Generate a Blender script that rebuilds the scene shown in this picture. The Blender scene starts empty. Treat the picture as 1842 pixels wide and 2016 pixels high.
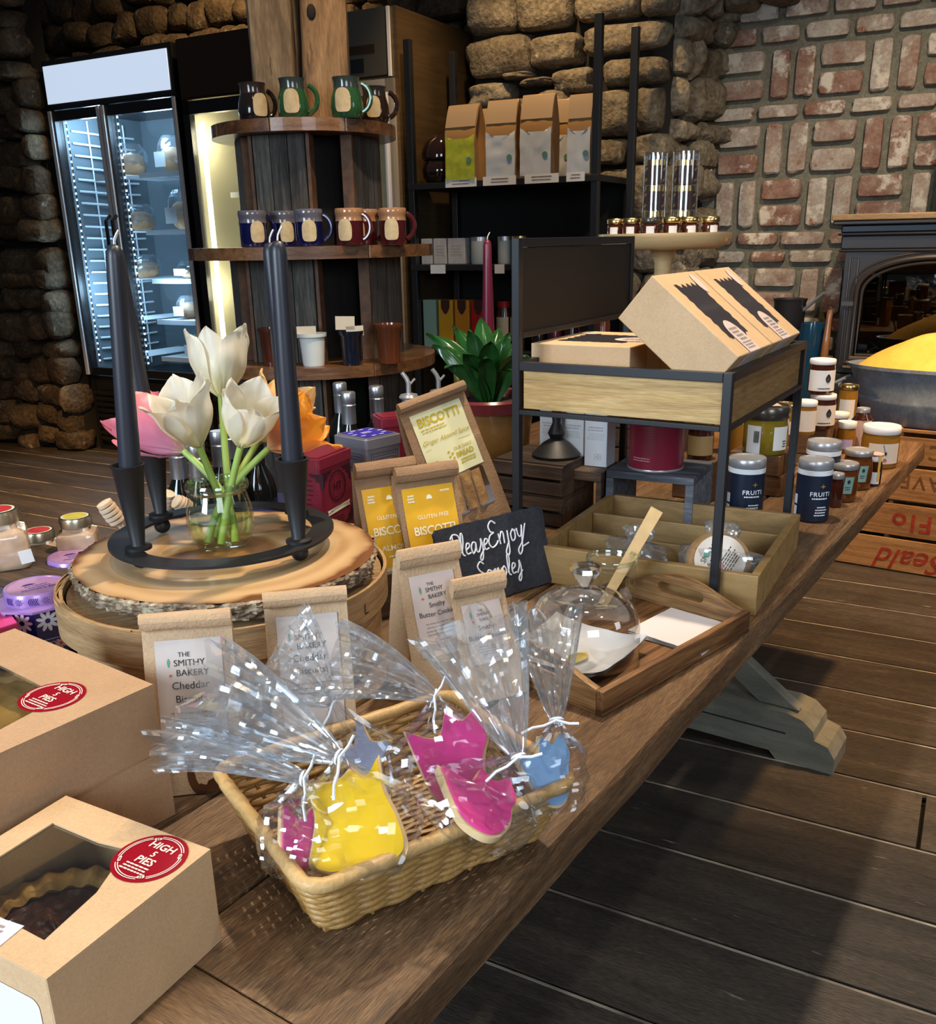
import bpy, bmesh, math, random
from mathutils import Matrix, Vector, noise as mnoise
from mathutils.geometry import tessellate_polygon
S = bpy.context.scene
col = S.collection
rad = math.radians
random.seed(7)

# ------------------------------------------------------------------ camera
F_PX, PPX, PPY = 1820.0, 921.0, 1085.0          # focal length and principal point in a 1842 x 2016 frame
TH, RO, CAM_H = rad(18.58), rad(-1.13), 1.36
_f = Vector((0, math.cos(TH), -math.sin(TH)))
_u0 = Vector((0, math.sin(TH), math.cos(TH)))
_r0 = Vector((1, 0, 0))
_r = math.cos(RO) * _r0 + math.sin(RO) * _u0
_u = -math.sin(RO) * _r0 + math.cos(RO) * _u0
EYE = Vector((0, 0, CAM_H))
cd = bpy.data.cameras.new('camera')
cam = bpy.data.objects.new('camera', cd)
col.objects.link(cam)
m = Matrix.Identity(4)
for i in range(3):
    m[i][0], m[i][1], m[i][2], m[i][3] = _r[i], _u[i], -_f[i], EYE[i]
cam.matrix_world = m
cd.sensor_fit = 'AUTO'
cd.sensor_width = 36.0
cd.lens = 36.0 * F_PX / 2016.0
cd.shift_x = 0.0
cd.shift_y = (PPY - 1008.0) / 2016.0
cd.clip_start = 0.02
S.camera = cam

# ------------------------------------------------------------------ exposure, world, lights
S.view_settings.view_transform = 'Standard'
S.view_settings.look = 'None'
S.view_settings.exposure = 0.28
S.view_settings.gamma = 1.0
S.view_settings.use_curve_mapping = False
S.cycles.max_bounces = 10
S.cycles.transparent_max_bounces = 40
S.cycles.transmission_bounces = 10
S.cycles.glossy_bounces = 4
S.cycles.diffuse_bounces = 3
S.cycles.caustics_refractive = False
S.cycles.caustics_reflective = False
S.cycles.sample_clamp_indirect = 4.0
w = bpy.data.worlds.new('world')
S.world = w
w.use_nodes = True
w.node_tree.nodes['Background'].inputs[0].default_value = (0.75, 0.82, 1.0, 1)
w.node_tree.nodes['Background'].inputs[1].default_value = 0.045


def area(name, loc, target, sx, sy, power, colr, spread=180):
    l = bpy.data.lights.new(name, 'AREA')
    l.shape = 'RECTANGLE'
    l.size, l.size_y = sx, sy
    l.energy = power
    l.color = colr
    l.spread = rad(spread)
    o = bpy.data.objects.new(name, l)
    col.objects.link(o)
    o.location = loc
    o.rotation_euler = (Vector(target) - Vector(loc)).to_track_quat('-Z', 'Y').to_euler()
    return o


def spot(name, loc, target, power, colr, angle=50, blend=0.6, size=0.04):
    l = bpy.data.lights.new(name, 'SPOT')
    l.energy = power
    l.color = colr
    l.spot_size = rad(angle)
    l.spot_blend = blend
    l.shadow_soft_size = size
    o = bpy.data.objects.new(name, l)
    col.objects.link(o)
    o.location = loc
    o.rotation_euler = (Vector(target) - Vector(loc)).to_track_quat('-Z', 'Y').to_euler()
    return o


WARM = (1.0, 0.66, 0.32)
WARM2 = (1.0, 0.80, 0.56)
DAY = (0.72, 0.86, 1.0)
# daylight through the shop windows behind and to the left of the camera
area('window_daylight_left', (-2.2, -1.0, 1.9), (0.0, 1.0, 0.8), 1.2, 1.4, 27, DAY, 88)
area('window_daylight_back', (0.9, -2.2, 2.1), (0.3, 1.6, 0.8), 1.5, 1.3, 15, (0.80, 0.90, 1.0), 100)
area('window_daylight_right', (3.4, 0.2, 2.2), (1.5, 2.4, 0.0), 0.9, 1.2, 5, (0.95, 0.96, 1.0), 110)
# ceiling track spots
spot('ceiling_spot_table', (0.35, 2.00, 3.1), (0.30, 1.45, 0.76), 190, WARM2, 118, 0.8, 0.05)
spot('ceiling_spot_centre', (-0.33, 1.00, 3.1), (-0.25, 1.0, 0.76), 34, WARM2, 118, 0.8, 0.05)
spot('ceiling_spot_aisle', (1.20, 0.94, 3.1), (0.85, 1.3, 0.0), 46, (1.0, 0.90, 0.78), 110, 0.8, 0.05)
spot('ceiling_spot_front', (-0.75, 0.55, 3.1), (-0.25, 0.80, 0.76), 22, WARM2, 80, 0.8, 0.05)
spot('ceiling_spot_pier', (0.12, 4.55, 3.45), (0.35, 5.1, 1.7), 120, WARM, 75, 0.6, 0.05)
spot('ceiling_spot_fridge_top', (-1.2, 5.7, 3.5), (-1.3, 6.5, 2.7), 110, WARM, 95, 0.7, 0.05)
spot('ceiling_spot_floor_left', (-1.75, 3.6, 3.2), (-2.4, 4.7, 0.0), 900, (1.0, 0.56, 0.20), 62, 0.8, 0.06)
spot('ceiling_spot_column', (-0.15, 2.15, 3.3), (-0.42, 3.0, 1.9), 95, WARM, 48, 0.7, 0.05)
spot('ceiling_spot_floor_right', (1.9, 2.4, 3.2), (1.45, 3.2, 0.0), 420, (1.0, 0.56, 0.20), 60, 0.8, 0.06)
spot('ceiling_spot_stove', (1.6, 3.1, 3.2), (2.05, 4.4, 1.3), 185, WARM2, 84, 0.8, 0.06)


# ------------------------------------------------------------------ pixel -> place
def ray(x, y):
    return _f + (x - PPX) / F_PX * _r + (PPY - y) / F_PX * _u


def at(x, y, z):
    """the point at height z seen at pixel x, y"""
    d = ray(x, y)
    return EYE + d * ((z - CAM_H) / d.z)


def dep(x, y, w):
    """the point at viewing depth w"""
    return EYE + ray(x, y) * w


def hit(x, y, p, n):
    d = ray(x, y)
    return EYE + d * ((Vector(p) - EYE).dot(n) / d.dot(n))


RA = 28.7                                        # room axes: V runs along the back walls, U into the room
VX = Vector((math.cos(rad(RA)), -math.sin(rad(RA)), 0))
UX = Vector((math.sin(rad(RA)), math.cos(rad(RA)), 0))
P0 = Vector((-2.587, 6.471, 0))                  # front left foot of the fridges
ROOMZ = -rad(RA)


def RM(v, u, z=0):
    return P0 + VX * v + UX * u + Vector((0, 0, z))


def onU(x, y, u):
    """room coordinates of the point of the plane U=u at pixel x, y"""
    q = hit(x, y, P0 + UX * u, UX) - P0
    return q.dot(VX), q.dot(UX), q.z


TA = 34.2                                        # table axis
TB = Vector((math.sin(rad(TA)), math.cos(rad(TA)), 0))
TR = Vector((math.cos(rad(TA)), -math.sin(rad(TA)), 0))
E0 = Vector((-0.068, 0.588, 0))
TOP = 0.76


# ------------------------------------------------------------------ mesh builder
class MB:
    def __init__(s):
        s.v, s.f, s.m, s.r, s.M = [], [], [], [], Matrix.Identity(4)

    def tf(s, M=None):
        s.M = M if M is not None else Matrix.Identity(4)
        return s

    def add(s, verts, faces, mi=0, rnd=None):
        b = len(s.v)
        M = s.M
        for p in verts:
            s.v.append(M @ Vector(p))
        q = random.random() if rnd is None else rnd
        for f in faces:
            s.f.append([i + b for i in f])
            s.m.append(mi)
            s.r.append(q)
        return s

    def box(s, c, d, mi=0, rot=None, rnd=None, taper=1.0):
        x, y, z = d[0] / 2, d[1] / 2, d[2] / 2
        vs = [Vector((sx * x * (taper if sz > 0 else 1), sy * y * (taper if sz > 0 else 1), sz * z))
              for sx in (-1, 1) for sy in (-1, 1) for sz in (-1, 1)]
        if rot is not None:
            vs = [rot @ p for p in vs]
        vs = [p + Vector(c) for p in vs]
        return s.add(vs, [(0, 1, 3, 2), (4, 6, 7, 5), (0, 4, 5, 1), (2, 3, 7, 6), (0, 2, 6, 4), (1, 5, 7, 3)], mi, rnd)

    def lathe(s, prof, n=32, mi=0, c=(0, 0, 0), sq=None, rnd=None, a0=0.0):
        """prof: list of (r, z); r=0 closes"""
        vs, fs, rings = [], [], []
        for r_, z in prof:
            if r_ < 1e-6:
                rings.append([len(vs)])
                vs.append((c[0], c[1], c[2] + z))
            else:
                k = []
                for i in range(n):
                    a = 2 * math.pi * i / n + a0
                    x, y = math.cos(a), math.sin(a)
                    if sq:
                        q = (abs(x) ** sq + abs(y) ** sq) ** (-1.0 / sq)
                        x, y = x * q, y * q
                    k.append(len(vs))
                    vs.append((c[0] + r_ * x, c[1] + r_ * y, c[2] + z))
                rings.append(k)
        for a, b in zip(rings, rings[1:]):
            if len(a) == 1 and len(b) == 1:
                continue
            for i in range(n):
                j = (i + 1) % n
                if len(a) == 1:
                    fs.append((a[0], b[j], b[i]))
                elif len(b) == 1:
                    fs.append((a[i], a[j], b[0]))
                else:
                    fs.append((a[i], a[j], b[j], b[i]))
        return s.add(vs, fs, mi, rnd)

    def tube(s, pts, r, n=8, mi=0, closed=False, cap=True, rnd=None):
        pts = [Vector(p) for p in pts]
        N = len(pts)
        rr = r if isinstance(r, (list, tuple)) else [r] * N
        vs, fs = [], []
        up = None
        for i in range(N):
            if closed:
                t = pts[(i + 1) % N] - pts[i - 1]
            else:
                t = pts[min(i + 1, N - 1)] - pts[max(i - 1, 0)]
            t = t.normalized() if t.length > 1e-9 else Vector((0, 0, 1))
            if up is None:
                up = Vector((0, 0, 1)) if abs(t.z) < 0.9 else Vector((1, 0, 0))
            e1 = up - t * up.dot(t)
            if e1.length < 1e-6:
                e1 = t.orthogonal()
            e1.normalize()
            up = e1
            e2 = t.cross(e1)
            for k in range(n):
                a = 2 * math.pi * k / n
                vs.append(pts[i] + (e1 * math.cos(a) + e2 * math.sin(a)) * rr[i])
        M = N if closed else N - 1
        for i in range(M):
            for k in range(n):
                a, b = i * n, ((i + 1) % N) * n
                fs.append((a + k, a + (k + 1) % n, b + (k + 1) % n, b + k))
        if cap and not closed:
            fs.append(tuple(range(n))[::-1])
            fs.append(tuple((N - 1) * n + k for k in range(n)))
        return s.add(vs, fs, mi, rnd)

    def ball(s, c, r, n=20, mi=0, sc=(1, 1, 1), rnd=None):
        k = max(6, n // 2)
        prof = [(r * math.sin(math.pi * i / k), -r * math.cos(math.pi * i / k)) for i in range(k + 1)]
        prof[0] = (0, -r)
        prof[-1] = (0, r)
        M0 = s.M
        s.M = M0 @ Matrix.Translation(Vector(c)) @ Matrix.Diagonal((sc[0], sc[1], sc[2], 1))
        s.lathe(prof, n, mi, rnd=rnd)
        s.M = M0
        return s

    def plate(s, outer, holes=(), z0=0.0, z1=0.01, mi=0, mi_side=None, rnd=None):
        """flat outline in XY (2D points), with holes, from z0 to z1"""
        loops = [list(outer)] + [list(h) for h in holes]
        flat = [p for lp in loops for p in lp]
        tris = tessellate_polygon([[Vector((p[0], p[1], 0)) for p in lp] for lp in loops])
        n = len(flat)
        vs = [(p[0], p[1], z1) for p in flat] + [(p[0], p[1], z0) for p in flat]
        fs = []
        for t in tris:
            a, b, c_ = [Vector((flat[i][0], flat[i][1], 0)) for i in t]
            t = t if (b - a).cross(c_ - a).z > 0 else (t[0], t[2], t[1])
            fs.append(tuple(t))
            fs.append((t[2] + n, t[1] + n, t[0] + n))
        q = random.random() if rnd is None else rnd
        s.add(vs, fs, mi, q)
        k, sd = 0, []
        for li, lp in enumerate(loops):
            ar = sum(lp[i][0] * lp[(i + 1) % len(lp)][1] - lp[(i + 1) % len(lp)][0] * lp[i][1] for i in range(len(lp)))
            ccw = (ar > 0) == (li == 0)
            for i in range(len(lp)):
                a, b = k + i, k + (i + 1) % len(lp)
                sd.append((a + n, b + n, b, a) if ccw else (b + n, a + n, a, b))
            k += len(lp)
        s.add(vs, sd, mi if mi_side is None else mi_side, q)
        return s

    def grid(s, fn, nu, nv, mi=0, closed_u=False, rnd=None):
        vs = [fn(i / (nu if closed_u else nu - 1), j / (nv - 1)) for j in range(nv) for i in range(nu)]
        fs = []
        for j in range(nv - 1):
            for i in range(nu if closed_u else nu - 1):
                a, b = j * nu + i, j * nu + (i + 1) % nu
                fs.append((a, b, b + nu, a + nu))
        return s.add(vs, fs, mi, rnd)

    def build(s, name, mats, parent=None, loc=None, rot=None, smooth=35, bevel=0, seg=2, label=None):
        me = bpy.data.meshes.new(name)
        me.from_pydata([tuple(p) for p in s.v], [], s.f)
        mats = mats if isinstance(mats, (list, tuple)) else [mats]
        for k in mats:
            me.materials.append(k)
        me.polygons.foreach_set('material_index', s.m)
        at_ = me.attributes.new('rnd', 'FLOAT', 'FACE')
        at_.data.foreach_set('value', s.r)
        if smooth:
            me.polygons.foreach_set('use_smooth', [True] * len(me.polygons))
            me.update()
            me.set_sharp_from_angle(angle=rad(smooth))
        me.update()
        o = bpy.data.objects.new(name, me)
        col.objects.link(o)
        if parent:
            o.parent = parent
        if loc is not None:
            o.location = loc
        if rot is not None:
            o.rotation_euler = rot
        if bevel:
            b = o.modifiers.new('bevel', 'BEVEL')
            b.width, b.segments, b.limit_method, b.angle_limit = bevel, seg, 'ANGLE', rad(40)
        if label:
            o['label'] = label
        return o


def thing(name, label, cat, loc=(0, 0, 0), rz=0.0, group=None, rot=None):
    o = bpy.data.objects.new(name, None)
    o.empty_display_size = 0.05
    col.objects.link(o)
    o.location = loc
    o.rotation_euler = rot if rot is not None else (0, 0, rz)
    o['label'] = label
    o['category'] = cat
    if group:
        o['group'] = group
    return o


def tag(o, label, cat, group=None, kind=None):
    o['label'] = label
    o['category'] = cat
    if group:
        o['group'] = group
    if kind:
        o['kind'] = kind
    return o


def struct(o, label=None):
    o['kind'] = 'structure'
    if label:
        o['label'] = label
    return o


def kids(o):
    return [c for c in bpy.data.objects if c.parent == o]


def dup(root, loc, rz=None, label=None, rot=None):
    r_ = root.copy()
    col.objects.link(r_)
    r_.location = loc
    if rz is not None:
        r_.rotation_euler = (0, 0, rz)
    if rot is not None:
        r_.rotation_euler = rot
    if label:
        r_['label'] = label
    for ch in kids(root):
        c = ch.copy()
        col.objects.link(c)
        c.parent = r_
        for g in kids(ch):
            d = g.copy()
            col.objects.link(d)
            d.parent = c
    return r_


_txt = {}


def glyphs(s, size=1.0, shear=0.0, space=1.0, bold=0.0, align='CENTER'):
    """outline of a line of writing as 2D mesh (verts, faces), centred on the baseline"""
    k = (s, shear, space, bold, align)
    if k not in _txt:
        cu = bpy.data.curves.new('writing', 'FONT')
        cu.body, cu.size, cu.shear, cu.space_character, cu.offset = s, 1.0, shear, space, bold
        cu.align_x = align
        cu.resolution_u = 3
        o = bpy.data.objects.new('writing', cu)
        col.objects.link(o)
        dg = bpy.context.evaluated_depsgraph_get()
        ev = o.evaluated_get(dg)
        me = ev.to_mesh()
        _txt[k] = ([(v.co.x, v.co.y) for v in me.vertices], [tuple(p.vertices) for p in me.polygons])
        ev.to_mesh_clear()
        bpy.data.objects.remove(o)
        bpy.data.curves.remove(cu)
    v, f = _txt[k]
    return [(x * size, y * size) for x, y in v], f


def write(mb, s, fn, size, x=0, y=0, mi=0, **kw):
    """writes s with its centre at x, y of the surface fn(x, y) -> point"""
    v, f = glyphs(s, size, **kw)
    mb.add([fn(a + x, b + y) for a, b in v], f, mi)


def lines(mb, fn, x0, x1, y, n, step, h, mi=0, rg=None):
    """rows of tiny print too small to read, as broken strokes"""
    g = rg or random
    for k in range(n):
        a = x0 + g.random() * (x1 - x0) * 0.15
        e = x1 - g.random() * (x1 - x0) * 0.15
        while a < e:
            b = min(e, a + (x1 - x0) * (0.05 + 0.12 * g.random()))
            yy = y - k * step
            mb.add([fn(a, yy), fn(b, yy), fn(b, yy + h), fn(a, yy + h)], [(0, 1, 2, 3)], mi)
            a = b + (x1 - x0) * 0.025


def flat(o, ex, ey, off=0.0):
    o, ex, ey = Vector(o), Vector(ex).normalized(), Vector(ey).normalized()
    n = ex.cross(ey)
    return lambda x, y: o + ex * x + ey * y + n * off


def disc_pts(r, n=32, sx=1.0, sy=1.0, cx=0, cy=0):
    return [(cx + r * sx * math.cos(2 * math.pi * i / n), cy + r * sy * math.sin(2 * math.pi * i / n)) for i in range(n)]


def rrect(w_, h_, r_, n=4, cx=0, cy=0):
    p = []
    for sx, sy, a0 in ((1, 1, 0), (-1, 1, 90), (-1, -1, 180), (1, -1, 270)):
        for i in range(n + 1):
            a = rad(a0 + 90 * i / n)
            p.append((cx + sx * (w_ / 2 - r_) + r_ * math.cos(a), cy + sy * (h_ / 2 - r_) + r_ * math.sin(a)))
    return p


def on_poly(mb, pts, fn, mi=0):
    """flat filled outline laid on the surface fn"""
    tris = tessellate_polygon([[Vector((p[0], p[1], 0)) for p in pts]])
    fs = []
    for t in tris:
        a, b, c_ = [Vector((pts[i][0], pts[i][1], 0)) for i in t]
        fs.append(tuple(t) if (b - a).cross(c_ - a).z > 0 else (t[0], t[2], t[1]))
    mb.add([fn(*p) for p in pts], fs, mi)


# ------------------------------------------------------------------ materials
MATS = {}


def _new(name):
    k = bpy.data.materials.new(name)
    k.use_nodes = True
    nt = k.node_tree
    return k, nt, nt.nodes['Principled BSDF'], nt.nodes['Material Output']


def pm(name, c, rough=0.5, metal=0.0, coat=0.0, emit=None, es=0.0, trans=0.0, ior=1.45, alpha=1.0, sss=0.0, var=0.0, spec=0.5, sheen=0.0):
    """plain principled, with an optional faint noise variation"""
    if name in MATS:
        return MATS[name]
    k, nt, b, out = _new(name)
    b.inputs['Base Color'].default_value = (*c, 1)
    b.inputs['Roughness'].default_value = rough
    b.inputs['Metallic'].default_value = metal
    b.inputs['Coat Weight'].default_value = coat
    b.inputs['Transmission Weight'].default_value = trans
    b.inputs['IOR'].default_value = ior
    b.inputs['Alpha'].default_value = alpha
    b.inputs['Specular IOR Level'].default_value = spec
    b.inputs['Subsurface Weight'].default_value = sss
    b.inputs['Sheen Weight'].default_value = sheen
    if sss:
        b.inputs['Subsurface Radius'].default_value = (0.02, 0.015, 0.01)
        b.inputs['Subsurface Scale'].default_value = 0.3
    if emit:
        b.inputs['Emission Color'].default_value = (*emit, 1)
        b.inputs['Emission Strength'].default_value = es
    if var:
        tc = nt.nodes.new('ShaderNodeTexCoord')
        no = nt.nodes.new('ShaderNodeTexNoise')
        no.inputs['Scale'].default_value = 40
        no.inputs['Detail'].default_value = 5
        rp = nt.nodes.new('ShaderNodeValToRGB')
        rp.color_ramp.elements[0].color = (*[x * (1 - var) for x in c], 1)
        rp.color_ramp.elements[1].color = (*[min(1, x * (1 + var)) for x in c], 1)
        rp.color_ramp.elements[0].position, rp.color_ramp.elements[1].position = 0.3, 0.7
        nt.links.new(tc.outputs['Object'], no.inputs['Vector'])
        nt.links.new(no.outputs['Fac'], rp.inputs['Fac'])
        nt.links.new(rp.outputs['Color'], b.inputs['Base Color'])
    MATS[name] = k
    return k


def nz(name, stops, scale=10, stretch=(1, 1, 1), rough=0.6, bump=0.2, detail=8, dist=0.0, metal=0.0, coat=0.0, rnd=0.0, nrough=0.6,
       fine=0.0, fscale=120, spots=None, bdist=0.004, rotz=0.0, kind='noise', rough2=None, coords='Object'):
    """layered noise material; rnd mixes in a per piece shift, fine adds thin grain, spots = (colour, scale, threshold)"""
    if name in MATS:
        return MATS[name]
    k, nt, b, out = _new(name)
    L = nt.links.new
    N = nt.nodes.new
    tc = N('ShaderNodeTexCoord')
    mp = N('ShaderNodeMapping')
    mp.inputs['Scale'].default_value = stretch
    mp.inputs['Rotation'].default_value = (0, 0, rotz)
    at_ = N('ShaderNodeAttribute')
    at_.attribute_name = 'rnd'
    ad = N('ShaderNodeVectorMath')
    ad.operation = 'MULTIPLY_ADD'
    ad.inputs[1].default_value = (37.0, 53.0, 29.0)
    L(tc.outputs[coords], mp.inputs['Vector'])
    L(at_.outputs['Vector'], ad.inputs[0])
    L(mp.outputs['Vector'], ad.inputs[2])
    no = N('ShaderNodeTexNoise')
    no.inputs['Scale'].default_value = scale
    no.inputs['Detail'].default_value = detail
    no.inputs['Roughness'].default_value = nrough
    no.inputs['Distortion'].default_value = dist
    L(ad.outputs[0], no.inputs['Vector'])
    fac = no.outputs['Fac']
    if rnd:
        mr = N('ShaderNodeMath')
        mr.operation = 'MULTIPLY_ADD'
        mr.inputs[1].default_value = rnd
        L(at_.outputs['Fac'], mr.inputs[0])
        su = N('ShaderNodeMath')
        su.operation = 'SUBTRACT'
        su.inputs[1].default_value = rnd / 2
        L(no.outputs['Fac'], mr.inputs[2])
        L(mr.outputs[0], su.inputs[0])
        fac = su.outputs[0]
    rp = N('ShaderNodeValToRGB')
    els = rp.color_ramp.elements
    while len(els) < len(stops):
        els.new(0.5)
    for e, (p, c) in zip(els, stops):
        e.position = p
        e.color = (*c, 1)
    L(fac, rp.inputs['Fac'])
    colr = rp.outputs['Color']
    hgt = no.outputs['Fac']
    if fine:
        n2 = N('ShaderNodeTexNoise')
        n2.inputs['Scale'].default_value = fscale
        n2.inputs['Detail'].default_value = 4
        L(ad.outputs[0], n2.inputs['Vector'])
        r2 = N('ShaderNodeMapRange')
        r2.inputs[1].default_value, r2.inputs[2].default_value = 0.3, 0.7
        r2.inputs[3].default_value, r2.inputs[4].default_value = 1 - fine, 1 + fine * 0.5
        L(n2.outputs['Fac'], r2.inputs[0])
        mx = N('ShaderNodeVectorMath')
        mx.operation = 'SCALE'
        L(colr, mx.inputs[0])
        L(r2.outputs[0], mx.inputs['Scale'])
        colr = mx.outputs[0]
        mh = N('ShaderNodeMath')
        mh.operation = 'ADD'
        L(no.outputs['Fac'], mh.inputs[0])
        L(n2.outputs['Fac'], mh.inputs[1])
        hgt = mh.outputs[0]
    if spots:
        for sc_, ss, th, *wd in ([spots] if not isinstance(spots, list) else spots):
            n3 = N('ShaderNodeTexNoise')
            n3.inputs['Scale'].default_value = ss
            n3.inputs['Detail'].default_value = 6
            n3.inputs['Roughness'].default_value = 0.65
            L(ad.outputs[0] if not wd else tc.outputs[coords], n3.inputs['Vector'])
            r3 = N('ShaderNodeMapRange')
            r3.inputs[1].default_value, r3.inputs[2].default_value = th, th + 0.08
            L(n3.outputs['Fac'], r3.inputs[0])
            m3 = N('ShaderNodeMix')
            m3.data_type = 'RGBA'
            L(r3.outputs[0], m3.inputs[0])
            L(colr, m3.inputs[6])
            m3.inputs[7].default_value = (*sc_, 1)
            colr = m3.outputs[2]
    L(colr, b.inputs['Base Color'])
    b.inputs['Roughness'].default_value = rough
    b.inputs['Metallic'].default_value = metal
    b.inputs['Coat Weight'].default_value = coat
    if bump:
        bp = N('ShaderNodeBump')
        bp.inputs['Strength'].default_value = bump
        bp.inputs['Distance'].default_value = bdist
        L(hgt, bp.inputs['Height'])
        L(bp.outputs['Normal'], b.inputs['Normal'])
    MATS[name] = k
    return k


def film(name, tint=(1, 1, 1), gl=0.35, rough=0.06, gcol=(1, 1, 1), base=0.04, white=0.0):
    """thin clear film or thin glass: see-through with mirror glints growing at grazing angles"""
    if name in MATS:
        return MATS[name]
    k, nt, b, out = _new(name)
    nt.nodes.remove(b)
    N, L = nt.nodes.new, nt.links.new
    t = N('ShaderNodeBsdfTransparent')
    t.inputs[0].default_value = (*tint, 1)
    g = N('ShaderNodeBsdfGlossy')
    g.inputs['Color'].default_value = (*gcol, 1)
    g.inputs['Roughness'].default_value = rough
    lw = N('ShaderNodeLayerWeight')
    lw.inputs['Blend'].default_value = 0.35
    mr = N('ShaderNodeMapRange')
    mr.inputs[3].default_value, mr.inputs[4].default_value = base, base + gl
    L(lw.outputs['Facing'], mr.inputs[0])
    mx = N('ShaderNodeMixShader')
    L(mr.outputs[0], mx.inputs[0])
    L(t.outputs[0], mx.inputs[1])
    L(g.outputs[0], mx.inputs[2])
    last = mx
    if white:
        d = N('ShaderNodeBsdfDiffuse')
        d.inputs[0].default_value = (0.9, 0.95, 1.0, 1)
        m2 = N('ShaderNodeMixShader')
        m2.inputs[0].default_value = white
        L(mx.outputs[0], m2.inputs[1])
        L(d.outputs[0], m2.inputs[2])
        last = m2
    L(last.outputs[0], out.inputs['Surface'])
    MATS[name] = k
    return k


def wood(name, dark, mid, light, scale=3.0, axis='x', rough=0.55, bump=0.25, rnd=0.35, fine=0.35, coat=0.0, spots=None, sk=14):
    st = {'x': (1, sk, sk), 'y': (sk, 1, sk), 'z': (sk, sk, 1)}[axis]
    return nz(name, [(0.28, dark), (0.5, mid), (0.74, light)], scale, st, rough, bump, 6, 0.6, rnd=rnd, fine=fine, fscale=scale * 9,
              coat=coat, spots=spots, bdist=0.002)


M_BLACK = pm('black_powder_coat', (0.010, 0.012, 0.016), 0.38)
M_BLACKM = pm('matte_black_iron', (0.008, 0.009, 0.011), 0.5)
M_KRAFT = nz('kraft_card', [(0.3, (0.40, 0.245, 0.135)), (0.7, (0.49, 0.31, 0.18))], 9, rough=0.75, bump=0.05, fine=0.10, fscale=400)
M_KRAFTL = nz('light_kraft_card', [(0.3, (0.53, 0.35, 0.19)), (0.7, (0.63, 0.43, 0.25))], 9, rough=0.75, bump=0.05, fine=0.10, fscale=400)
M_BAG = nz('brown_paper', [(0.3, (0.44, 0.29, 0.165)), (0.7, (0.53, 0.36, 0.21))], 14, rough=0.8, bump=0.25, fine=0.08, fscale=300, bdist=0.006)
M_BAGD = nz('dark_brown_paper', [(0.3, (0.25, 0.145, 0.075)), (0.7, (0.34, 0.20, 0.105))], 12, rough=0.75, bump=0.3, fine=0.08, fscale=300, bdist=0.006)
M_INK = pm('black_ink', (0.02, 0.02, 0.022), 0.7)
M_INKG = pm('grey_ink', (0.30, 0.26, 0.24), 0.8)
M_WHITE = pm('white_paper', (0.80, 0.80, 0.80), 0.7)
M_LABEL = nz('natural_paper_label', [(0.3, (0.50, 0.43, 0.39)), (0.7, (0.56, 0.49, 0.45))], 30, rough=0.75, bump=0.0)
M_STEEL = pm('brushed_steel', (0.60, 0.61, 0.63), 0.3, 0.75)
M_SILVER = pm('silver_foil_cap', (0.55, 0.58, 0.62), 0.33, 0.9)
M_GOLD = pm('gold_lid', (0.72, 0.52, 0.20), 0.25, 1.0)
M_GLASS = pm('clear_glass', (1, 1, 1), 0.0, trans=1.0, ior=1.45)
M_THIN = film('thin_glass', (0.96, 0.98, 0.97), 0.55, 0.02, base=0.05)
M_DARKGL = pm('dark_bottle_glass', (0.006, 0.007, 0.006), 0.06, coat=0.5)
M_CELLO = film('cellophane', (0.97, 0.975, 0.985), 0.75, 0.10, (0.88, 0.95, 1.0), base=0.08, white=0.05)
M_TIE = pm('white_twist_tie', (0.82, 0.86, 0.92), 0.5)

# ================================================================== THE ROOM
M_FLOOR = nz('old_floor_planks', [(0.22, (0.018, 0.015, 0.013)), (0.48, (0.048, 0.039, 0.032)), (0.68, (0.09, 0.070, 0.053)), (0.85, (0.18, 0.145, 0.11))],
             1.7, (1, 7, 7), 0.48, 0.45, 12, 0.9, rnd=0.18, fine=0.55, fscale=60, nrough=0.72, spots=[((0.05, 0.02, 0.014), 3.0, 0.70), ((0.30, 0.25, 0.21), 9.0, 0.66)], bdist=0.003)
M_FGAP = pm('floor_gap_dirt', (0.008, 0.007, 0.006), 0.9)
M_WORN = nz('worn_plank_edge', [(0.35, (0.09, 0.07, 0.055)), (0.62, (0.42, 0.35, 0.26))], 7, (1, 6, 6), 0.7, 0.1)
M_STONE = nz('field_stone', [(0.25, (0.040, 0.026, 0.013)), (0.5, (0.105, 0.069, 0.035)), (0.75, (0.20, 0.14, 0.08))], 7, rough=0.9, bump=1.0, nrough=0.7,
             rnd=0.25, fine=0.5, fscale=40, spots=[((0.36, 0.33, 0.27), 11, 0.62)], bdist=0.012)
M_STONEL = nz('grey_dressed_stone', [(0.25, (0.085, 0.068, 0.046)), (0.5, (0.20, 0.165, 0.115)), (0.75, (0.33, 0.285, 0.21))], 6, rough=0.9, bump=1.0, nrough=0.7,
              rnd=0.2, fine=0.5, fscale=40, spots=[((0.50, 0.46, 0.38), 9, 0.63)], bdist=0.012)
M_MORTARD = pm('dark_joint', (0.02, 0.017, 0.013), 0.95)
M_MORTAR = nz('grey_mortar', [(0.3, (0.125, 0.122, 0.092)), (0.7, (0.185, 0.178, 0.138))], 30, rough=0.9, bump=0.4, fine=0.2)
M_BRICK = nz('reclaimed_brick', [(0.20, (0.17, 0.075, 0.05)), (0.38, (0.25, 0.14, 0.105)), (0.48, (0.30, 0.215, 0.17)), (0.62, (0.37, 0.30, 0.25)), (0.80, (0.46, 0.42, 0.36))],
             11, rough=0.85, bump=0.6, rnd=0.42, fine=0.25, fscale=70, spots=[((0.56, 0.51, 0.44), 9, 0.53), ((0.24, 0.085, 0.04), 12, 0.61), ((0.30, 0.27, 0.22), 22, 0.66)], bdist=0.004)

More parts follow.
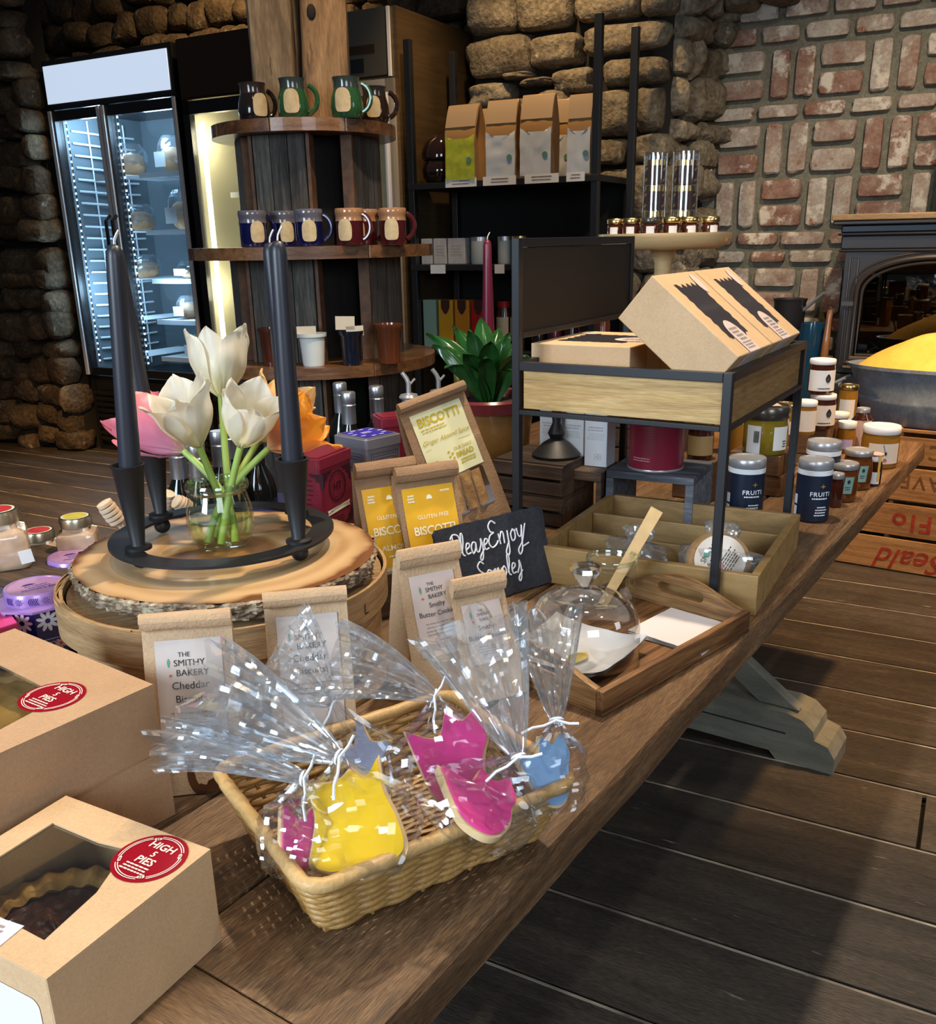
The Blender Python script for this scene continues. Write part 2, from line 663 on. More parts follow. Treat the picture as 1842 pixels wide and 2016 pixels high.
# floor: planks along V
fl = MB()
g = random.Random(3)
u = -1.585 + 0.2555 * 22
k = 0
while u > -8.2:
    v = -3.6 + g.random() * 1.5
    a = v - 3
    while a < 9:
        b = a + 2.2 + g.random() * 2.2
        if abs(u + 2.1075) < 0.02:
            a, b = (-6, 5.41) if a < 5.3 else (5.415, 10)
        if abs(u + 2.363) < 0.02 and a < 5.38 < b and a < 3:
            b = 12
        gap = 0.0045
        fl.box(((a + b) / 2, u - 0.12775, -0.012), (b - a - 0.005, 0.2555 - gap * 2, 0.024), 0)
        a = b
    # worn bright arris along one edge
    fl.box((1.5, u - 0.0075, -0.0035), (16, 0.006, 0.009), 2)
    u -= 0.2555
    k += 1
fl.box((1.5, -3, -0.05), (20, 18, 0.04), 1)
struct(fl.build('floor', [M_FLOOR, M_FGAP, M_WORN], loc=P0, rot=(0, 0, ROOMZ), smooth=0), 'dark weathered wide plank floor with worn light gaps')


def stone(mb, c, d, mi=0, n=6, p=4.5, amp=0.10, seed=None):
    """a rounded rough block"""
    sd = Vector((random.random() * 50, random.random() * 50, random.random() * 50))
    vs, fs = [], []
    for ax in range(3):
        for sg in (-1, 1):
            if ax == 1 and sg == 1:
                continue                              # bedded in the wall, back never shows
            b = len(vs)
            for j in range(n):
                for i in range(n):
                    q = [0, 0, 0]
                    q[ax] = sg
                    q[(ax + 1) % 3] = (2 * i / (n - 1) - 1) * (sg if True else 1)
                    q[(ax + 2) % 3] = 2 * j / (n - 1) - 1
                    q = Vector(q)
                    nn = (abs(q.x) ** p + abs(q.y) ** p + abs(q.z) ** p) ** (1 / p)
                    q = q / nn
                    q = q * (1 + amp * 2.2 * mnoise.noise(q * 0.9 + sd) + amp * 0.8 * mnoise.noise(q * 2.6 + sd))
                    vs.append((c[0] + q.x * d[0] / 2, c[1] + q.y * d[1] / 2, c[2] + q.z * d[2] / 2))
            for j in range(n - 1):
                for i in range(n - 1):
                    a = b + j * n + i
                    fs.append((a, a + 1, a + n + 1, a + n))
    mb.add(vs, fs, mi)


def rubble(mb, v0, v1, z0, z1, u, hmin, hmax, wmin, wmax, g, mi=0, skip=None, amp=0.12):
    z = z0
    while z < z1:
        h = hmin + g.random() * (hmax - hmin)
        v = v0 - g.random() * wmin
        while v < v1:
            w_ = wmin + g.random() * (wmax - wmin)
            cv, cz = v + w_ / 2, z + h / 2 + (g.random() - 0.5) * h * 0.35
            if v + w_ > v0 + 0.05 and v < v1 - 0.04 and not (skip and skip(cv, cz)):
                a_, b_ = max(v, v0), min(v + w_, v1)
                stone(mb, ((a_ + b_) / 2, u + 0.05 + (g.random() - 0.5) * 0.05, cz), ((b_ - a_) * 1.04, 0.2 + 0.08 * g.random(), h * (0.92 + 0.25 * g.random())), mi, 6, 3.2, amp)
            v += w_
        z += h * 0.98


g = random.Random(11)
random.seed(5)
wl = MB()
rubble(wl, -2.6, -0.07, 0, 3.3, -0.12, 0.11, 0.2, 0.13, 0.32, g)
wl.box((-1.45, 0.04, 1.65), (2.7, 0.12, 3.3), 1)
struct(wl.build('wall_left', [M_STONE, M_MORTARD], loc=P0, rot=(0, 0, ROOMZ), smooth=50), 'dark fieldstone wall beside the glass fridge')
wb = MB()
rubble(wb, -1.6, 3.0, 1.9, 3.6, 0.92, 0.13, 0.22, 0.16, 0.36, g)
wb.box((0.7, 1.16, 1.8), (4.8, 0.30, 3.6), 1)
struct(wb.build('wall_back', [M_STONE, M_MORTARD], loc=P0, rot=(0, 0, ROOMZ), smooth=50), 'fieldstone wall above the fridges')

# stone pier: the big dressed blocks the spotlight picks out
PU = 0.58
wp = MB()
px_stones = [(923, -40, 1015, 70), (1021, -40, 1131, 65), (1135, -40, 1262, 48), (1266, -40, 1335, 34), (920, 66, 1046, 159), (1045, 62, 1146, 138),
             (1152, 36, 1318, 113), (1091, 131, 1166, 187), (996, 141, 1048, 160), (1030, 152, 1091, 174), (1187, 107, 1312, 174), (925, 161, 1015, 214),
             (1053, 175, 1120, 214), (1015, 193, 1053, 244), (1118, 187, 1163, 224), (1167, 179, 1248, 271), (1252, 172, 1305, 261), (1058, 217, 1165, 262),
             (920, 217, 1012, 262), (1010, 248, 1056, 270), (1173, 272, 1234, 326), (1240, 262, 1320, 322), (1060, 266, 1168, 322), (920, 266, 1056, 322),
             (926, 328, 1050, 366), (1054, 326, 1162, 402), (1166, 330, 1240, 394), (1244, 326, 1322, 396), (930, 370, 1050, 405)]
for x0, y0, x1, y1 in px_stones:
    va, _, za = onU(x0, y1, PU)
    vb, _, zb = onU(x1, y0, PU)
    stone(wp, ((va + vb) / 2, PU + 0.07, (za + zb) / 2), ((vb - va) * 1.03, 0.26 + 0.06 * random.random(), (zb - za) * 1.04), 0, 8, 4.2, 0.07)
zl = onU(1100, 405, PU)[2]
va, vb = onU(921, 300, PU)[0], onU(1320, 300, PU)[0]
rubble(wp, va, vb, 0, zl - 0.1, PU, 0.16, 0.26, 0.22, 0.42, g, 0, amp=0.08)
wp.box(((va + vb) / 2, PU + 0.35, 1.7), (vb - va - 0.06, 0.60, 3.4), 1)
# the pier's right face, slanting back to the brick wall
BU = 1.1
bl = onU(1413, 300, BU)[0]
w2 = MB()
rubble(w2, 0, 0.62, 0, 3.4, 0, 0.10, 0.2, 0.12, 0.26, g, 0, amp=0.14)
ang = math.atan2(BU - PU, bl - vb)
R_ = Matrix.Translation((vb - 0.02, PU + 0.06, 0)) @ Matrix.Rotation(ang, 4, 'Z')
wp.tf(R_).add(w2.v, w2.f, 0)
for i in range(len(w2.f)):
    wp.r[-1 - i] = w2.r[-1 - i]
wp.tf().add([R_ @ Vector((0, 0.05, 0)), R_ @ Vector((0.75, 0.05, 0)), R_ @ Vector((0.75, 0.05, 3.4)), R_ @ Vector((0, 0.05, 3.4))], [(0, 1, 2, 3)], 1)
# overhanging stones where the pier corbels out over the brick
for x0, y0, x1, y1 in [(1330, -40, 1420, 40), (1420, -50, 1490, 20), (1330, 42, 1410, 70), (1490, -60, 1570, 4)]:
    va_, _, za_ = onU(x0, y1, BU - 0.15)
    vb_, _, zb_ = onU(x1, y0, BU - 0.15)
    stone(wp, ((va_ + vb_) / 2, BU - 0.05, (za_ + zb_) / 2), ((vb_ - va_) * 1.05, 0.3, (zb_ - za_) * 1.05), 0, 7, 3.5, 0.1)
struct(wp.build('wall_pier', [M_STONEL, M_MORTARD], loc=P0, rot=(0, 0, ROOMZ), smooth=50), 'stone pier of large spotlit blocks behind the black shelf unit')

# brick wall: basket weave courses between plain courses
bw = MB()
p_ = 0.247
v0 = 3.955


def brick(cv, cz, w_, h_):
    g2 = random
    q = Matrix.Rotation((g2.random() - 0.5) * 0.035, 3, 'Y')
    d = (w_ - 0.026 - 0.014 * g2.random(), 0.05, h_ - 0.026 - 0.012 * g2.random())
    n, vs, fs = 0, [], []
    stone(bw, (cv + (g2.random() - 0.5) * 0.008, BU + 0.018 + 0.008 * g2.random(), cz), (d[0] * 1.0, 0.06, d[2]), 0, 7, 9, 0.035)


zc = [(2.62, 'S'), (2.51, 'S'), (2.40, 'S'), (2.29, 'W', 0), (2.025, 'S'), (1.93, 'W', 0), (1.655, 'W', 1), (1.385, 'S'), (1.29, 'S'), (1.195, 'W', 1), (0.93, 'S'),
      (0.83, 'S'), (0.73, 'W', 0), (0.46, 'S'), (0.36, 'W', 1), (0.09, 'S'), (3.15, 'W', 0), (2.88, 'W', 1)]
order = sorted(zc, key=lambda q: -q[0])
random.seed(21)
for i, c in enumerate(order):
    zt = c[0]
    zb = order[i + 1][0] if i + 1 < len(order) else 0
    h = zt - zb
    if c[1] == 'S':
        v = v0 - random.random() * 0.2
        while v < 6.9:
            w_ = 0.20 + random.random() * 0.06
            brick(v + w_ / 2, (zt + zb) / 2, w_, h)
            v += w_
    else:
        for j in range(-1, 12):
            a = v0 + j * p_
            if (j + c[2]) % 2 == 0:
                brick(a + p_ / 2, zb + h * 0.26, p_, h / 2)
                brick(a + p_ / 2, zb + h * 0.76, p_, h / 2)
            else:
                brick(a + p_ * 0.26, (zt + zb) / 2, p_ / 2, h)
                brick(a + p_ * 0.76, (zt + zb) / 2, p_ / 2, h)
bw.box((5.4, BU + 0.16, 1.75), (3.2, 0.27, 3.5), 1)
struct(bw.build('wall_right', [M_BRICK, M_MORTAR], loc=P0, rot=(0, 0, ROOMZ), smooth=40), 'reclaimed brick wall laid in basket weave')
# raised stone hearth the stove stands on
hb = MB()
hb.box((5.6, 0.55, 0.25), (1.9, 1.0, 0.5), 0)
struct(hb.build('trim_1', [M_STONE], loc=P0, rot=(0, 0, ROOMZ), smooth=0, bevel=0.02), 'dark stone hearth under the stove')

# ================================================================== BACK OF THE SHOP
M_FRBLK = pm('fridge_black_enamel', (0.012, 0.012, 0.013), 0.3)
M_FRBRN = pm('fridge_brown_steel', (0.055, 0.032, 0.018), 0.35, 0.4)
M_FRSIDE = nz('brown_brushed_steel_side', [(0.35, (0.26, 0.17, 0.085)), (0.65, (0.34, 0.23, 0.12))], 3, (1, 1, 14), 0.36, 0.0, metal=0.85)
M_FRIN = pm('fridge_inner_lining', (0.13, 0.16, 0.18), 0.45)
M_FRINY = pm('fridge_pale_lining', (0.38, 0.36, 0.27), 0.5)
M_CHROME = pm('chrome_strip', (0.80, 0.83, 0.87), 0.35, 0.0)
M_WIRE = pm('white_shelf_wire', (0.75, 0.80, 0.84), 0.4)
M_SIGN = pm('lit_sign_panel', (0.7, 0.8, 0.95), 0.4, emit=(0.62, 0.74, 0.92), es=0.70)
M_LEDC = pm('cool_led_strip', (0.9, 0.95, 1), 0.3, emit=(0.65, 0.85, 1.0), es=3.5)
M_LEDW = pm('warm_led_strip', (1, 0.95, 0.8), 0.3, emit=(1.0, 0.86, 0.52), es=9)
M_FGLASS = film('fridge_glass', (0.92, 0.96, 1.0), 0.2, 0.02, base=0.03)
M_BREAD = nz('bread_crust', [(0.3, (0.34, 0.16, 0.08)), (0.7, (0.62, 0.38, 0.2))], 14, rough=0.7, bump=0.3)
M_PLASTIC = film('bread_bag_film', (0.92, 0.95, 0.98), 0.6, 0.12, (0.8, 0.92, 1.0), base=0.10, white=0.05)


def slab(mb, x0, x1, y0, y1, z0, z1, mi=0, rnd=None):
    mb.box(((x0 + x1) / 2, (y0 + y1) / 2, (z0 + z1) / 2), (x1 - x0, y1 - y0, z1 - z0), mi, rnd=rnd)
    return mb


FX = -0.03
fr = thing('display_fridge', 'black two-door glass display fridge with a lit blank sign panel, full of bagged bread', 'fridge', RM(FX, 0), ROOMZ)
W1, H1, D1 = 1.10, 2.47, 0.76
b = MB()
slab(b, 0, 0.03, 0.02, D1, 0, H1)
slab(b, W1 - 0.03, W1, 0.02, D1, 0, H1)
slab(b, 0.03, W1 - 0.03, D1 - 0.03, D1, 0, H1)
slab(b, 0.03, W1 - 0.03, 0.03, D1, 0, 0.52)
slab(b, 0, W1, 0.0, D1 - 0.03, 2.19, H1)
slab(b, 0.03, 0.034, 0.07, D1 - 0.03, 0.52, 2.19, 1)
slab(b, W1 - 0.034, W1 - 0.03, 0.07, D1 - 0.03, 0.52, 2.19, 1)
slab(b, 0.03, W1 - 0.03, D1 - 0.035, D1 - 0.03, 0.52, 2.19, 1)
slab(b, 0.44, 0.52, 0.025, 0.06, 0.52, 2.19)
b.build('cabinet', [M_FRBLK, M_FRIN], fr, smooth=0)
slab(MB(), 0.012, 1.068, -0.006, 0.0, 2.225, 2.44).build('sign_panel', M_SIGN, fr, smooth=0)
g_ = MB()
for i in range(9):
    slab(g_, 0.05, W1 - 0.05, -0.004, 0.004, 0.08 + i * 0.04, 0.10 + i * 0.04)
g_.build('base_grille', M_FRBLK, fr, smooth=0)
for x0, x1, hx in ((0.0, 0.465, 0.44), (0.475, W1, 0.50)):
    d = MB()
    z0, z1 = 0.53, 2.185
    slab(d, x0, x0 + 0.045, 0, 0.03, z0, z1)
    slab(d, x1 - 0.04, x1, 0, 0.03, z0, z1)
    slab(d, x0, x1, 0, 0.03, z0, z0 + 0.05)
    slab(d, x0, x1, 0, 0.03, z1 - 0.06, z1)
    do = d.build('door', M_FRBLK, fr, smooth=0)
    c = MB()
    slab(c, x0 + 0.002, x0 + 0.028, -0.012, 0, z0, z1)
    slab(c, x1 - 0.026, x1 - 0.004, -0.012, 0, z0, z1)
    c.build('chrome_trim', M_CHROME, do, smooth=0)
    slab(MB(), x0 + 0.045, x1 - 0.04, 0.012, 0.016, z0 + 0.05, z1 - 0.06).build('glass_pane', M_FGLASS, do, smooth=0)
    h = MB()
    h.tube([(hx, -0.012, 1.15), (hx, -0.05, 1.18), (hx, -0.05, 1.52), (hx, -0.012, 1.55)], 0.011, 8)
    h.build('handle', M_FRBLK, do)
for x0, led in ((0.062, 0.07), (0.525, 0.535)):
    l = MB()
    slab(l, led - 0.003, led + 0.003, 0.063, 0.067, 0.60, 2.15, 1)
    for i in range(40):
        l.box((led, 0.062, 0.62 + i * 0.0385), (0.008, 0.006, 0.012))
    l.build('led_strip', [M_LEDC, M_FRBLK], fr, smooth=0)
sz1 = [0.66, 0.90, 1.16, 1.46, 1.80]
for (x0, x1) in ((0.20, 0.47), (0.60, 1.06)):
    for z in sz1:
        s_ = MB()
        slab(s_, x0, x1, 0.12, 0.135, z - 0.03, z)
        for i in range(16):
            xx = x0 + (x1 - x0) * i / 15
            s_.tube([(xx, 0.13, z - 0.005), (xx, 0.68, z - 0.005)], 0.003, 4)
        s_.build('wire_shelf', M_WIRE, fr, smooth=0)
s_ = MB()  # bars modelled for the wire shelf edges mirrored in the side wall
for i in range(21):
    z = 0.62 + i * 0.073
    s_.tube([(0.040, 0.12, z), (0.050, 0.3, z - 0.006), (0.05, 0.42, z - 0.012), (0.04, 0.64, z - 0.008)], 0.007, 5)
for y in (0.25, 0.55):
    s_.tube([(0.045, y, 0.55), (0.045, y, 2.15)], 0.006, 5)
s_.build('shelf_reflection_bars', M_WIRE, fr, smooth=0)
for x_ in (0.25, 0.8):
    pl = bpy.data.lights.new('fridge_lamp', 'POINT')
    pl.energy, pl.color, pl.shadow_soft_size = 11, (0.50, 0.78, 1.0), 0.1
    po = bpy.data.objects.new('fridge_lamp', pl)
    col.objects.link(po)
    po.parent = fr
    po.location = (x_, 0.14, 2.08)
    pl2 = pl.copy()
    pl2.energy = 10
    po = bpy.data.objects.new('fridge_lamp', pl2)
    col.objects.link(po)
    po.parent = fr
    po.location = (x_, 0.10, 1.1)

# bagged loaves in that fridge
lp = [(0.36, 1.80, 0.12, 0.20, 'round bagged loaf on the top shelf behind the left fridge door'),
      (0.38, 1.46, 0.11, 0.17, 'tall bagged loaf with a white label on the second shelf behind the left fridge door'),
      (0.37, 1.16, 0.12, 0.15, 'small bagged loaf on the third shelf behind the left fridge door'),
      (0.74, 1.80, 0.13, 0.22, 'large bagged loaf at the left of the top shelf behind the right fridge door'),
      (0.95, 1.80, 0.11, 0.17, 'bagged loaf at the right of the top shelf behind the right fridge door'),
      (0.78, 1.46, 0.14, 0.24, 'tall pointed bagged loaf on the second shelf behind the right fridge door'),
      (0.96, 1.46, 0.10, 0.13, 'small bagged loaf right of the pointed loaf on the second shelf of the fridge'),
      (0.80, 1.16, 0.15, 0.11, 'low bag of rolls on the middle shelf behind the right fridge door'),
      (0.75, 0.90, 0.13, 0.15, 'left bag of pink iced rolls on the fourth shelf behind the right fridge door'),
      (0.95, 0.90, 0.12, 0.17, 'right bag of pink iced rolls on the fourth shelf behind the right fridge door'),
      (0.82, 0.66, 0.16, 0.14, 'bagged loaf on the lowest shelf behind the right fridge door')]
for i, (x, z, w_, h, lab) in enumerate(lp):
    t = thing('bread_loaf', lab, 'bread', RM(FX + x, 0.30, z), ROOMZ, 'bagged breads in the glass fridge')
    q = MB()
    q.grid(lambda a, c: ((w_ * 0.5 * math.cos(2 * math.pi * a) * math.sin(math.pi * c) ** 0.6 * (1 + 0.15 * mnoise.noise((a * 5, c * 4, i)))),
                         0.11 * math.sin(2 * math.pi * a) * math.sin(math.pi * c) ** 0.6, h * 0.72 * (1 - math.cos(math.pi * c)) / 2), 16, 10, closed_u=True)
    q.build('crust', M_BREAD, t)
    q = MB()
    q.grid(lambda a, c: ((w_ * 0.56 * math.cos(2 * math.pi * a) * max(0.12, math.sin(math.pi * min(1, c * 0.86 + 0.02)) ** 0.5) * (1 + 0.25 * mnoise.noise((a * 9, c * 7, i + 9)))),
                         0.125 * math.sin(2 * math.pi * a) * max(0.1, math.sin(math.pi * min(1, c * 0.86 + 0.02)) ** 0.5), h * (0.002 + 0.998 * c)), 18, 12, closed_u=True)
    q.build('plastic_bag', M_PLASTIC, t, smooth=0)
    q = MB()
    q.grid(lambda a, c: ((a - 0.5) * w_ * 0.7, -0.132 + 0.02 * (a - 0.5) ** 2, h * (0.15 + 0.4 * c)), 5, 4)
    q.build('bag_label', M_WHITE, t)
t = thing('plastic_crate', 'grey plastic bin standing on the lowest fridge shelf beside the loaf', 'bin', RM(FX + 0.99, 0.30, 0.66), ROOMZ)
MB().lathe([(0.0, 0), (0.055, 0), (0.075, 0.11), (0.078, 0.115), (0.07, 0.11), (0.05, 0.006), (0, 0.006)], 24, 0, sq=5).build('bin', pm('grey_plastic', (0.25, 0.28, 0.31), 0.5), t)

# the second, taller cooler
f2 = thing('tall_cooler', 'tall brown steel cooler with glass doors behind the timber post', 'fridge', RM(1.11, 0), ROOMZ)
W2, H2, D2 = 1.49, 2.475, 0.80
b = MB()
slab(b, 0, 0.03, 0.02, D2, 0, H2)
slab(b, 0.03, W2 - 0.03, D2 - 0.03, D2, 0, H2)
slab(b, 0.03, W2 - 0.03, 0.03, D2 - 0.03, 0, 0.35)
slab(b, 0.0, W2 - 0.03, 0.0, D2 - 0.03, 2.16, H2)
slab(b, 0.70, 0.80, 0.02, 0.07, 0.35, 2.16)
slab(b, 0.03, W2 - 0.03, D2 - 0.036, D2 - 0.03, 0.35, 2.16, 1)
slab(b, 0.03, 0.035, 0.05, D2 - 0.03, 0.35, 2.16, 1)
b.build('cabinet', [M_FRBRN, M_FRINY], f2, smooth=0)
slab(MB(), W2 - 0.03, W2, 0, D2, 0, H2).build('side_panel', M_FRSIDE, f2, smooth=0)
h = MB()
slab(h, 0.02, 0.98, -0.01, 0, 2.17, H2)
slab(h, 1.0, W2 - 0.06, -0.01, 0, 2.17, H2, 1)  # same header; the light on this half is put into its paler colour
slab(h, W2 - 0.05, W2 - 0.035, -0.014, 0, 2.16, H2, 2)
slab(h, 1.08, 1.36, -0.012, -0.01, 2.275, 2.315, 0)
slab(h, 1.21, 1.29, -0.013, -0.01, 2.19, 2.255, 3)
h.build('header_panel', [M_FRBRN, pm('lit_header_tone', (0.11, 0.10, 0.08), 0.4, 0.3), M_CHROME, M_BLACK], f2, smooth=0)
for x0, x1, fm in ((0.02, 0.74, M_FRBLK), (0.76, W2 - 0.02, pm('pale_door_frame', (0.42, 0.38, 0.32), 0.4))):
    d = MB()
    z0, z1 = 0.36, 2.15
    slab(d, x0, x0 + 0.05, -0.02, 0.02, z0, z1)
    slab(d, x1 - 0.05, x1, -0.02, 0.02, z0, z1)
    slab(d, x0, x1, -0.02, 0.02, z0, z0 + 0.06)
    slab(d, x0, x1, -0.02, 0.02, z1 - 0.07, z1)
    do = d.build('door', fm, f2, smooth=0)
    slab(MB(), x0 + 0.05, x1 - 0.05, -0.002, 0.002, z0 + 0.06, z1 - 0.07).build('glass_pane', M_FGLASS, do, smooth=0)
    h = MB()
    h.tube([(x1 - 0.025, -0.06, 1.0), (x1 - 0.025, -0.06, 2.08)], 0.016, 10)
    h.build('handle', pm('white_handle', (0.72, 0.72, 0.75), 0.35), do)
l = MB()
slab(l, 0.075, 0.105, 0.05, 0.06, 0.45, 2.05)
slab(l, 0.20, 0.205, 0.5, 0.51, 0.45, 2.0)
l.build('led_strip', M_LEDW, f2, smooth=0)
for z in (0.62, 0.98, 1.34, 1.66):
    s_ = MB()
    slab(s_, 0.18, 0.74, 0.14, 0.155, z - 0.03, z)
    for i in range(16):
        s_.tube([(0.18 + 0.035 * i, 0.15, z - 0.005), (0.18 + 0.035 * i, 0.7, z - 0.005)], 0.003, 4)
    s_.build('wire_shelf', M_WIRE, f2, smooth=0)
slab(MB(), 0.30, 0.62, 0.20, 0.205, 2.01, 2.09).build('green_panel', pm('green_plastic', (0.02, 0.22, 0.07), 0.5, emit=(0.02, 0.3, 0.08), es=0.15), f2, smooth=0)
for z, e in ((1.95, 5.5), (1.1, 4.0)):
    pl = bpy.data.lights.new('cooler_lamp', 'POINT')
    pl.energy, pl.color, pl.shadow_soft_size = e, (1.0, 0.85, 0.5), 0.08
    po = bpy.data.objects.new('cooler_lamp', pl)
    col.objects.link(po)
    po.parent = f2
    po.location = (0.16, 0.12, z)
lab_ = ['top tub of the two stacked on the upper cooler shelf', 'bottom tub of the two stacked on the upper cooler shelf']
for i in range(2):
    t = thing('food_tub', 'small white lidded ' + lab_[i], 'tub', RM(1.11 + 0.36, 0.26, 1.66 + (1 - i) * 0.155), ROOMZ, 'tubs in the tall cooler')
    MB().lathe([(0, 0), (0.05, 0), (0.06, 0.125), (0, 0.125)], 20).build('tub', M_WHITE, t)
    MB().lathe([(0.064, 0.125), (0.064, 0.15), (0, 0.15)], 20).build('lid', pm('tan_lid', (0.5, 0.36, 0.2), 0.4), t)
    MB().grid(lambda a, c: (0.0585 * math.sin((a - 0.5) * 1.6), -0.0585 * math.cos((a - 0.5) * 1.6), 0.06 + 0.035 * c), 8, 3).build('print', pm('brown_print', (0.25, 0.14, 0.03), 0.6), t)

# ------------------------------------------------------------------ timber post and the round tiered shelf around it
CC = Vector((-0.47, 3.06, 0))
VIEW = math.atan2(CC.x, CC.y)
M_POSTG = wood('weathered_post', (0.06, 0.04, 0.024), (0.16, 0.11, 0.065), (0.27, 0.20, 0.125), 3.5, 'z', 0.8, 0.7, rnd=0.2, fine=0.3, sk=6,
               spots=((0.04, 0.026, 0.016), 5, 0.60))
M_POSTY = wood('honey_post', (0.13, 0.07, 0.03), (0.30, 0.175, 0.08), (0.44, 0.28, 0.14), 3.5, 'z', 0.75, 0.7, rnd=0.2, fine=0.3, sk=6,
               spots=((0.06, 0.03, 0.012), 6, 0.60))
tp = thing('timber_post', 'two rough hewn vertical beams standing on the tiered mug shelf', 'post', CC, -VIEW)


def beam(name, x, y, w_, d, z0, z1, m_, parent, sd):
    q = MB()

    def fn(a, c):
        i = a * 4
        k_ = int(i) % 4
        f_ = i - int(i)
        cs = [(-1, -1), (1, -1), (1, 1), (-1, 1)]
        p0, p1 = Vector(cs[k_]), Vector(cs[(k_ + 1) % 4])
        p = p0.lerp(p1, f_)
        z = z0 + (z1 - z0) * c
        nn = 1 + 0.10 * mnoise.noise((p.x * 1.2 + sd, p.y * 1.2, z * 3)) + 0.05 * mnoise.noise((p.x * 4 + sd, p.y * 4, z * 9))
        rr = (abs(p.x) ** 7 + abs(p.y) ** 7) ** (-1 / 7)
        return x + p.x * rr * w_ / 2 * nn, y + p.y * rr * d / 2 * nn, z
    q.grid(fn, 28, 44, closed_u=True)
    return q.build(name, m_, parent, smooth=50)


beam('beam', -0.075, 0.0, 0.125, 0.15, 1.70, 3.4, M_POSTG, tp, 1)
beam('beam', 0.077, -0.02, 0.135, 0.16, 1.70, 3.4, M_POSTY, tp, 5)
beam('spacer', 0.0, 0.05, 0.06, 0.06, 1.70, 3.4, M_POSTG, tp, 9)
k_ = MB()
k_.ball((0.042, -0.103, 1.98), 0.016, 14, sc=(0.8, 0.35, 1.3))
k_.build('knot', pm('knot_hole', (0.01, 0.006, 0.004), 0.8), tp)

M_SHELFW = wood('brown_shelf_board', (0.05, 0.020, 0.007), (0.125, 0.053, 0.018), (0.21, 0.105, 0.042), 4, 'x', 0.38, 0.15, rnd=0.3, coat=0.25)
M_BARN = wood('grey_barn_board', (0.022, 0.020, 0.018), (0.062, 0.056, 0.048), (0.15, 0.14, 0.122), 5, 'z', 0.85, 0.5, rnd=0.25, sk=16)
M_BROWNW = pm('red_brown_edge', (0.10, 0.045, 0.02), 0.6, var=0.3)
ts = thing('tiered_shelf', 'round three-tier wooden display shelf of barn boards built around the timber post', 'shelf', CC, -VIEW)
TIERS = [(1.69, 0.275), (1.352, 0.378), (1.02, 0.375)]
for z, r_ in TIERS:
    q = MB()
    for i in range(8):                                # eight mitred segments
        a0, a1 = 2 * math.pi * (i - 0.45) / 8, 2 * math.pi * (i + 0.55) / 8
        pts = [(0, 0)] + [(r_ * math.cos(a0 + (a1 - a0) * j / 6), r_ * math.sin(a0 + (a1 - a0) * j / 6)) for j in range(7)]
        q.plate(pts, (), z - 0.034, z, rnd=random.random())
    q.build('shelf', M_SHELFW, ts, smooth=30, bevel=0.004)
for z0, z1, R_b in ((1.352, 1.656, 0.205), (1.02, 1.318, 0.255), (0.0, 0.986, 0.275)):
    q = MB()
    # angled board panels with openings between them (angles measured from the side facing the till)
    for a, w_, n_ in ((-78, R_b * 0.5, 1), (-22, R_b * 0.78, 3), (62, R_b * 0.85, 2), (140, R_b * 0.9, 3), (215, R_b * 0.9, 3)):
        th = rad(a)
        rot = Matrix.Rotation(th, 3, 'Z')
        for i in range(n_):
            c = rot @ Vector(((i - (n_ - 1) / 2) * w_ / n_, -R_b * 0.94, 0)) + Vector((0, 0, (z0 + z1) / 2))
            q.box(c, (w_ / n_ - 0.003, 0.02, z1 - z0 - 0.002), 0, rot)
        for sg in (-1, 1):
            c = rot @ Vector((sg * (w_ / 2 + 0.008), -R_b * 0.9, 0)) + Vector((0, 0, (z0 + z1) / 2))
            q.box(c, (0.010, 0.035, z1 - z0 - 0.002), 1, rot)
    q.lathe([(R_b * 0.62, z0 + 0.001), (R_b * 0.62, z1 - 0.001)], 20, 2)  # near-black core colour gives the shade seen through the openings
    q.build('board_wall', [M_BARN, M_BROWNW, pm('shaded_core', (0.01, 0.009, 0.008), 0.9)], ts, smooth=0)

M_PLAQ = nz('tan_clay_plaque', [(0.3, (0.40, 0.31, 0.17)), (0.7, (0.52, 0.42, 0.25))], 60, rough=0.7, bump=0.2)


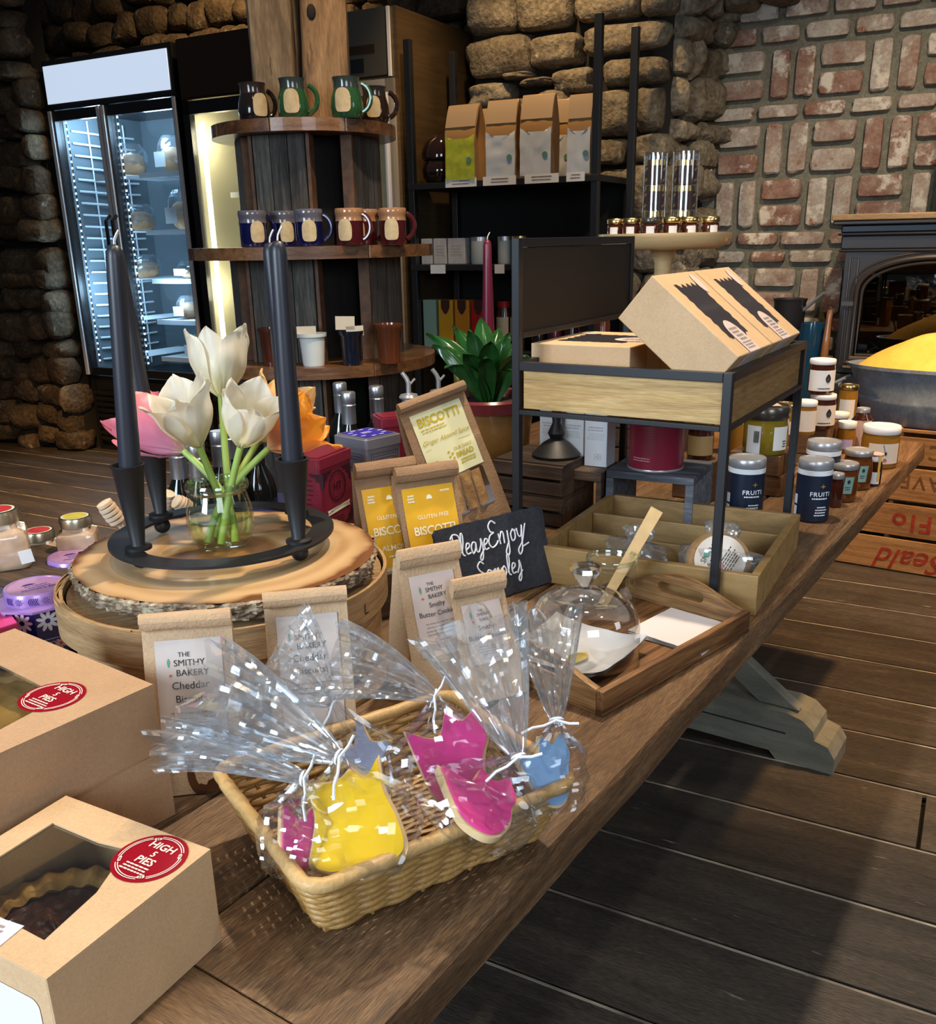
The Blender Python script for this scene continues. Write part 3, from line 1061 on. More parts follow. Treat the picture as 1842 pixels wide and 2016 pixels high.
def mug(name, label, px, py, wd, z, r_, h, belly, colr, rim, hand, group, mug_rot=0):
    p = dep(px, py, wd)
    t = thing(name, label, 'mug', (p.x, p.y, z), -math.atan2(p.x, p.y) + mug_rot, group)
    glaze = pm(name + '_glaze_' + colr[0], colr[1], 0.12, coat=0.6)
    rimm = pm('glaze_band_' + rim[0], rim[1], 0.14, coat=0.6)
    if belly:
        pr = [(0, 0), (r_ * 0.86, 0), (r_ * 0.97, h * 0.08), (r_ * 1.04, h * 0.28), (r_ * 0.98, h * 0.5), (r_ * 0.82, h * 0.72), (r_ * 0.80, h * 0.86), (r_ * 0.88, h), (r_ * 0.80, h),
              (r_ * 0.73, h * 0.86), (r_ * 0.75, h * 0.7), (r_ * 0.9, h * 0.45), (r_ * 0.8, h * 0.08), (0, h * 0.06)]
        cut = 5
    else:
        pr = [(0, 0), (r_ * 0.93, 0), (r_ * 0.97, h * 0.06), (r_ * 0.97, h * 0.6), (r_, h * 0.66), (r_ * 0.98, h * 0.72), (r_ * 0.98, h * 0.8), (r_ * 1.02, h * 0.86), (r_ * 1.02, h * 0.95), (r_ * 0.98, h),
              (r_ * 0.92, h), (r_ * 0.89, h * 0.9), (r_ * 0.89, h * 0.1), (0, h * 0.07)]
        cut = 4
    q = MB()
    q.lathe(pr[:cut + 1], 32, 0)
    q.lathe(pr[cut:], 32, 1)
    q.build('cup', [glaze, rimm], t, smooth=40)
    q = MB()
    a_ = 0.0 if hand > 0 else math.pi
    pts = []
    for i in range(15):
        f_ = -1.25 + 2.5 * i / 14
        pts.append((math.cos(a_) * (r_ * 0.78 + r_ * 0.80 * math.cos(f_)), math.sin(a_) * 0, h * 0.5 + h * 0.36 * math.sin(f_)))
    q.tube(pts, 0.0068, 10)
    q.build('handle', glaze, t)
    q = MB()

    def fn(x, y, o=0.0025):
        an = x * 0.62
        rr = r_ * (1.0 if not belly else 0.99) + o
        return rr * math.sin(an), -rr * math.cos(an), h * 0.42 + y * h * 0.26
    pq = MB()
    out = []
    for i in range(28):
        an = 2 * math.pi * i / 28
        x, y = math.cos(an), math.sin(an)
        pw = 2.6 if y > 0 else 4.5
        s_ = (abs(x) ** pw + abs(y) ** pw) ** (-1 / pw)
        out.append((x * s_ * 0.78, y * s_ * 1.12))
    pq.add([fn(0, 0, 0.0045)] + [fn(x * 0.5, y * 0.5, 0.0042) for x, y in out] + [fn(x, y, 0.0035) for x, y in out] + [fn(x, y, -0.001) for x, y in out],
           [(0, 1 + i, 1 + (i + 1) % 28) for i in range(28)] + [(1 + i, 29 + i, 29 + (i + 1) % 28, 1 + (i + 1) % 28) for i in range(28)] + [(29 + i, 57 + i, 57 + (i + 1) % 28, 29 + (i + 1) % 28) for i in range(28)])
    pq.build('plaque', M_PLAQ, t)
    return t


G1, G2 = 'pot-bellied mugs on the top tier', 'straight mugs on the second tier'
GRN, BLU, MAR, BLK = ('green', (0.02, 0.075, 0.028)), ('blue', (0.006, 0.008, 0.055)), ('maroon', (0.06, 0.008, 0.010)), ('black', (0.010, 0.008, 0.008))
RG, RB, RM_, RK = ('greygreen', (0.035, 0.05, 0.045)), ('greyblue', (0.10, 0.10, 0.13)), ('tan', (0.30, 0.16, 0.08)), ('dark', (0.03, 0.022, 0.018))
mug('belly_mug', 'glossy black pot-bellied mug at the left end of the top tier', 500, 215, 2.64, 1.6905, 0.043, 0.102, 1, BLK, RK, 1, G1, 0.45)
mug('belly_mug', 'green pot-bellied mug in front of the post on the top tier', 578, 215, 2.60, 1.6905, 0.043, 0.105, 1, GRN, RG, 1, G1, -0.12)
mug('belly_mug', 'green pot-bellied mug beside the black mug at the right of the top tier', 683, 215, 2.60, 1.6905, 0.044, 0.105, 1, GRN, RG, 1, G1, -0.25)
mug('belly_mug', 'dark brown pot-bellied mug at the right end of the top tier', 738, 218, 2.71, 1.6905, 0.041, 0.097, 1, ('brownblack', (0.022, 0.010, 0.007)), RK, 1, G1, -0.1)
mug('straight_mug', 'navy blue mug at the left end of the second tier', 498, 448, 2.62, 1.3525, 0.039, 0.098, 0, BLU, RB, 1, G2, 0.3)
mug('straight_mug', 'navy blue mug half hidden between two others on the second tier', 560, 447, 2.70, 1.3525, 0.039, 0.098, 0, BLU, RB, 1, G2, 0.15)
mug('straight_mug', 'navy blue mug with its handle free right of the black candle on the second tier', 608, 448, 2.585, 1.3525, 0.039, 0.098, 0, BLU, RB, 1, G2, 0.0)
mug('straight_mug', 'maroon mug in front at the middle of the second tier', 688, 448, 2.585, 1.3525, 0.039, 0.098, 0, MAR, RM_, 1, G2, -0.35)
mug('straight_mug', 'maroon mug tucked behind another on the second tier', 718, 447, 2.69, 1.3525, 0.039, 0.098, 0, MAR, RM_, 1, G2, -0.5)
mug('straight_mug', 'maroon mug at the right end of the second tier', 773, 447, 2.63, 1.3525, 0.039, 0.098, 0, MAR, RM_, 1, G2, -0.1)


def crock(label, px, wd, r_, h, mt, cards):
    p = dep(px, 650, wd)
    t = thing('ceramic_cup', label + ' on the third tier', 'cup', (p.x, p.y, 1.0205), -math.atan2(p.x, p.y), 'handleless cups on the third tier')
    MB().lathe([(0, 0), (r_ * 0.78, 0), (r_ * 0.82, h * 0.1), (r_ * 0.95, h * 0.85), (r_ * 1.08, h * 0.9), (r_ * 1.1, h), (r_ * 0.95, h), (r_ * 0.85, h * 0.7), (r_ * 0.7, h * 0.1), (0, h * 0.08)], 32).build('cup', mt, t, smooth=40)
    for i, (cx, cz, w_, hh, tl) in enumerate(cards):
        c = thing('price_card', f'{["small tan card standing in", "second tan card lying across"][i]} the {label.split(" cup")[0]} cup', 'card', (p.x, p.y, 1.0205 + h * 0.6), -math.atan2(p.x, p.y), 'price cards in the cups')
        MB().box((cx, -r_ * 0.2, cz + hh / 2 - h * 0.6 + h * 0.98), (w_, 0.002, hh + 0.02), 0, Matrix.Rotation(tl, 3, 'Y')).build('card', pm('tan_card', (0.52, 0.46, 0.36), 0.7), c, smooth=0)


crock('red brown cup half behind the black candle', 532, 2.70, 0.034, 0.108, pm('brown_glaze', (0.07, 0.018, 0.01), 0.15, coat=0.6), [])
crock('small white cup', 613, 2.68, 0.039, 0.093, pm('white_glaze', (0.62, 0.66, 0.64), 0.2, coat=0.5), [(-0.015, 0.0, 0.055, 0.012, 0)])
crock('small black cup', 690, 2.68, 0.034, 0.098, pm('blueblack_glaze', (0.008, 0.012, 0.022), 0.12, coat=0.6), [(-0.015, 0.015, 0.055, 0.018, 0.03), (0.012, -0.003, 0.05, 0.008, -0.04)])
crock('tall chestnut brown cup', 764, 2.71, 0.040, 0.113, pm('chestnut_glaze', (0.11, 0.03, 0.012), 0.14, coat=0.6), [])

# ------------------------------------------------------------------ black shelf unit in front of the pier
su = thing('shelf_unit', 'black metal shelf unit with upright posts in front of the stone pier', 'shelf', RM(2.63, 0), ROOMZ)
SW, SD = 1.06, 0.44
for i, (x, y) in enumerate(((0.02, 0.02), (0.045, SD), (SW - 0.02, 0.02), (SW + 0.03, SD - 0.06))):
    MB().box((x, y, 1.16), (0.036, 0.036, 2.32)).build('post', M_BLACK, su, smooth=0, bevel=0.002)
SZ = (1.645, 1.24, 0.80, 0.36)
for z in SZ:
    slab(MB(), 0, SW, 0, SD + 0.02, z - 0.03, z).build('shelf', M_BLACKM, su, smooth=0, bevel=0.002)
slab(MB(), 0.02, SW, SD + 0.03, SD + 0.035, 0.1, 1.62).build('back_panel', pm('black_back_panel', (0.006, 0.006, 0.006), 0.9), su, smooth=0)

M_FOILB = pm('kraft_foil_bag', (0.50, 0.28, 0.11), 0.32, 0.35)


def coffee(label, px, u_, w_, h, front, rz=0.0):
    v, _, _ = onU(px, 300, u_)
    t = thing('coffee_bag', label, 'bag', RM(v, u_, 1.6455), ROOMZ + rz, 'paper coffee bags on the top shelf')
    q = MB()
    d = w_ * 0.62

    def fn(a, c):
        i = a * 6
        k_ = int(i) % 6
        f_ = i - int(i)
        th = d / 2 * (1 - max(0, (c - 0.62)) / 0.38) ** 0.8 + 0.006
        pin = 0.7 - 0.5 * min(1, c / 0.6)
        cs = [(-w_ / 2, -th), (w_ / 2, -th), (w_ / 2 * (0.72 + 0.28 * abs(1 - 1.6 * c)), 0), (w_ / 2, th), (-w_ / 2, th), (-w_ / 2 * (0.72 + 0.28 * abs(1 - 1.6 * c)), 0)]
        p0, p1 = Vector(cs[k_]), Vector(cs[(k_ + 1) % 6])
        p = p0.lerp(p1, f_)
        return p.x, p.y + 0.006 * mnoise.noise((p.x * 30, c * 9, px)), h * c
    q.grid(fn, 24, 14, closed_u=True)
    q.build('bag', M_FOILB, t, smooth=25)
    q = MB()
    q.grid(lambda a, c: ((a - 0.5) * w_ * 0.96, -(d / 2 * (1 - max(0, (0.02 + c * 0.58 - 0.62)) / 0.38) ** 0.8 + 0.0125) + 0.006 * mnoise.noise(((a - 0.5) * w_ * 30, (0.02 + c * 0.58) * 9, px)),
                         h * (0.02 + c * 0.58 - 0.10 * (1 - abs(2 * a - 1)) * (c > 0.95) * 1.2)), 9, 12)
    q.build('front_label', front, t, smooth=25)
    q = MB()
    q.grid(lambda a, c: ((a - 0.5) * w_ * 0.98, -(d / 2 * (1 - max(0, (0.70 + c * 0.29 - 0.62)) / 0.38) ** 0.8 + 0.0125), h * (0.70 + c * 0.29)), 5, 6)
    q.build('folded_top', pm('dull_kraft_top', (0.34, 0.24, 0.15), 0.6), t, smooth=25)
    q = MB()
    q.tube([(w_ * 0.3, -d / 2 - 0.0135, h * 0.27), (w_ * 0.3, -d / 2 - 0.0165, h * 0.27)], 0.014, 14)
    q.build('round_seal', pm('green_seal', (0.10, 0.25, 0.20), 0.5), t)


M_LIME = pm('lime_label', (0.42, 0.47, 0.04), 0.45, var=0.15)
M_BLUEW = pm('pale_blue_label', (0.56, 0.60, 0.66), 0.45)
coffee('lime green labelled coffee bag at the left end of the top black shelf', 917, 0.06, 0.175, 0.36, M_LIME)
coffee('lime labelled coffee bag half hidden behind the first one', 948, 0.26, 0.17, 0.36, M_LIME)
coffee('white labelled coffee bag above the second price tag from the left', 993, 0.07, 0.16, 0.365, M_BLUEW, 0.1)
coffee('white labelled coffee bag at the back between two front ones', 1022, 0.28, 0.16, 0.37, M_BLUEW, -0.1)
coffee('white labelled coffee bag above the third price tag from the left', 1062, 0.07, 0.165, 0.375, M_BLUEW, 0.08)
coffee('white labelled coffee bag half hidden left of the rightmost bag', 1106, 0.26, 0.14, 0.37, M_BLUEW, 0.1)
coffee('rightmost coffee bag beside the front post of the black shelf', 1145, 0.085, 0.12, 0.36, M_BLUEW, 0.05)
for i, (x0, x1, wh) in enumerate(((877, 938, 'under the lime coffee bag'), (951, 1016, 'second from the left on the top black shelf'), (1033, 1100, 'third from the left on the top black shelf'), (1115, 1151, 'narrowest, at the right of the top black shelf'))):
    va, vb = onU(x0, 350, 0)[0], onU(x1, 350, 0)[0]
    q = MB()
    q.box((0, 0, 0), (vb - va, 0.003, 0.042))
    for k in range(2):
        lines(q, lambda x, y: Vector((x, -0.0022, y)), -(vb - va) * 0.3, (vb - va) * 0.3, 0.006, 2, 0.014, 0.005, 1)
    o = q.build('shelf_tag', [M_WHITE, M_INKG], None, RM((va + vb) / 2, -0.0025, 1.6385), (0, 0, ROOMZ), smooth=0)
    tag(o, 'white price tag ' + wh, 'price tag', 'price tags on the top shelf edge')
v, _, _ = onU(862, 280, 0.12)
t = thing('cookie_jar', 'glossy dark brown round lidded jar at the left end of the top black shelf', 'jar', RM(v, 0.14, 1.6455), ROOMZ)
mt = pm('treacle_glaze', (0.018, 0.008, 0.005), 0.07, coat=1.0)
MB().lathe([(0, 0), (0.07, 0), (0.095, 0.03), (0.10, 0.07), (0.09, 0.105), (0.082, 0.115), (0, 0.115)], 36).build('pot', mt, t)
MB().lathe([(0.088, 0.116), (0.098, 0.125), (0.10, 0.15), (0.085, 0.20), (0.05, 0.235), (0.0, 0.243)], 36).build('lid', mt, t)

# second shelf: pale packets and tins; third shelf: boxes, jars and bottles
M_PALE = pm('pale_grey_packet', (0.50, 0.47, 0.46), 0.5, var=0.1)
names2 = ['leftmost pale packet beside the mug shelf', 'pale packet behind the tip of the mug shelf', 'wide pale packet left of the red candle', 'clear ribbed pale canister behind the red candle',
          'pale canister right of the red candle', 'last pale canister before the black board frame']
for i, (x0, x1, kind) in enumerate(((829, 850, 0), (853, 878, 0), (881, 915, 0), (922, 955, 1), (974, 998, 1), (1002, 1030, 1))):
    va, vb = onU(x0, 500, 0.05)[0], onU(x1, 500, 0.05)[0]
    t = thing('pale_packet' if not kind else 'pale_canister', names2[i] + ' on the second black shelf', 'package', RM((va + vb) / 2, 0.09, 1.2405), ROOMZ, 'pale goods on the second black shelf')
    w_ = vb - va
    if not kind:
        MB().box((0, 0, 0.066), (w_, 0.08, 0.132)).build('carton', M_PALE, t, smooth=0, bevel=0.004)
        q = MB()
        lines(q, lambda x, y: Vector((x, -0.0415, y)), -w_ * 0.35, w_ * 0.35, 0.09, 4, 0.015, 0.004, 0)
        q.build('print', M_INKG, t, smooth=0)
    else:
        MB().lathe([(0, 0), (w_ * 0.48, 0), (w_ * 0.5, 0.01), (w_ * 0.5, 0.115), (0, 0.115)], 24).build('can', pm('pale_green_tin', (0.46, 0.50, 0.48), 0.35), t)
        MB().lathe([(w_ * 0.5, 0.115), (w_ * 0.5, 0.135), (0, 0.135)], 24).build('lid', M_GOLD if i > 4 else M_SILVER, t)
for i, (x0, x1, wh) in enumerate(((848, 877, 'left of the red candle'), (974, 993, 'right of the red candle'))):
    va, vb = onU(x0, 530, 0)[0], onU(x1, 530, 0)[0]
    o = MB().box((0, 0, 0), (vb - va, 0.003, 0.045)).build('shelf_tag', [M_WHITE], None, RM((va + vb) / 2, -0.0025, 1.218), (0, 0, ROOMZ), smooth=0)
    tag(o, 'small white price tag on the second black shelf ' + wh, 'price tag', 'price tags on the second shelf edge')
for i, (x0, x1, nm, c, rg) in enumerate(((831, 857, 'mint green', (0.26, 0.38, 0.29), 0), (861, 890, 'amber yellow', (0.62, 0.30, 0.012), 1), (893, 922, 'orange', (0.60, 0.22, 0.012), 1), (925, 955, 'red', (0.48, 0.010, 0.010), 1))):
    va, vb = onU(x0, 640, 0.05)[0], onU(x1, 640, 0.05)[0]
    t = thing('tea_box', f'tall {nm} box in the row on the third black shelf', 'box', RM((va + vb) / 2, 0.10, 0.8005), ROOMZ, 'coloured boxes on the third black shelf')
    w_ = vb - va - 0.004
    MB().box((0, 0, 0.128), (w_, 0.08, 0.256)).build('carton', pm('carton_' + nm.replace(' ', '_'), c, 0.4), t, smooth=0, bevel=0.003)
    if rg:
        q = MB()
        on_poly(q, [(-w_ * 0.3, 0.256), (-w_ * 0.3, 0.215), (-w_ * 0.15, 0.19), (0, 0.178), (w_ * 0.15, 0.19), (w_ * 0.3, 0.215), (w_ * 0.3, 0.256)], lambda x, y: Vector((x, -0.0412, y)))
        q.build('dark_crest', pm('dark_brown_print', (0.05, 0.012, 0.006), 0.5), t, smooth=0)
for i, (px, nm, c, cap, h) in enumerate(((992, 'cream labelled jar with a red lid', (0.05, 0.02, 0.01), (0.45, 0.01, 0.01), 0.25), (1019, 'red lidded jar half behind the black frame', (0.05, 0.02, 0.01), (0.45, 0.01, 0.01), 0.25),
                                          (1060, 'dark bottle with a gold cap under the black board', (0.02, 0.012, 0.01), (0.6, 0.42, 0.12), 0.20), (1092, 'maroon bottle under the black board', (0.10, 0.01, 0.03), (0.10, 0.01, 0.03), 0.215),
                                          (1126, 'gold capped bottle under the middle of the black board', (0.05, 0.02, 0.012), (0.62, 0.44, 0.14), 0.215), (1185, 'reddish bottle under the right end of the black board', (0.14, 0.03, 0.012), (0.3, 0.05, 0.02), 0.20))):
    v = onU(px, 640, 0.12)[0]
    t = thing('syrup_bottle' if i > 1 else 'sauce_jar', nm + ' on third black shelf', 'bottle' if i > 1 else 'jar', RM(v, 0.12, 0.8005), ROOMZ, 'bottles and jars on the third black shelf')
    r_ = 0.04
    MB().lathe([(0, 0), (r_, 0), (r_, h * 0.75), (r_ * 0.8, h * 0.85), (r_ * 0.8, h * 0.87), (0, h * 0.87)], 20).build('jar', pm('jar_body_%d' % i, c, 0.15, coat=0.4), t)
    MB().lathe([(r_ * 0.86, h * 0.87), (r_ * 0.86, h), (0, h)], 20).build('cap', pm('jar_cap_%d' % i, cap, 0.3, 0.6 if i in (2, 4) else 0), t)
    if i < 2:
        MB().grid(lambda a, c_: ((r_ + 0.001) * math.sin((a - 0.5) * 2.2), -(r_ + 0.001) * math.cos((a - 0.5) * 2.2), h * (0.2 + 0.48 * c_)), 9, 3).build('paper_label', pm('cream_label', (0.62, 0.52, 0.34), 0.6), t)

# ------------------------------------------------------------------ wood stove
M_IRON = pm('black_cast_iron', (0.035, 0.032, 0.034), 0.38, 0.3)
M_IRONB = pm('blue_black_iron', (0.018, 0.024, 0.034), 0.35, 0.4)
st = thing('wood_stove', 'black cast iron wood stove with an arched glass door against the brick wall', 'stove', RM(4.76, 0.36), ROOMZ)
SWD, SDP = 0.82, 0.56
q = MB()
slab(q, 0.03, SWD - 0.03, 0.04, SDP, 0.70, 1.36)
slab(q, 0.0, SWD, 0.0, SDP, 0.66, 0.72)
slab(q, -0.01, SWD + 0.01, -0.02, SDP, 0.62, 0.66)
q.build('body', M_IRON, st, smooth=0, bevel=0.008)
q = MB()
for i, (zz, o, hh, mi) in enumerate(((1.275, 0.012, 0.012, 0), (1.287, 0.006, 0.06, 0), (1.347, 0.022, 0.012, 0), (1.359, 0.010, 0.034, 1), (1.393, 0.045, 0.02, 0))):
    slab(q, -o, SWD + o, -o, SDP, zz, zz + hh, mi)
q.build('cornice', [M_IRON, M_IRONB], st, smooth=0, bevel=0.006, seg=3)
slab(MB(), -0.05, SWD + 0.05, -0.05, SDP, 1.4135, 1.44).build('mantel_board', wood('mantel_oak', (0.36, 0.21, 0.08), (0.50, 0.31, 0.13), (0.58, 0.38, 0.18), 4, 'x', 0.5, 0.05), st, smooth=0, bevel=0.004)
arch_c, arch_hw, arch_z0, arch_zs = SWD / 2, 0.315, 0.80, 1.09
arch = [(arch_c - arch_hw, arch_z0), (arch_c + arch_hw, arch_z0)] + [(arch_c + arch_hw * math.cos(math.pi * i / 24), arch_zs + 0.15 * math.sin(math.pi * i / 24) ** 0.85) for i in range(25)]
face = [(0.02, 0.725), (SWD - 0.02, 0.725), (SWD - 0.02, 1.275), (0.02, 1.275)]
q = MB()
q.tf(Matrix.Rotation(math.pi / 2, 4, 'X')).plate(face, [arch[::-1]], -0.04, 0.0)
q.build('door_frame', M_IRON, st, smooth=30, bevel=0.004)
q = MB()
for grow, rr, yy in ((0.012, 0.012, -0.004), (-0.012, 0.008, 0.004), (0.035, 0.006, 0.0)):
    pts = [((x - arch_c) * (1 + grow / 0.33) + arch_c, yy, (z - 1.0) * (1 + grow / 0.25) + 1.0) for x, z in arch]
    q.tube(pts, rr, 8, closed=True)
for x in (0.03, SWD - 0.03):
    s_ = 1 if x < 0.4 else -1
    for z0, z1 in ((0.75, 1.02), (1.07, 1.25)):
        q.tube([(x + s_ * 0.012, 0.0, z0), (x + s_ * 0.048, 0.0, z0), (x + s_ * 0.048, 0.0, z1), (x + s_ * 0.012, 0.0, z1)], 0.005, 6, closed=True)
    slab(q, x - 0.005 if s_ > 0 else x - 0.06, x + 0.06 if s_ > 0 else x + 0.005, -0.012, 0.0, 1.035, 1.055)
q.build('arch_moulding', pm('worn_iron_moulding', (0.085, 0.07, 0.062), 0.33, 0.5), st, smooth=40)
for i in range(3):
    slab(MB(), arch_c - arch_hw - 0.012 - i * 0.012, arch_c + arch_hw + 0.012 + i * 0.012, -0.012 + i * -0.006, 0.0, 0.792 - i * 0.022, 0.804 - i * 0.022).build('sill', pm('warm_iron_sill', (0.24, 0.15, 0.07), 0.4, 0.4), st, smooth=0, bevel=0.003)
q = MB()
q.tf(Matrix.Translation((0, 0.03, 0)) @ Matrix.Rotation(math.pi / 2, 4, 'X')).plate(arch, (), -0.004, 0.0)
q.build('glass_pane', film('smoked_glass', (0.34, 0.31, 0.27), 0.5, 0.01, base=0.07), st, smooth=30)
q = MB()
for i in range(5):
    slab(q, 0.08 + i * 0.134, 0.205 + i * 0.134, 0.0365, 0.0395, 0.79, 1.12)
q.build('fire_brick_lining', nz('sooty_fire_brick', [(0.3, (0.10, 0.07, 0.045)), (0.7, (0.30, 0.22, 0.14))], 5, rough=0.9, bump=0.2), st, smooth=0)
MB().lathe([(0.085, 1.44), (0.085, 3.4)], 28, c=(SWD / 2 + 0.02, 0.30, 0)).build('flue_pipe', M_IRON, st)
for x, y in ((0.05, 0.03), (SWD - 0.05, 0.03), (0.05, SDP - 0.06), (SWD - 0.05, SDP - 0.06)):
    MB().lathe([(0, 0.505), (0.02, 0.505), (0.03, 0.62), (0, 0.62)], 12, c=(x, y, 0)).build('leg', M_IRON, st)

# enamel pot and poker beside the stove
M_BLUEE = pm('blue_enamel', (0.010, 0.05, 0.10), 0.12, coat=0.6)
v, _, z_ = onU(1607, 660, 0.30)
t = thing('blue_enamel_pot', 'dark blue enamel pot standing left of the wood stove', 'pot', RM(v - 0.02, 0.30, 0.50), ROOMZ)
MB().lathe([(0, 0), (0.055, 0), (0.062, 0.05), (0.060, 0.40), (0.055, 0.46), (0.048, 0.46), (0.045, 0.42), (0, 0.42)], 32).build('pot', M_BLUEE, t)
q = MB()
q.tube([(-0.055, 0, 0.42), (-0.09, 0, 0.42), (-0.10, 0, 0.33), (-0.06, 0, 0.22)], 0.007, 8)
q.build('handle', M_BLUEE, t)
v, _, z_ = onU(1553, 620, 0.45)
t = thing('iron_pan', 'small black iron pan on the hearth left of the blue enamel pot', 'pan', RM(v, 0.45, 0.50), ROOMZ)
MB().lathe([(0, 0), (0.06, 0), (0.075, 0.54), (0.082, 0.56), (0.07, 0.56), (0.06, 0.52), (0, 0.5)], 28).build('pan', M_IRON, t)
q = MB()
q.tube([(0.06, -0.02, 0.5), (0.16, -0.05, 0.59)], 0.008, 8)
q.build('handle', M_STEEL, t)
a_, b_ = Vector(RM(*onU(1634, 610, 0.22))), Vector(RM(*onU(1622, 700, 0.20)))
d_ = (b_ - a_).normalized()
q = MB()
q.tube([a_ + d_ * t_ for t_ in (0, 0.02, 0.05, 0.12, 0.22, 0.25)], [0.010, 0.014, 0.012, 0.016, 0.018, 0.010], 12)
t = thing('stove_poker', 'turned wooden handle of a poker leaning beside the stove', 'poker', a_)
q.tf()
q.v = [p - a_ for p in q.v]
q.build('wood_handle', pm('varnished_handle', (0.30, 0.13, 0.05), 0.2, coat=0.6), t)
q = MB()
ln = (a_.z - 0.505) / -d_.z
q.tube([d_ * 0.25, d_ * ln], 0.006, 8)
q.build('iron_rod', M_IRON, t)

# ------------------------------------------------------------------ citrus crates and the galvanised tub
CRZ = -rad(34.8)
M_CRATE = wood('orange_pine_crate', (0.22, 0.10, 0.035), (0.36, 0.18, 0.065), (0.46, 0.26, 0.11), 4, 'x', 0.65, 0.2, rnd=0.25, spots=((0.14, 0.06, 0.025), 5, 0.68))
M_RED = pm('red_stencil', (0.26, 0.025, 0.012), 0.8, var=0.35)
M_BURN = pm('burnt_stencil', (0.13, 0.055, 0.022), 0.8, var=0.3)
cb = at(1733, 1121, 0.0)
CXD = Vector((math.sin(rad(124.8)), math.cos(rad(124.8)), 0))
corner = cb - CXD * 0.36
for i, lab in enumerate(('bottom slatted citrus crate with upside-down red lettering under the tub', 'top slatted citrus crate with faint burnt lettering directly under the tub')):
    t = thing('fruit_crate', lab, 'crate', (corner.x, corner.y, i * 0.304), CRZ, 'citrus crates under the galvanised tub')
    LW, LD, LH = 0.80, 0.34, 0.302
    for side, y in (('front', 0), ('back', LD - 0.012)):
        q = MB()
        slab(q, 0, LW, y, y + 0.012, 0.006, 0.143)
        slab(q, 0, LW, y, y + 0.012, 0.158, 0.270 if i else 0.292)
        if i and side == 'front':
            slab(q, 0, LW, y, y + 0.012, 0.288, LH)
        q.build('side_slats', M_CRATE, t, smooth=0, bevel=0.002)
    for x in (0, 0.353, LW - 0.02):
        slab(MB(), x + 0.001, x + 0.018, 0.0125, LD - 0.0125, 0.004, LH - 0.001).build('end_board' if x != 0.353 else 'divider', M_CRATE, t, smooth=0)
    slab(MB(), 0.02, LW - 0.02, 0.0125, LD - 0.0125, 0.0, 0.008).build('bottom', M_CRATE, t, smooth=0)
    q = MB()
    fn = lambda x, y: Vector((x, -0.0012, y))
    rot = lambda cx, cz: (lambda x, y: Vector((cx - x, -0.0012, cz - y)))
    if i == 0:
        write(q, 'Seald', rot(0.475, 0.098), 0.125, shear=0.35, bold=0.008, align='CENTER')
        q.build('red_lettering', M_RED, t, smooth=0)
        q = MB()
        write(q, 'Flo', rot(0.455, 0.255), 0.105, bold=0.02, space=1.25)
        q.build('red_lettering', M_RED, t, smooth=0)
    else:
        write(q, 'CIT', rot(0.46, 0.245), 0.085, bold=0.006, space=1.3)
        q.build('burnt_lettering', M_BURN, t, smooth=0)
        q = MB()
        write(q, 'AVE', rot(0.47, 0.115), 0.08, bold=0.006, space=1.2)
        q.build('burnt_lettering', M_BURN, t, smooth=0)
M_GALV = nz('galvanised_zinc', [(0.3, (0.16, 0.20, 0.26)), (0.55, (0.26, 0.31, 0.37)), (0.75, (0.40, 0.46, 0.52))], 12, (1, 1, 0.6), 0.42, 0.15, metal=0.2, dist=1.0, fine=0.15)
tb = thing('galvanised_tub', 'oval galvanised metal tub standing on the citrus crates', 'tub', (corner + CXD * 0.49 + Vector((math.sin(rad(34.8)), math.cos(rad(34.8)), 0)) * 0.17).to_tuple()[:2] + (0.607,), CRZ)
q = MB()
for pr in ([(0.70, 0.0), (0.72, 0.005), (0.80, 0.085), (0.815, 0.098), (0.80, 0.108), (0.90, 0.215), (0.93, 0.222), (0.93, 0.235), (0.90, 0.235), (0.88, 0.22), (0.70, 0.012), (0, 0.012)],):
    q.tf(Matrix.Diagonal((0.42, 0.21, 1, 1))).lathe(pr, 48)
q.build('tub', M_GALV, tb, smooth=40)
q = MB()
for sg in (-1, 1):
    q.tube([(sg * 0.385, -0.05, 0.17), (sg * 0.42, -0.05, 0.15), (sg * 0.425, 0.0, 0.12), (sg * 0.42, 0.05, 0.15), (sg * 0.385, 0.05, 0.17)], 0.007, 8)
q.build('handle', M_GALV, tb)
q = MB()
q.grid(lambda a, c: (0.36 * c * math.cos(2 * math.pi * a) * 1.0, 0.185 * c * math.sin(2 * math.pi * a),
                     0.215 + 0.16 * (1 - c ** 1.5) * (1 + 0.25 * mnoise.noise((c * 2, a * 3, 1))) + 0.012 * mnoise.noise((math.cos(2 * math.pi * a) * c * 3, math.sin(2 * math.pi * a) * c * 3, 5))), 40, 16, closed_u=True)
o = q.build('yellow_cloth', nz('golden_cloth', [(0.3, (0.74, 0.42, 0.06)), (0.7, (0.82, 0.50, 0.11))], 20, rough=0.85, bump=0.15, fine=0.05, fscale=300), None, tb.location, (0, 0, CRZ), smooth=60)
tag(o, 'heap of golden yellow cloth filling the galvanised tub', 'cloth')

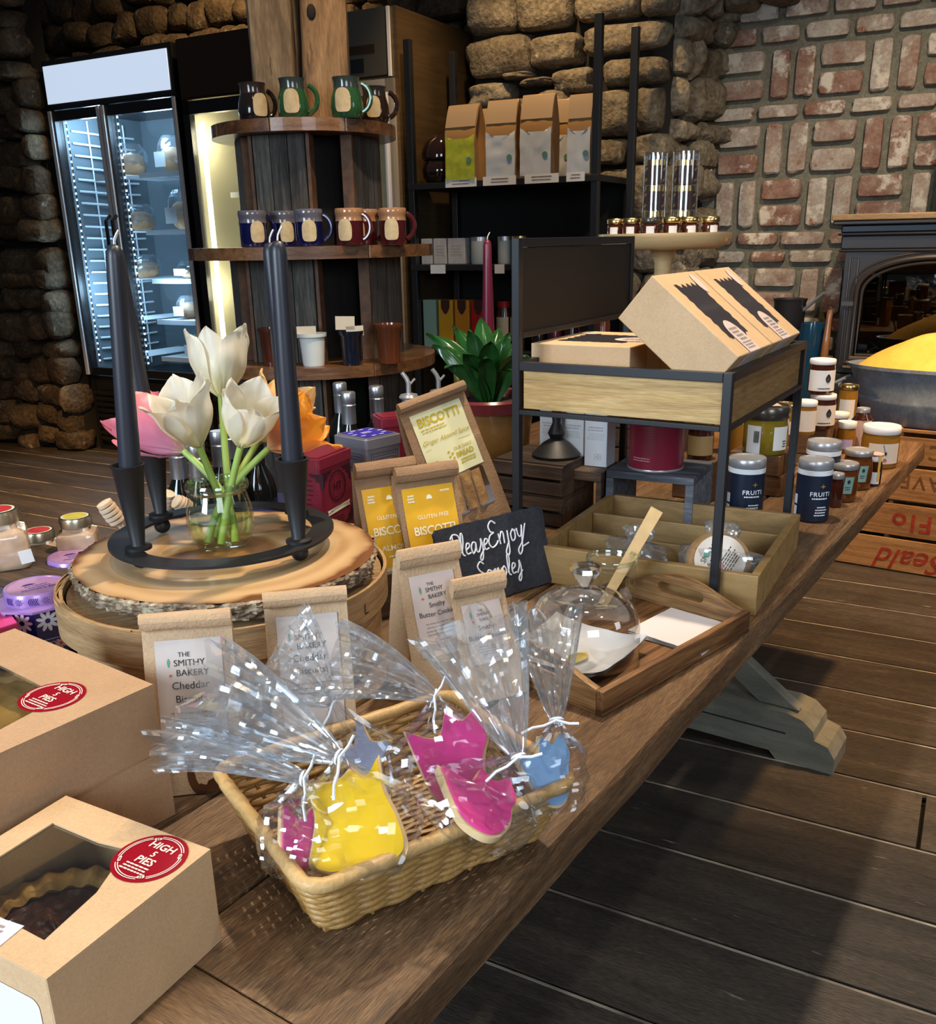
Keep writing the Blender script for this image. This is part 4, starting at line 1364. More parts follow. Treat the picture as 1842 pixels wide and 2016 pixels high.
# ================================================================== THE TABLE
M_TABLE = nz('reclaimed_table_planks', [(0.25, (0.048, 0.023, 0.010)), (0.45, (0.13, 0.068, 0.030)), (0.62, (0.22, 0.128, 0.062)), (0.82, (0.38, 0.26, 0.15))],
             2.4, (11, 1, 11), 0.5, 0.5, 12, 1.1, rnd=0.16, fine=0.6, fscale=70, nrough=0.72, spots=[((0.045, 0.028, 0.017), 3.2, 0.62), ((0.44, 0.35, 0.25), 10, 0.70)], bdist=0.003)
M_TABLEX = nz('breadboard_end_plank', [(0.25, (0.09, 0.05, 0.025)), (0.5, (0.20, 0.118, 0.06)), (0.8, (0.33, 0.22, 0.125))],
              2.6, (1, 11, 11), 0.55, 0.45, 12, 1.0, rnd=0.1, fine=0.5, fscale=70, nrough=0.72)
M_LEG = nz('grey_green_painted_wood', [(0.3, (0.16, 0.155, 0.12)), (0.7, (0.27, 0.265, 0.21))], 5, (1, 6, 6), 0.6, 0.2, fine=0.2)
TZ = -rad(TA)


def TL(x, y, z=TOP):
    """table coordinates: x = 0 at the customer edge (negative inwards), y along the table"""
    return E0 + TR * x + TB * y + Vector((0, 0, z))


def tloc(p):
    q = Vector(p) - E0
    return q.dot(TR), q.dot(TB)


tab = thing('farm_table', 'long reclaimed plank trestle table carrying all the goods', 'table', E0, TZ)
TW, Y0, Y1 = 1.20, -0.45, 2.577
seam = tloc(at(582, 2016, TOP))[1]
th = 0.048
bx = [0.0]
for w_ in (0.225, 0.155, 0.27, 0.25, 0.30):
    bx.append(bx[-1] - w_)
random.seed(12)
for i in range(5):
    q = MB()
    x0, x1 = bx[i + 1] + 0.001, bx[i] - 0.001
    n_ = 60

    def edge(xx, side, y, z):
        k = 0.004 * mnoise.noise((y * 5, xx * 20, z * 40)) + 0.002 * mnoise.noise((y * 21, xx * 20, z * 40))
        return xx + side * (k - 0.002 - (0.004 if z > -0.003 else 0))
    rows = []
    ys = [seam + (Y1 - seam) * j / n_ for j in range(n_ + 1)]
    prof = [(0, -th), (0, -0.006), (1, 0), (2, 0), (3, 0), (4, 0), (5, -0.006), (5, -th)]
    vs, fs = [], []
    for y in ys:
        for k, z in prof:
            if k == 0:
                x = edge(x0, -1, y, z)
            elif k == 5:
                x = edge(x1, 1, y, z)
            else:
                x = x0 + 0.005 + (x1 - x0 - 0.010) * (k - 1) / 3
            vs.append((x, y, TOP + z - 0.0012 * abs(mnoise.noise((x * 8, y * 3, i))) * (z == 0)))
    m_ = len(prof)
    for j in range(n_):
        for k in range(m_):
            a, b_ = j * m_ + k, j * m_ + (k + 1) % m_
            fs.append((a, a + m_, b_ + m_, b_))
    fs.append(tuple(range(m_)))
    fs.append(tuple(n_ * m_ + k for k in range(m_))[::-1])
    q.add(vs, fs, 0, random.random())
    q.build('top_board', M_TABLE, tab, smooth=30)
q = MB()
for a, b_ in ((seam - 0.001 - 0.115, seam - 0.001), (Y0, seam - 0.118)):
    slab(q, -TW, 0, a, b_, TOP - th, TOP)
q.build('breadboard_end', M_TABLEX, tab, smooth=0, bevel=0.003)
for y in (1.91, 0.05):
    q = MB()
    # foot: two stacked beams with an ogee at each end
    ol = [(-1.16, 0.03), (-1.0, 0.03), (-0.97, 0.0)]
    prof = [(-1.16, 0.0), (-1.16, 0.045), (-1.14, 0.075), (-1.105, 0.085), (-1.10, 0.11), (-1.07, 0.135), (-1.03, 0.145), (-0.15, 0.145), (-0.11, 0.135), (-0.08, 0.11), (-0.075, 0.085), (-0.04, 0.075), (-0.02, 0.045),
            (-0.02, 0.0), (-0.17, 0.0), (-0.19, 0.022), (-0.99, 0.022), (-1.01, 0.0)]
    q.tf(Matrix.Translation((0, y + 0.075, 0)) @ Matrix.Rotation(math.pi / 2, 4, 'X')).plate(prof[::-1], (), 0.0, 0.14)
    q.tf()
    slab(q, -1.03, -0.15, y - 0.066, y - 0.0655, 0.083, 0.088, 1)
    q.build('trestle_foot', [M_LEG, M_INK], tab, smooth=20, bevel=0.004)
    for sg, yo in ((1, -0.022), (-1, 0.022)):
        q = MB()
        a, b_ = Vector((-0.58 + sg * 0.40, y + yo, 0.148)), Vector((-0.58 - sg * 0.36, y + yo, TOP - th - 0.001))
        q.add([a + Vector((-0.055, -0.02, 0)), a + Vector((0.055, -0.02, 0)), a + Vector((0.055, 0.02, 0)), a + Vector((-0.055, 0.02, 0)),
               b_ + Vector((-0.055, -0.02, 0)), b_ + Vector((0.055, -0.02, 0)), b_ + Vector((0.055, 0.02, 0)), b_ + Vector((-0.055, 0.02, 0))],
              [(3, 2, 1, 0), (4, 5, 6, 7), (0, 1, 5, 4), (1, 2, 6, 5), (2, 3, 7, 6), (3, 0, 4, 7)])
        q.build('trestle_brace', M_LEG, tab, smooth=0, bevel=0.003)
q = MB()
q.box((-0.58, 0.98, 0.40), (0.09, 1.7, 0.07))
q.build('stretcher', M_LEG, tab, smooth=0, bevel=0.003)


# ------------------------------------------------------------------ pie boxes
M_RED2 = pm('crimson_sticker', (0.27, 0.002, 0.012), 0.32)
M_CREAM = pm('cream_print', (0.85, 0.72, 0.62), 0.5)
M_CRUST = nz('baked_crust', [(0.3, (0.36, 0.17, 0.045)), (0.6, (0.58, 0.34, 0.10)), (0.8, (0.70, 0.48, 0.18))], 25, rough=0.65, bump=0.4, fine=0.2)
M_BERRY = nz('dark_berry_filling', [(0.3, (0.018, 0.006, 0.005)), (0.55, (0.06, 0.016, 0.010)), (0.75, (0.16, 0.06, 0.03))], 60, rough=0.3, bump=0.8, coat=0.5)
M_WINF = film('box_window_film', (0.93, 0.94, 0.90), 0.35, 0.05, base=0.05)


def pie_box(name, label, loc, rz, W, L, H, window, sticker=None, group=None, kraft=None):
    """kraft card box, window = outline on the lid in box coordinates, sticker = (x, y, r, angle)"""
    kraft = kraft or M_KRAFT
    t = thing(name, label, 'box', loc, rz, group)
    q = MB()
    e = 0.0016
    slab(q, -W / 2, W / 2, -L / 2, L / 2, 0, e)
    slab(q, -W / 2, -W / 2 + e, -L / 2, L / 2, e, H - e)
    slab(q, W / 2 - e, W / 2, -L / 2, L / 2, e, H - e)
    slab(q, -W / 2 + e, W / 2 - e, -L / 2, -L / 2 + e, e, H - e)
    slab(q, -W / 2 + e, W / 2 - e, L / 2 - e, L / 2, e, H - e)
    q.build('carton', kraft, t, smooth=0, bevel=0.0006)
    q = MB()
    q.plate([(-W / 2, -L / 2), (W / 2, -L / 2), (W / 2, L / 2), (-W / 2, L / 2)], [window] if window else [], H - e, H)
    q.build('lid', kraft, t, smooth=0)
    if window:
        cx = sum(p[0] for p in window) / len(window)
        cy = sum(p[1] for p in window) / len(window)
        q = MB()
        q.plate([(cx + (x - cx) * 1.03, cy + (y - cy) * 1.03) for x, y in window], (), H - e - 0.0008, H - e - 0.0003)
        q.build('film_window', M_WINF, t, smooth=0)
    if sticker:
        sx, sy, r_, an = sticker
        rot = Matrix.Rotation(an, 3, 'Z')
        fn = lambda o: (lambda x, y: Vector((sx, sy, H + o)) + rot @ Vector((x, y, 0)))
        q = MB()
        on_poly(q, disc_pts(r_, 40), fn(0.0005))
        so = q.build('round_sticker', M_RED2, t, smooth=0, label='crimson round sticker with cream lettering')
        q = MB()
        for r1, r2 in ((0.86, 0.885), (0.80, 0.825)):
            for k in range(64):
                if k % 16 in (0, 1, 15):
                    continue
                a0, a1 = 2 * math.pi * (k + 5) / 64, 2 * math.pi * (k + 6) / 64
                q.add([fn(0.001)(r_ * r1 * math.cos(a0), r_ * r1 * math.sin(a0)), fn(0.001)(r_ * r2 * math.cos(a0), r_ * r2 * math.sin(a0)),
                       fn(0.001)(r_ * r2 * math.cos(a1), r_ * r2 * math.sin(a1)), fn(0.001)(r_ * r1 * math.cos(a1), r_ * r1 * math.sin(a1))], [(0, 3, 2, 1)])
        for k in range(4):                            # little whisk motifs in the ring gaps
            a0 = 2 * math.pi * (k + 0.33) / 4
            for d_ in (-0.07, 0.0, 0.07):
                on_poly(q, disc_pts(r_ * 0.05, 8, 1.0, 1.0, r_ * 0.80 * math.cos(a0 + d_), r_ * 0.80 * math.sin(a0 + d_)), fn(0.001))
        write(q, 'HIGH', fn(0.001), r_ * 0.36, 0.0, r_ * 0.36, bold=0.02)
        write(q, '5', fn(0.001), r_ * 0.30, 0.0, r_ * 0.05, bold=0.02)
        write(q, 'PIES', fn(0.001), r_ * 0.36, 0.0, -r_ * 0.28, bold=0.02)
        lines(q, fn(0.001), -r_ * 0.48, r_ * 0.48, -r_ * 0.42, 3, r_ * 0.11, r_ * 0.05)
        q.build('lettering', M_CREAM, so, smooth=0)
    return t


def blocal(c, rz, p):
    d = Vector(p) - Vector(c)
    return (d.x * math.cos(-rz) - d.y * math.sin(-rz), d.x * math.sin(-rz) + d.y * math.cos(-rz))


def bang(c, rz, a, b_):
    p, q_ = blocal(c, rz, a), blocal(c, rz, b_)
    return math.atan2(q_[1] - p[1], q_[0] - p[0])


# small box at the near left corner
rz = -rad(28.5)
c = Vector((-0.3526, 0.6568, TOP))
H = 0.098
wp_ = [blocal(c, rz, at(x, y, TOP + H)) for x, y in ((107, 1621), (192, 1657), (250, 1671), (190, 1757), (87, 1851))]
wp_[1:3] = [wp_[1], (wp_[2][0], wp_[2][1])]
left = wp_[0][0] - 0.002
win = [(left, wp_[0][1]), wp_[1], wp_[2], wp_[3], wp_[4], (left, wp_[4][1] + 0.004)]
sx, sy = blocal(c, rz, at(295, 1690, TOP + H))
sb = pie_box('pie_box', 'small kraft pie box at the near left corner, dark berry pie under its window', (c.x, c.y, TOP), rz, 0.185, 0.169, H, win[::-1], (sx, sy, 0.0325, bang(c, rz, at(308, 1667, TOP + H), at(339, 1679, TOP + H))), 'kraft pie boxes', M_KRAFTL)
q = MB()
fn = lambda x, y: Vector((x, -0.169 / 2 - 0.0006, y))
on_poly(q, rrect(0.075, 0.052, 0.008, 4, 0.040, 0.045), fn)
q.build('side_label', pm('pale_glossy_label', (0.74, 0.80, 0.84), 0.25), sb, smooth=0, label='pale glossy label on the left side')
q = MB()
p1 = Vector((*blocal(c, rz, at(48, 1824, TOP + H)), 0))
ex = Vector((*blocal(c, rz, at(0, 1808, TOP + H)), 0)) - p1
ex.normalize()
ey = Vector((ex.y, -ex.x, 0))
ey = ey if ey.y < 0 else -ey
fn = lambda o: (lambda x, y: p1 + ex * x + ey * y + Vector((0, 0, H + o)))
on_poly(q, [(0, 0), (0.06, 0), (0.06, 0.03), (0, 0.03)], fn(0.0006))
lines(q, fn(0.001), 0.008, 0.05, 0.024, 5, 0.0045, 0.0022, 1)
q.build('ingredient_label', [pm('lilac_white_label', (0.72, 0.72, 0.84), 0.5), M_INKG], sb, smooth=0)


def pie(label, loc, R, filling, hgt=0.05):
    t = thing('pie', label, 'pie', loc, 0.0)
    q = MB()
    q.lathe([(0, 0), (R * 0.78, 0), (R * 0.97, hgt * 0.85), (R * 0.93, hgt * 0.9), (R * 0.80, hgt * 0.25), (0, hgt * 0.2)], 48)
    vs = []

    def fn(a, c_):
        th_ = 2 * math.pi * c_
        an = 2 * math.pi * a
        rr = R * 0.95 + (0.011 + 0.003 * mnoise.noise((a * 30, 0, R))) * math.cos(th_)
        return rr * math.cos(an), rr * math.sin(an), hgt + 0.0022 * math.sin(an * 22) + (0.008 + 0.004 * mnoise.noise((a * 14, 3, R))) * math.sin(th_)
    q.grid(fn, 132, 9, closed_u=True)
    q.build('crust', M_CRUST, t)
    q = MB()
    q.grid(lambda a, c_: (R * 0.93 * c_ * math.cos(2 * math.pi * a), R * 0.93 * c_ * math.sin(2 * math.pi * a),
                          hgt * 0.93 + 0.004 * mnoise.noise((c_ * 8 * math.cos(2 * math.pi * a), c_ * 8 * math.sin(2 * math.pi * a), 2)) + 0.002 * mnoise.noise((c_ * 30 * math.cos(2 * math.pi * a), c_ * 30 * math.sin(2 * math.pi * a), 2))),
           60, 18, closed_u=True)
    q.build('filling', filling, t)
    return t


pie('dark berry pie with a golden crimped crust inside the small kraft box', (c.x - 0.006, c.y - 0.006, TOP + 0.002), 0.074, M_BERRY, 0.042)

# two large boxes, one on the other
rz2 = -rad(39)
lc = at(346, 1603, TOP)
x2, y2 = Vector((math.cos(rz2), math.sin(rz2), 0)), Vector((-math.sin(rz2), math.cos(rz2), 0))
lc = lc - x2 * 0.13 - y2 * 0.13
pie_box('pie_box', 'plain lower kraft box of the stack of two at the left edge', (lc.x, lc.y, TOP), rz2, 0.26, 0.26, 0.082, None, None, 'kraft pie boxes')
rz3 = -rad(36)
H3 = 0.080
zt = TOP + 0.0825 + H3
x3, y3 = Vector((math.cos(rz3), math.sin(rz3), 0)), Vector((-math.sin(rz3), math.cos(rz3), 0))
uc = at(301, 1347, zt) - x3 * 0.135 - y3 * 0.13
wl_ = [blocal(uc, rz3, at(x, y, zt)) for x, y in ((0, 1308), (112, 1349), (62, 1400), (0, 1426))]
win = [(-0.09, wl_[0][1] + 0.002), (wl_[0][0], wl_[0][1]), (wl_[1][0] - 0.01, wl_[0][1] - 0.003), (wl_[1][0], wl_[1][1] - 0.008), (wl_[2][0] + 0.003, wl_[2][1]), (wl_[3][0] + 0.01, wl_[3][1] - 0.005), (-0.09, wl_[3][1] - 0.02)]
sx, sy = blocal(uc, rz3, at(103, 1372, zt))
pie_box('pie_box', 'large kraft box on top of the stack of two, golden pie under its window', (uc.x, uc.y, TOP + 0.0825), rz3, 0.27, 0.26, H3, win[::-1], (sx, sy, 0.033, bang(uc, rz3, at(118, 1357, zt), at(142, 1366, zt))), 'kraft pie boxes')
pie('golden topped pie inside the upper large kraft box', (uc.x, uc.y, TOP + 0.0845), 0.112, nz('golden_pie_top', [(0.3, (0.42, 0.22, 0.05)), (0.6, (0.66, 0.42, 0.13)), (0.8, (0.60, 0.50, 0.22))], 22, rough=0.5, bump=0.5), 0.05)

# ------------------------------------------------------------------ wicker basket
M_WICK = nz('honey_wicker', [(0.3, (0.33, 0.175, 0.048)), (0.7, (0.48, 0.285, 0.09))], 40, rough=0.42, bump=0.15, fine=0.15, fscale=250)
M_WICKR = nz('bound_rim_wicker', [(0.3, (0.44, 0.265, 0.095)), (0.7, (0.57, 0.37, 0.155))], 30, rough=0.45, bump=0.2, fine=0.12, fscale=200)
bk = thing('wicker_basket', 'rectangular honey wicker basket of wrapped cookies at the front of the table', 'basket', (-0.0825, 0.8295, TOP + 0.0015), rad(33.5))
BL, BD, BH, LB, DB = 0.292, 0.235, 0.078, 0.245, 0.175


def per(s_, z):
    """point of the basket wall at perimeter fraction s_ and height fraction z"""
    L_, D_ = LB + (BL - LB) * z, DB + (BD - DB) * z
    pts = rrect(L_, D_, 0.012 + 0.006 * z, 3)
    n = len(pts)
    cum = [0]
    for i in range(n):
        a, b_ = pts[i], pts[(i + 1) % n]
        cum.append(cum[-1] + math.hypot(b_[0] - a[0], b_[1] - a[1]))
    d = (s_ % 1.0) * cum[-1]
    for i in range(n):
        if d <= cum[i + 1]:
            f_ = (d - cum[i]) / (cum[i + 1] - cum[i])
            a, b_ = pts[i], pts[(i + 1) % n]
            nx, ny = b_[1] - a[1], a[0] - b_[0]
            l = math.hypot(nx, ny)
            return Vector((a[0] + (b_[0] - a[0]) * f_, a[1] + (b_[1] - a[1]) * f_, 0)), Vector((nx / l, ny / l, 0)), cum[-1]


NS, NR = 30, 13
q = MB()
random.seed(4)
for r_ in range(NR):
    z = (r_ + 0.5) / NR
    pts = []
    for i in range(NS * 6):
        s_ = i / (NS * 6)
        p, n, _ = per(s_, z)
        off = 0.0028 * math.cos(math.pi * (i / 6.0) + (r_ % 2) * math.pi)
        pts.append((p.x + n.x * off, p.y + n.y * off, 0.004 + z * (BH - 0.008) + 0.0009 * mnoise.noise((s_ * 25, r_ * 3, 0))))
    q.tube(pts, 0.0030 + 0.0003 * random.random(), 6, closed=True)
q.build('weave', M_WICK, bk, smooth=60)
q = MB()
for i in range(NS):
    s_ = i / NS
    p0_, _, _ = per(s_, 0.02)
    p1_, _, _ = per(s_, 1.0)
    q.tube([(p0_.x, p0_.y, 0.0025), (p1_.x, p1_.y, BH - 0.004)], 0.0022, 6)
q.build('stakes', M_WICK, bk, smooth=60)
q = MB()
pts, rr = [], []
for i in range(140):
    p, n, _ = per(i / 140, 1.02)
    sag = 0.0
    pts.append((p.x, p.y, BH - sag + 0.0005 * math.sin(i * 0.9)))
    rr.append(0.0068 + 0.0004 * (1 if (i % 9) < 7 else -0.6) + 0.0004 * mnoise.noise((i * 0.7, 0, 0)))
q.tube(pts, rr, 10, closed=True)
q.build('rim', M_WICKR, bk, smooth=60)
q = MB()
for i in range(20):
    y = -DB / 2 + DB * (i + 0.5) / 20
    q.tube([(-LB / 2 + LB * j / 20, y, 0.004 + 0.0012 * math.cos(math.pi * j + i * math.pi)) for j in range(21)], 0.0036, 6)
q.build('woven_base', M_WICK, bk, smooth=60)

# ------------------------------------------------------------------ iced cookies in cellophane
M_BISC = nz('pale_biscuit', [(0.3, (0.66, 0.46, 0.22)), (0.7, (0.78, 0.60, 0.34))], 40, rough=0.75, bump=0.25)


def smooth_outline(pts, n=4, sharp=()):
    out = []
    N = len(pts)
    for i in range(N):
        p0_, p1_, p2_, p3_ = [Vector((*pts[(i + k) % N], 0)) for k in (-1, 0, 1, 2)]
        if i in sharp:
            p0_ = p1_
        if (i + 1) % N in sharp:
            p3_ = p2_
        for j in range(n):
            t_ = j / n
            v = 0.5 * ((2 * p1_) + (p2_ - p0_) * t_ + (2 * p0_ - 5 * p1_ + 4 * p2_ - p3_) * t_ ** 2 + (3 * p1_ - p0_ - 3 * p2_ + p3_) * t_ ** 3)
            out.append((v.x, v.y))
    return out


TULIP2 = smooth_outline([(0.02, -0.5), (0.22, -0.46), (0.36, -0.25), (0.40, 0.0), (0.47, 0.2), (0.38, 0.5), (0.18, 0.36), (0.02, 0.48), (-0.12, 0.22), (-0.5, 0.32), (-0.38, 0.0), (-0.22, -0.36)], 5, (5, 9))
TULIP3 = smooth_outline([(0, -0.5), (0.32, -0.5), (0.5, -0.38), (0.46, -0.1), (0.35, 0.2), (0.33, 0.5), (0.18, 0.33), (0.04, 0.42), (-0.12, 0.33), (-0.44, 0.34), (-0.37, 0.05), (-0.42, -0.2), (-0.46, -0.4), (-0.28, -0.5)], 5, (5, 9))
TULIP = smooth_outline([(0, -0.5), (0.27, -0.47), (0.46, -0.28), (0.47, 0.02), (0.36, 0.24), (0.46, 0.46), (0.26, 0.40), (0.13, 0.27), (0.0, 0.36), (-0.13, 0.27), (-0.26, 0.40), (-0.46, 0.46), (-0.36, 0.24), (-0.47, 0.02), (-0.46, -0.28), (-0.27, -0.47)], 4, (5, 8, 11))
STAR = smooth_outline([((0.5 if k % 2 == 0 else 0.25) * math.sin(math.pi * k / 5), (0.5 if k % 2 == 0 else 0.25) * math.cos(math.pi * k / 5)) for k in range(10)], 3)
BLOOM = smooth_outline([((0.5 if k % 2 == 0 else 0.38) * math.sin(math.pi * k / 6), (0.5 if k % 2 == 0 else 0.38) * math.cos(math.pi * k / 6)) for k in range(12)], 4)
M_POUCH = film('clear_pouch', (0.985, 0.985, 0.99), 0.62, 0.08, (0.88, 0.95, 1.0), base=0.04, white=0.008)


def cookie(label, px, py, wd, wpx, hpx, shape, icing, roll=0.0, yaw=0.0, pitch=0.0, name='iced_cookie'):
    P = dep(px, py, wd)
    W, Hh = wpx * wd / F_PX, hpx * wd / F_PX
    vd = (EYE - P).normalized()
    ex = Vector((0, 0, 1)).cross(vd).normalized()
    ey = vd.cross(ex)
    B = Matrix((ex, ey, vd)).transposed()
    R = B @ Matrix.Rotation(yaw, 3, 'Y') @ Matrix.Rotation(pitch, 3, 'X') @ Matrix.Rotation(roll, 3, 'Z')
    t = thing(name, label, 'cookie', P, 0, 'iced cookies in the basket', rot=R.to_euler())
    q = MB()
    q.plate([(x * W, y * Hh) for x, y in shape], (), -0.006, 0.003)
    q.build('biscuit', M_BISC, t, smooth=40, bevel=0.002)
    q = MB()
    q.plate([(x * W * 0.93, y * Hh * 0.93) for x, y in shape], (), 0.0032, 0.0068)
    q.build('icing', icing, t, smooth=40, bevel=0.0022, seg=3)
    return t, P, R, W, Hh


def icing(n, c):
    return pm('icing_' + n, c, 0.28, coat=0.35, sss=0.15)


I_Y, I_P, I_B, I_G = icing('yellow', (0.78, 0.50, 0.012)), icing('magenta', (0.66, 0.045, 0.26)), icing('blue', (0.22, 0.38, 0.62)), icing('lavender_grey', (0.30, 0.33, 0.46))
CK = [
    ('yellow iced tulip cookie standing at the front of the basket', 694, 1604, 0.84, 200, 215, TULIP3, I_Y, rad(3), rad(-8), rad(-6)),
    ('small magenta iced cookie squeezed in the left corner of the basket', 592, 1648, 0.845, 120, 135, TULIP2, I_P, rad(-28), rad(20), rad(-8)),
    ('lavender grey iced star cookie at the back left of the basket', 722, 1500, 0.985, 120, 190, STAR, I_G, rad(8), rad(-10), rad(-4)),
    ('large magenta iced tulip cookie upright at the middle of the basket', 886, 1495, 0.955, 175, 205, TULIP2, I_P, rad(5), rad(-5), rad(-4)),
    ('magenta iced tulip cookie lying slanted along the front rim of the basket', 940, 1578, 0.875, 185, 165, TULIP2, I_P, rad(-22), rad(35), rad(-35)),
    ('pale blue iced flower cookie in the right corner of the basket', 1072, 1518, 0.935, 125, 145, TULIP2, I_B, rad(10), rad(25), rad(-6)),
]
# crumpled clear bags: (tie pixel, fan end pixel, fan half width px, depth at tie, depth at fan end)
CB = [
    ((668, 1490), (392, 1385), 122, 0.83, 0.90, 'yellow tulip'), ((598, 1532), (328, 1482), 52, 0.84, 0.88, 'small magenta'),
    ((655, 1383), (535, 1300), 112, 0.97, 0.955, 'lavender star'), ((855, 1370), (655, 1316), 82, 0.955, 0.945, 'large magenta'),
    ((1020, 1490), (925, 1245), 114, 0.87, 0.935, 'slanted magenta'), ((1095, 1418), (1075, 1232), 72, 0.93, 0.985, 'pale blue')]
for i, (ck, cb_) in enumerate(zip(CK, CB)):
    t, P, R, W, Hh = cookie(*ck)
    tie, fan, fhw, w1, w2, nm = cb_
    T, E = dep(*tie, w1), dep(*fan, w2)
    bag = thing('cellophane_bag', f'crinkled clear cellophane bag tied around the {nm} cookie', 'bag', P, 0, 'tied cellophane cookie bags')
    ax = (T - P)
    up = R @ Vector((0, 1, 0))
    nrm = R @ Vector((0, 0, 1))
    bot = P - (R @ Vector((0, 1, 0))) * Hh * 0.58
    rg = random.Random(i + 40)
    se = rg.random() * 40
    side = (R @ Vector((1, 0, 0)))

    def pouch(a, c_):
        an = 2 * math.pi * a
        cl = bot.lerp(P, min(1, c_ / 0.5)) if c_ < 0.5 else P.lerp(T, (c_ - 0.5) / 0.5)
        f_ = (math.sin(math.pi * min(1, 0.10 + 0.9 * c_)) ** 0.6)
        k_ = max(0, (c_ - 0.62) / 0.38)
        A = W * 0.62 * f_ * (1 - k_ ** 1.1) + 0.0055
        Bq = (0.014 + 0.012 * math.sin(math.pi * c_)) * (1 - k_ ** 1.1) + 0.0045
        pl = 1 + (0.10 + 0.35 * k_) * math.sin(9 * an + 3 * mnoise.noise((an, c_ * 3, se)))
        cr = 0.005 * mnoise.noise((math.cos(an) * 2.6, math.sin(an) * 2.6, c_ * 7 + se)) + 0.0028 * mnoise.noise((math.cos(an) * 6, math.sin(an) * 6, c_ * 17 + se))
        p = cl + side * math.cos(an) * A * (pl if k_ > 0 else 1) + nrm * math.sin(an) * Bq * pl
        p = p + (side * math.cos(an) + nrm * math.sin(an)) * cr * (1 - 0.7 * k_)
        return p - P
    q = MB()
    q.grid(pouch, 44, 30, closed_u=True)
    q.build('pouch', M_POUCH, bag, smooth=16)
    fdir = (E - T).normalized()
    vdir = (EYE - T).normalized()
    fside = fdir.cross(vdir).normalized()
    fn_ = fside.cross(fdir)
    HWm = fhw * w2 / F_PX
    Lf = (E - T).length

    def fanf(a, c_):
        an = 2 * math.pi * a
        op = c_ ** 0.8
        A = 0.0055 + (HWm - 0.0055) * op
        Bq = 0.0050 + 0.016 * op
        sp = math.sin(11 * an + 4 * mnoise.noise((an * 0.8, se, 1)))
        cr = (0.010 * mnoise.noise((math.cos(an) * 2.2, math.sin(an) * 2.2, c_ * 4 + se)) + 0.005 * mnoise.noise((math.cos(an) * 6, math.sin(an) * 6, c_ * 12 + se))) * op
        bend = 0.012 * math.sin(math.pi * c_ * 0.8)
        ln = Lf * c_ * (1 + 0.12 * mnoise.noise((an * 1.4, se, 4)) * c_ + 0.05 * math.cos(an) ** 2)
        return (T + fdir * ln + fside * math.cos(an) * A * (1 + 0.10 * sp) + fn_ * (math.sin(an) * Bq * (1 + 0.45 * sp) + cr + 0.006 * sp * op) + Vector((0, 0, bend))) - P
    q = MB()
    q.grid(fanf, 56, 26, closed_u=True)
    q.build('ruffle', M_CELLO, bag, smooth=16)
    q = MB()
    ring = [T - P + (fside * math.cos(2 * math.pi * k / 16) + fn_ * math.sin(2 * math.pi * k / 16)) * 0.0066 for k in range(17)]
    tx = (fside * -0.4 + vdir * 0.9).normalized()
    tail = lambda s_: [T - P + vdir * 0.0072, T - P + vdir * 0.010 + (fside * s_ - fdir * 0.35) * 0.013, T - P + vdir * 0.011 + (fside * s_ * 1.1 - fdir * 0.25) * 0.022, T - P + vdir * 0.009 + (fside * s_ * 1.2 - fdir * 0.35) * 0.030]
    q.tube(ring[:-1], 0.0014, 6, closed=True)
    q.tube(tail(-1), 0.0015, 6)
    q.tube(tail(0.9)[:3], 0.0015, 6)
    q.build('twist_tie', M_TIE, bag, smooth=60)

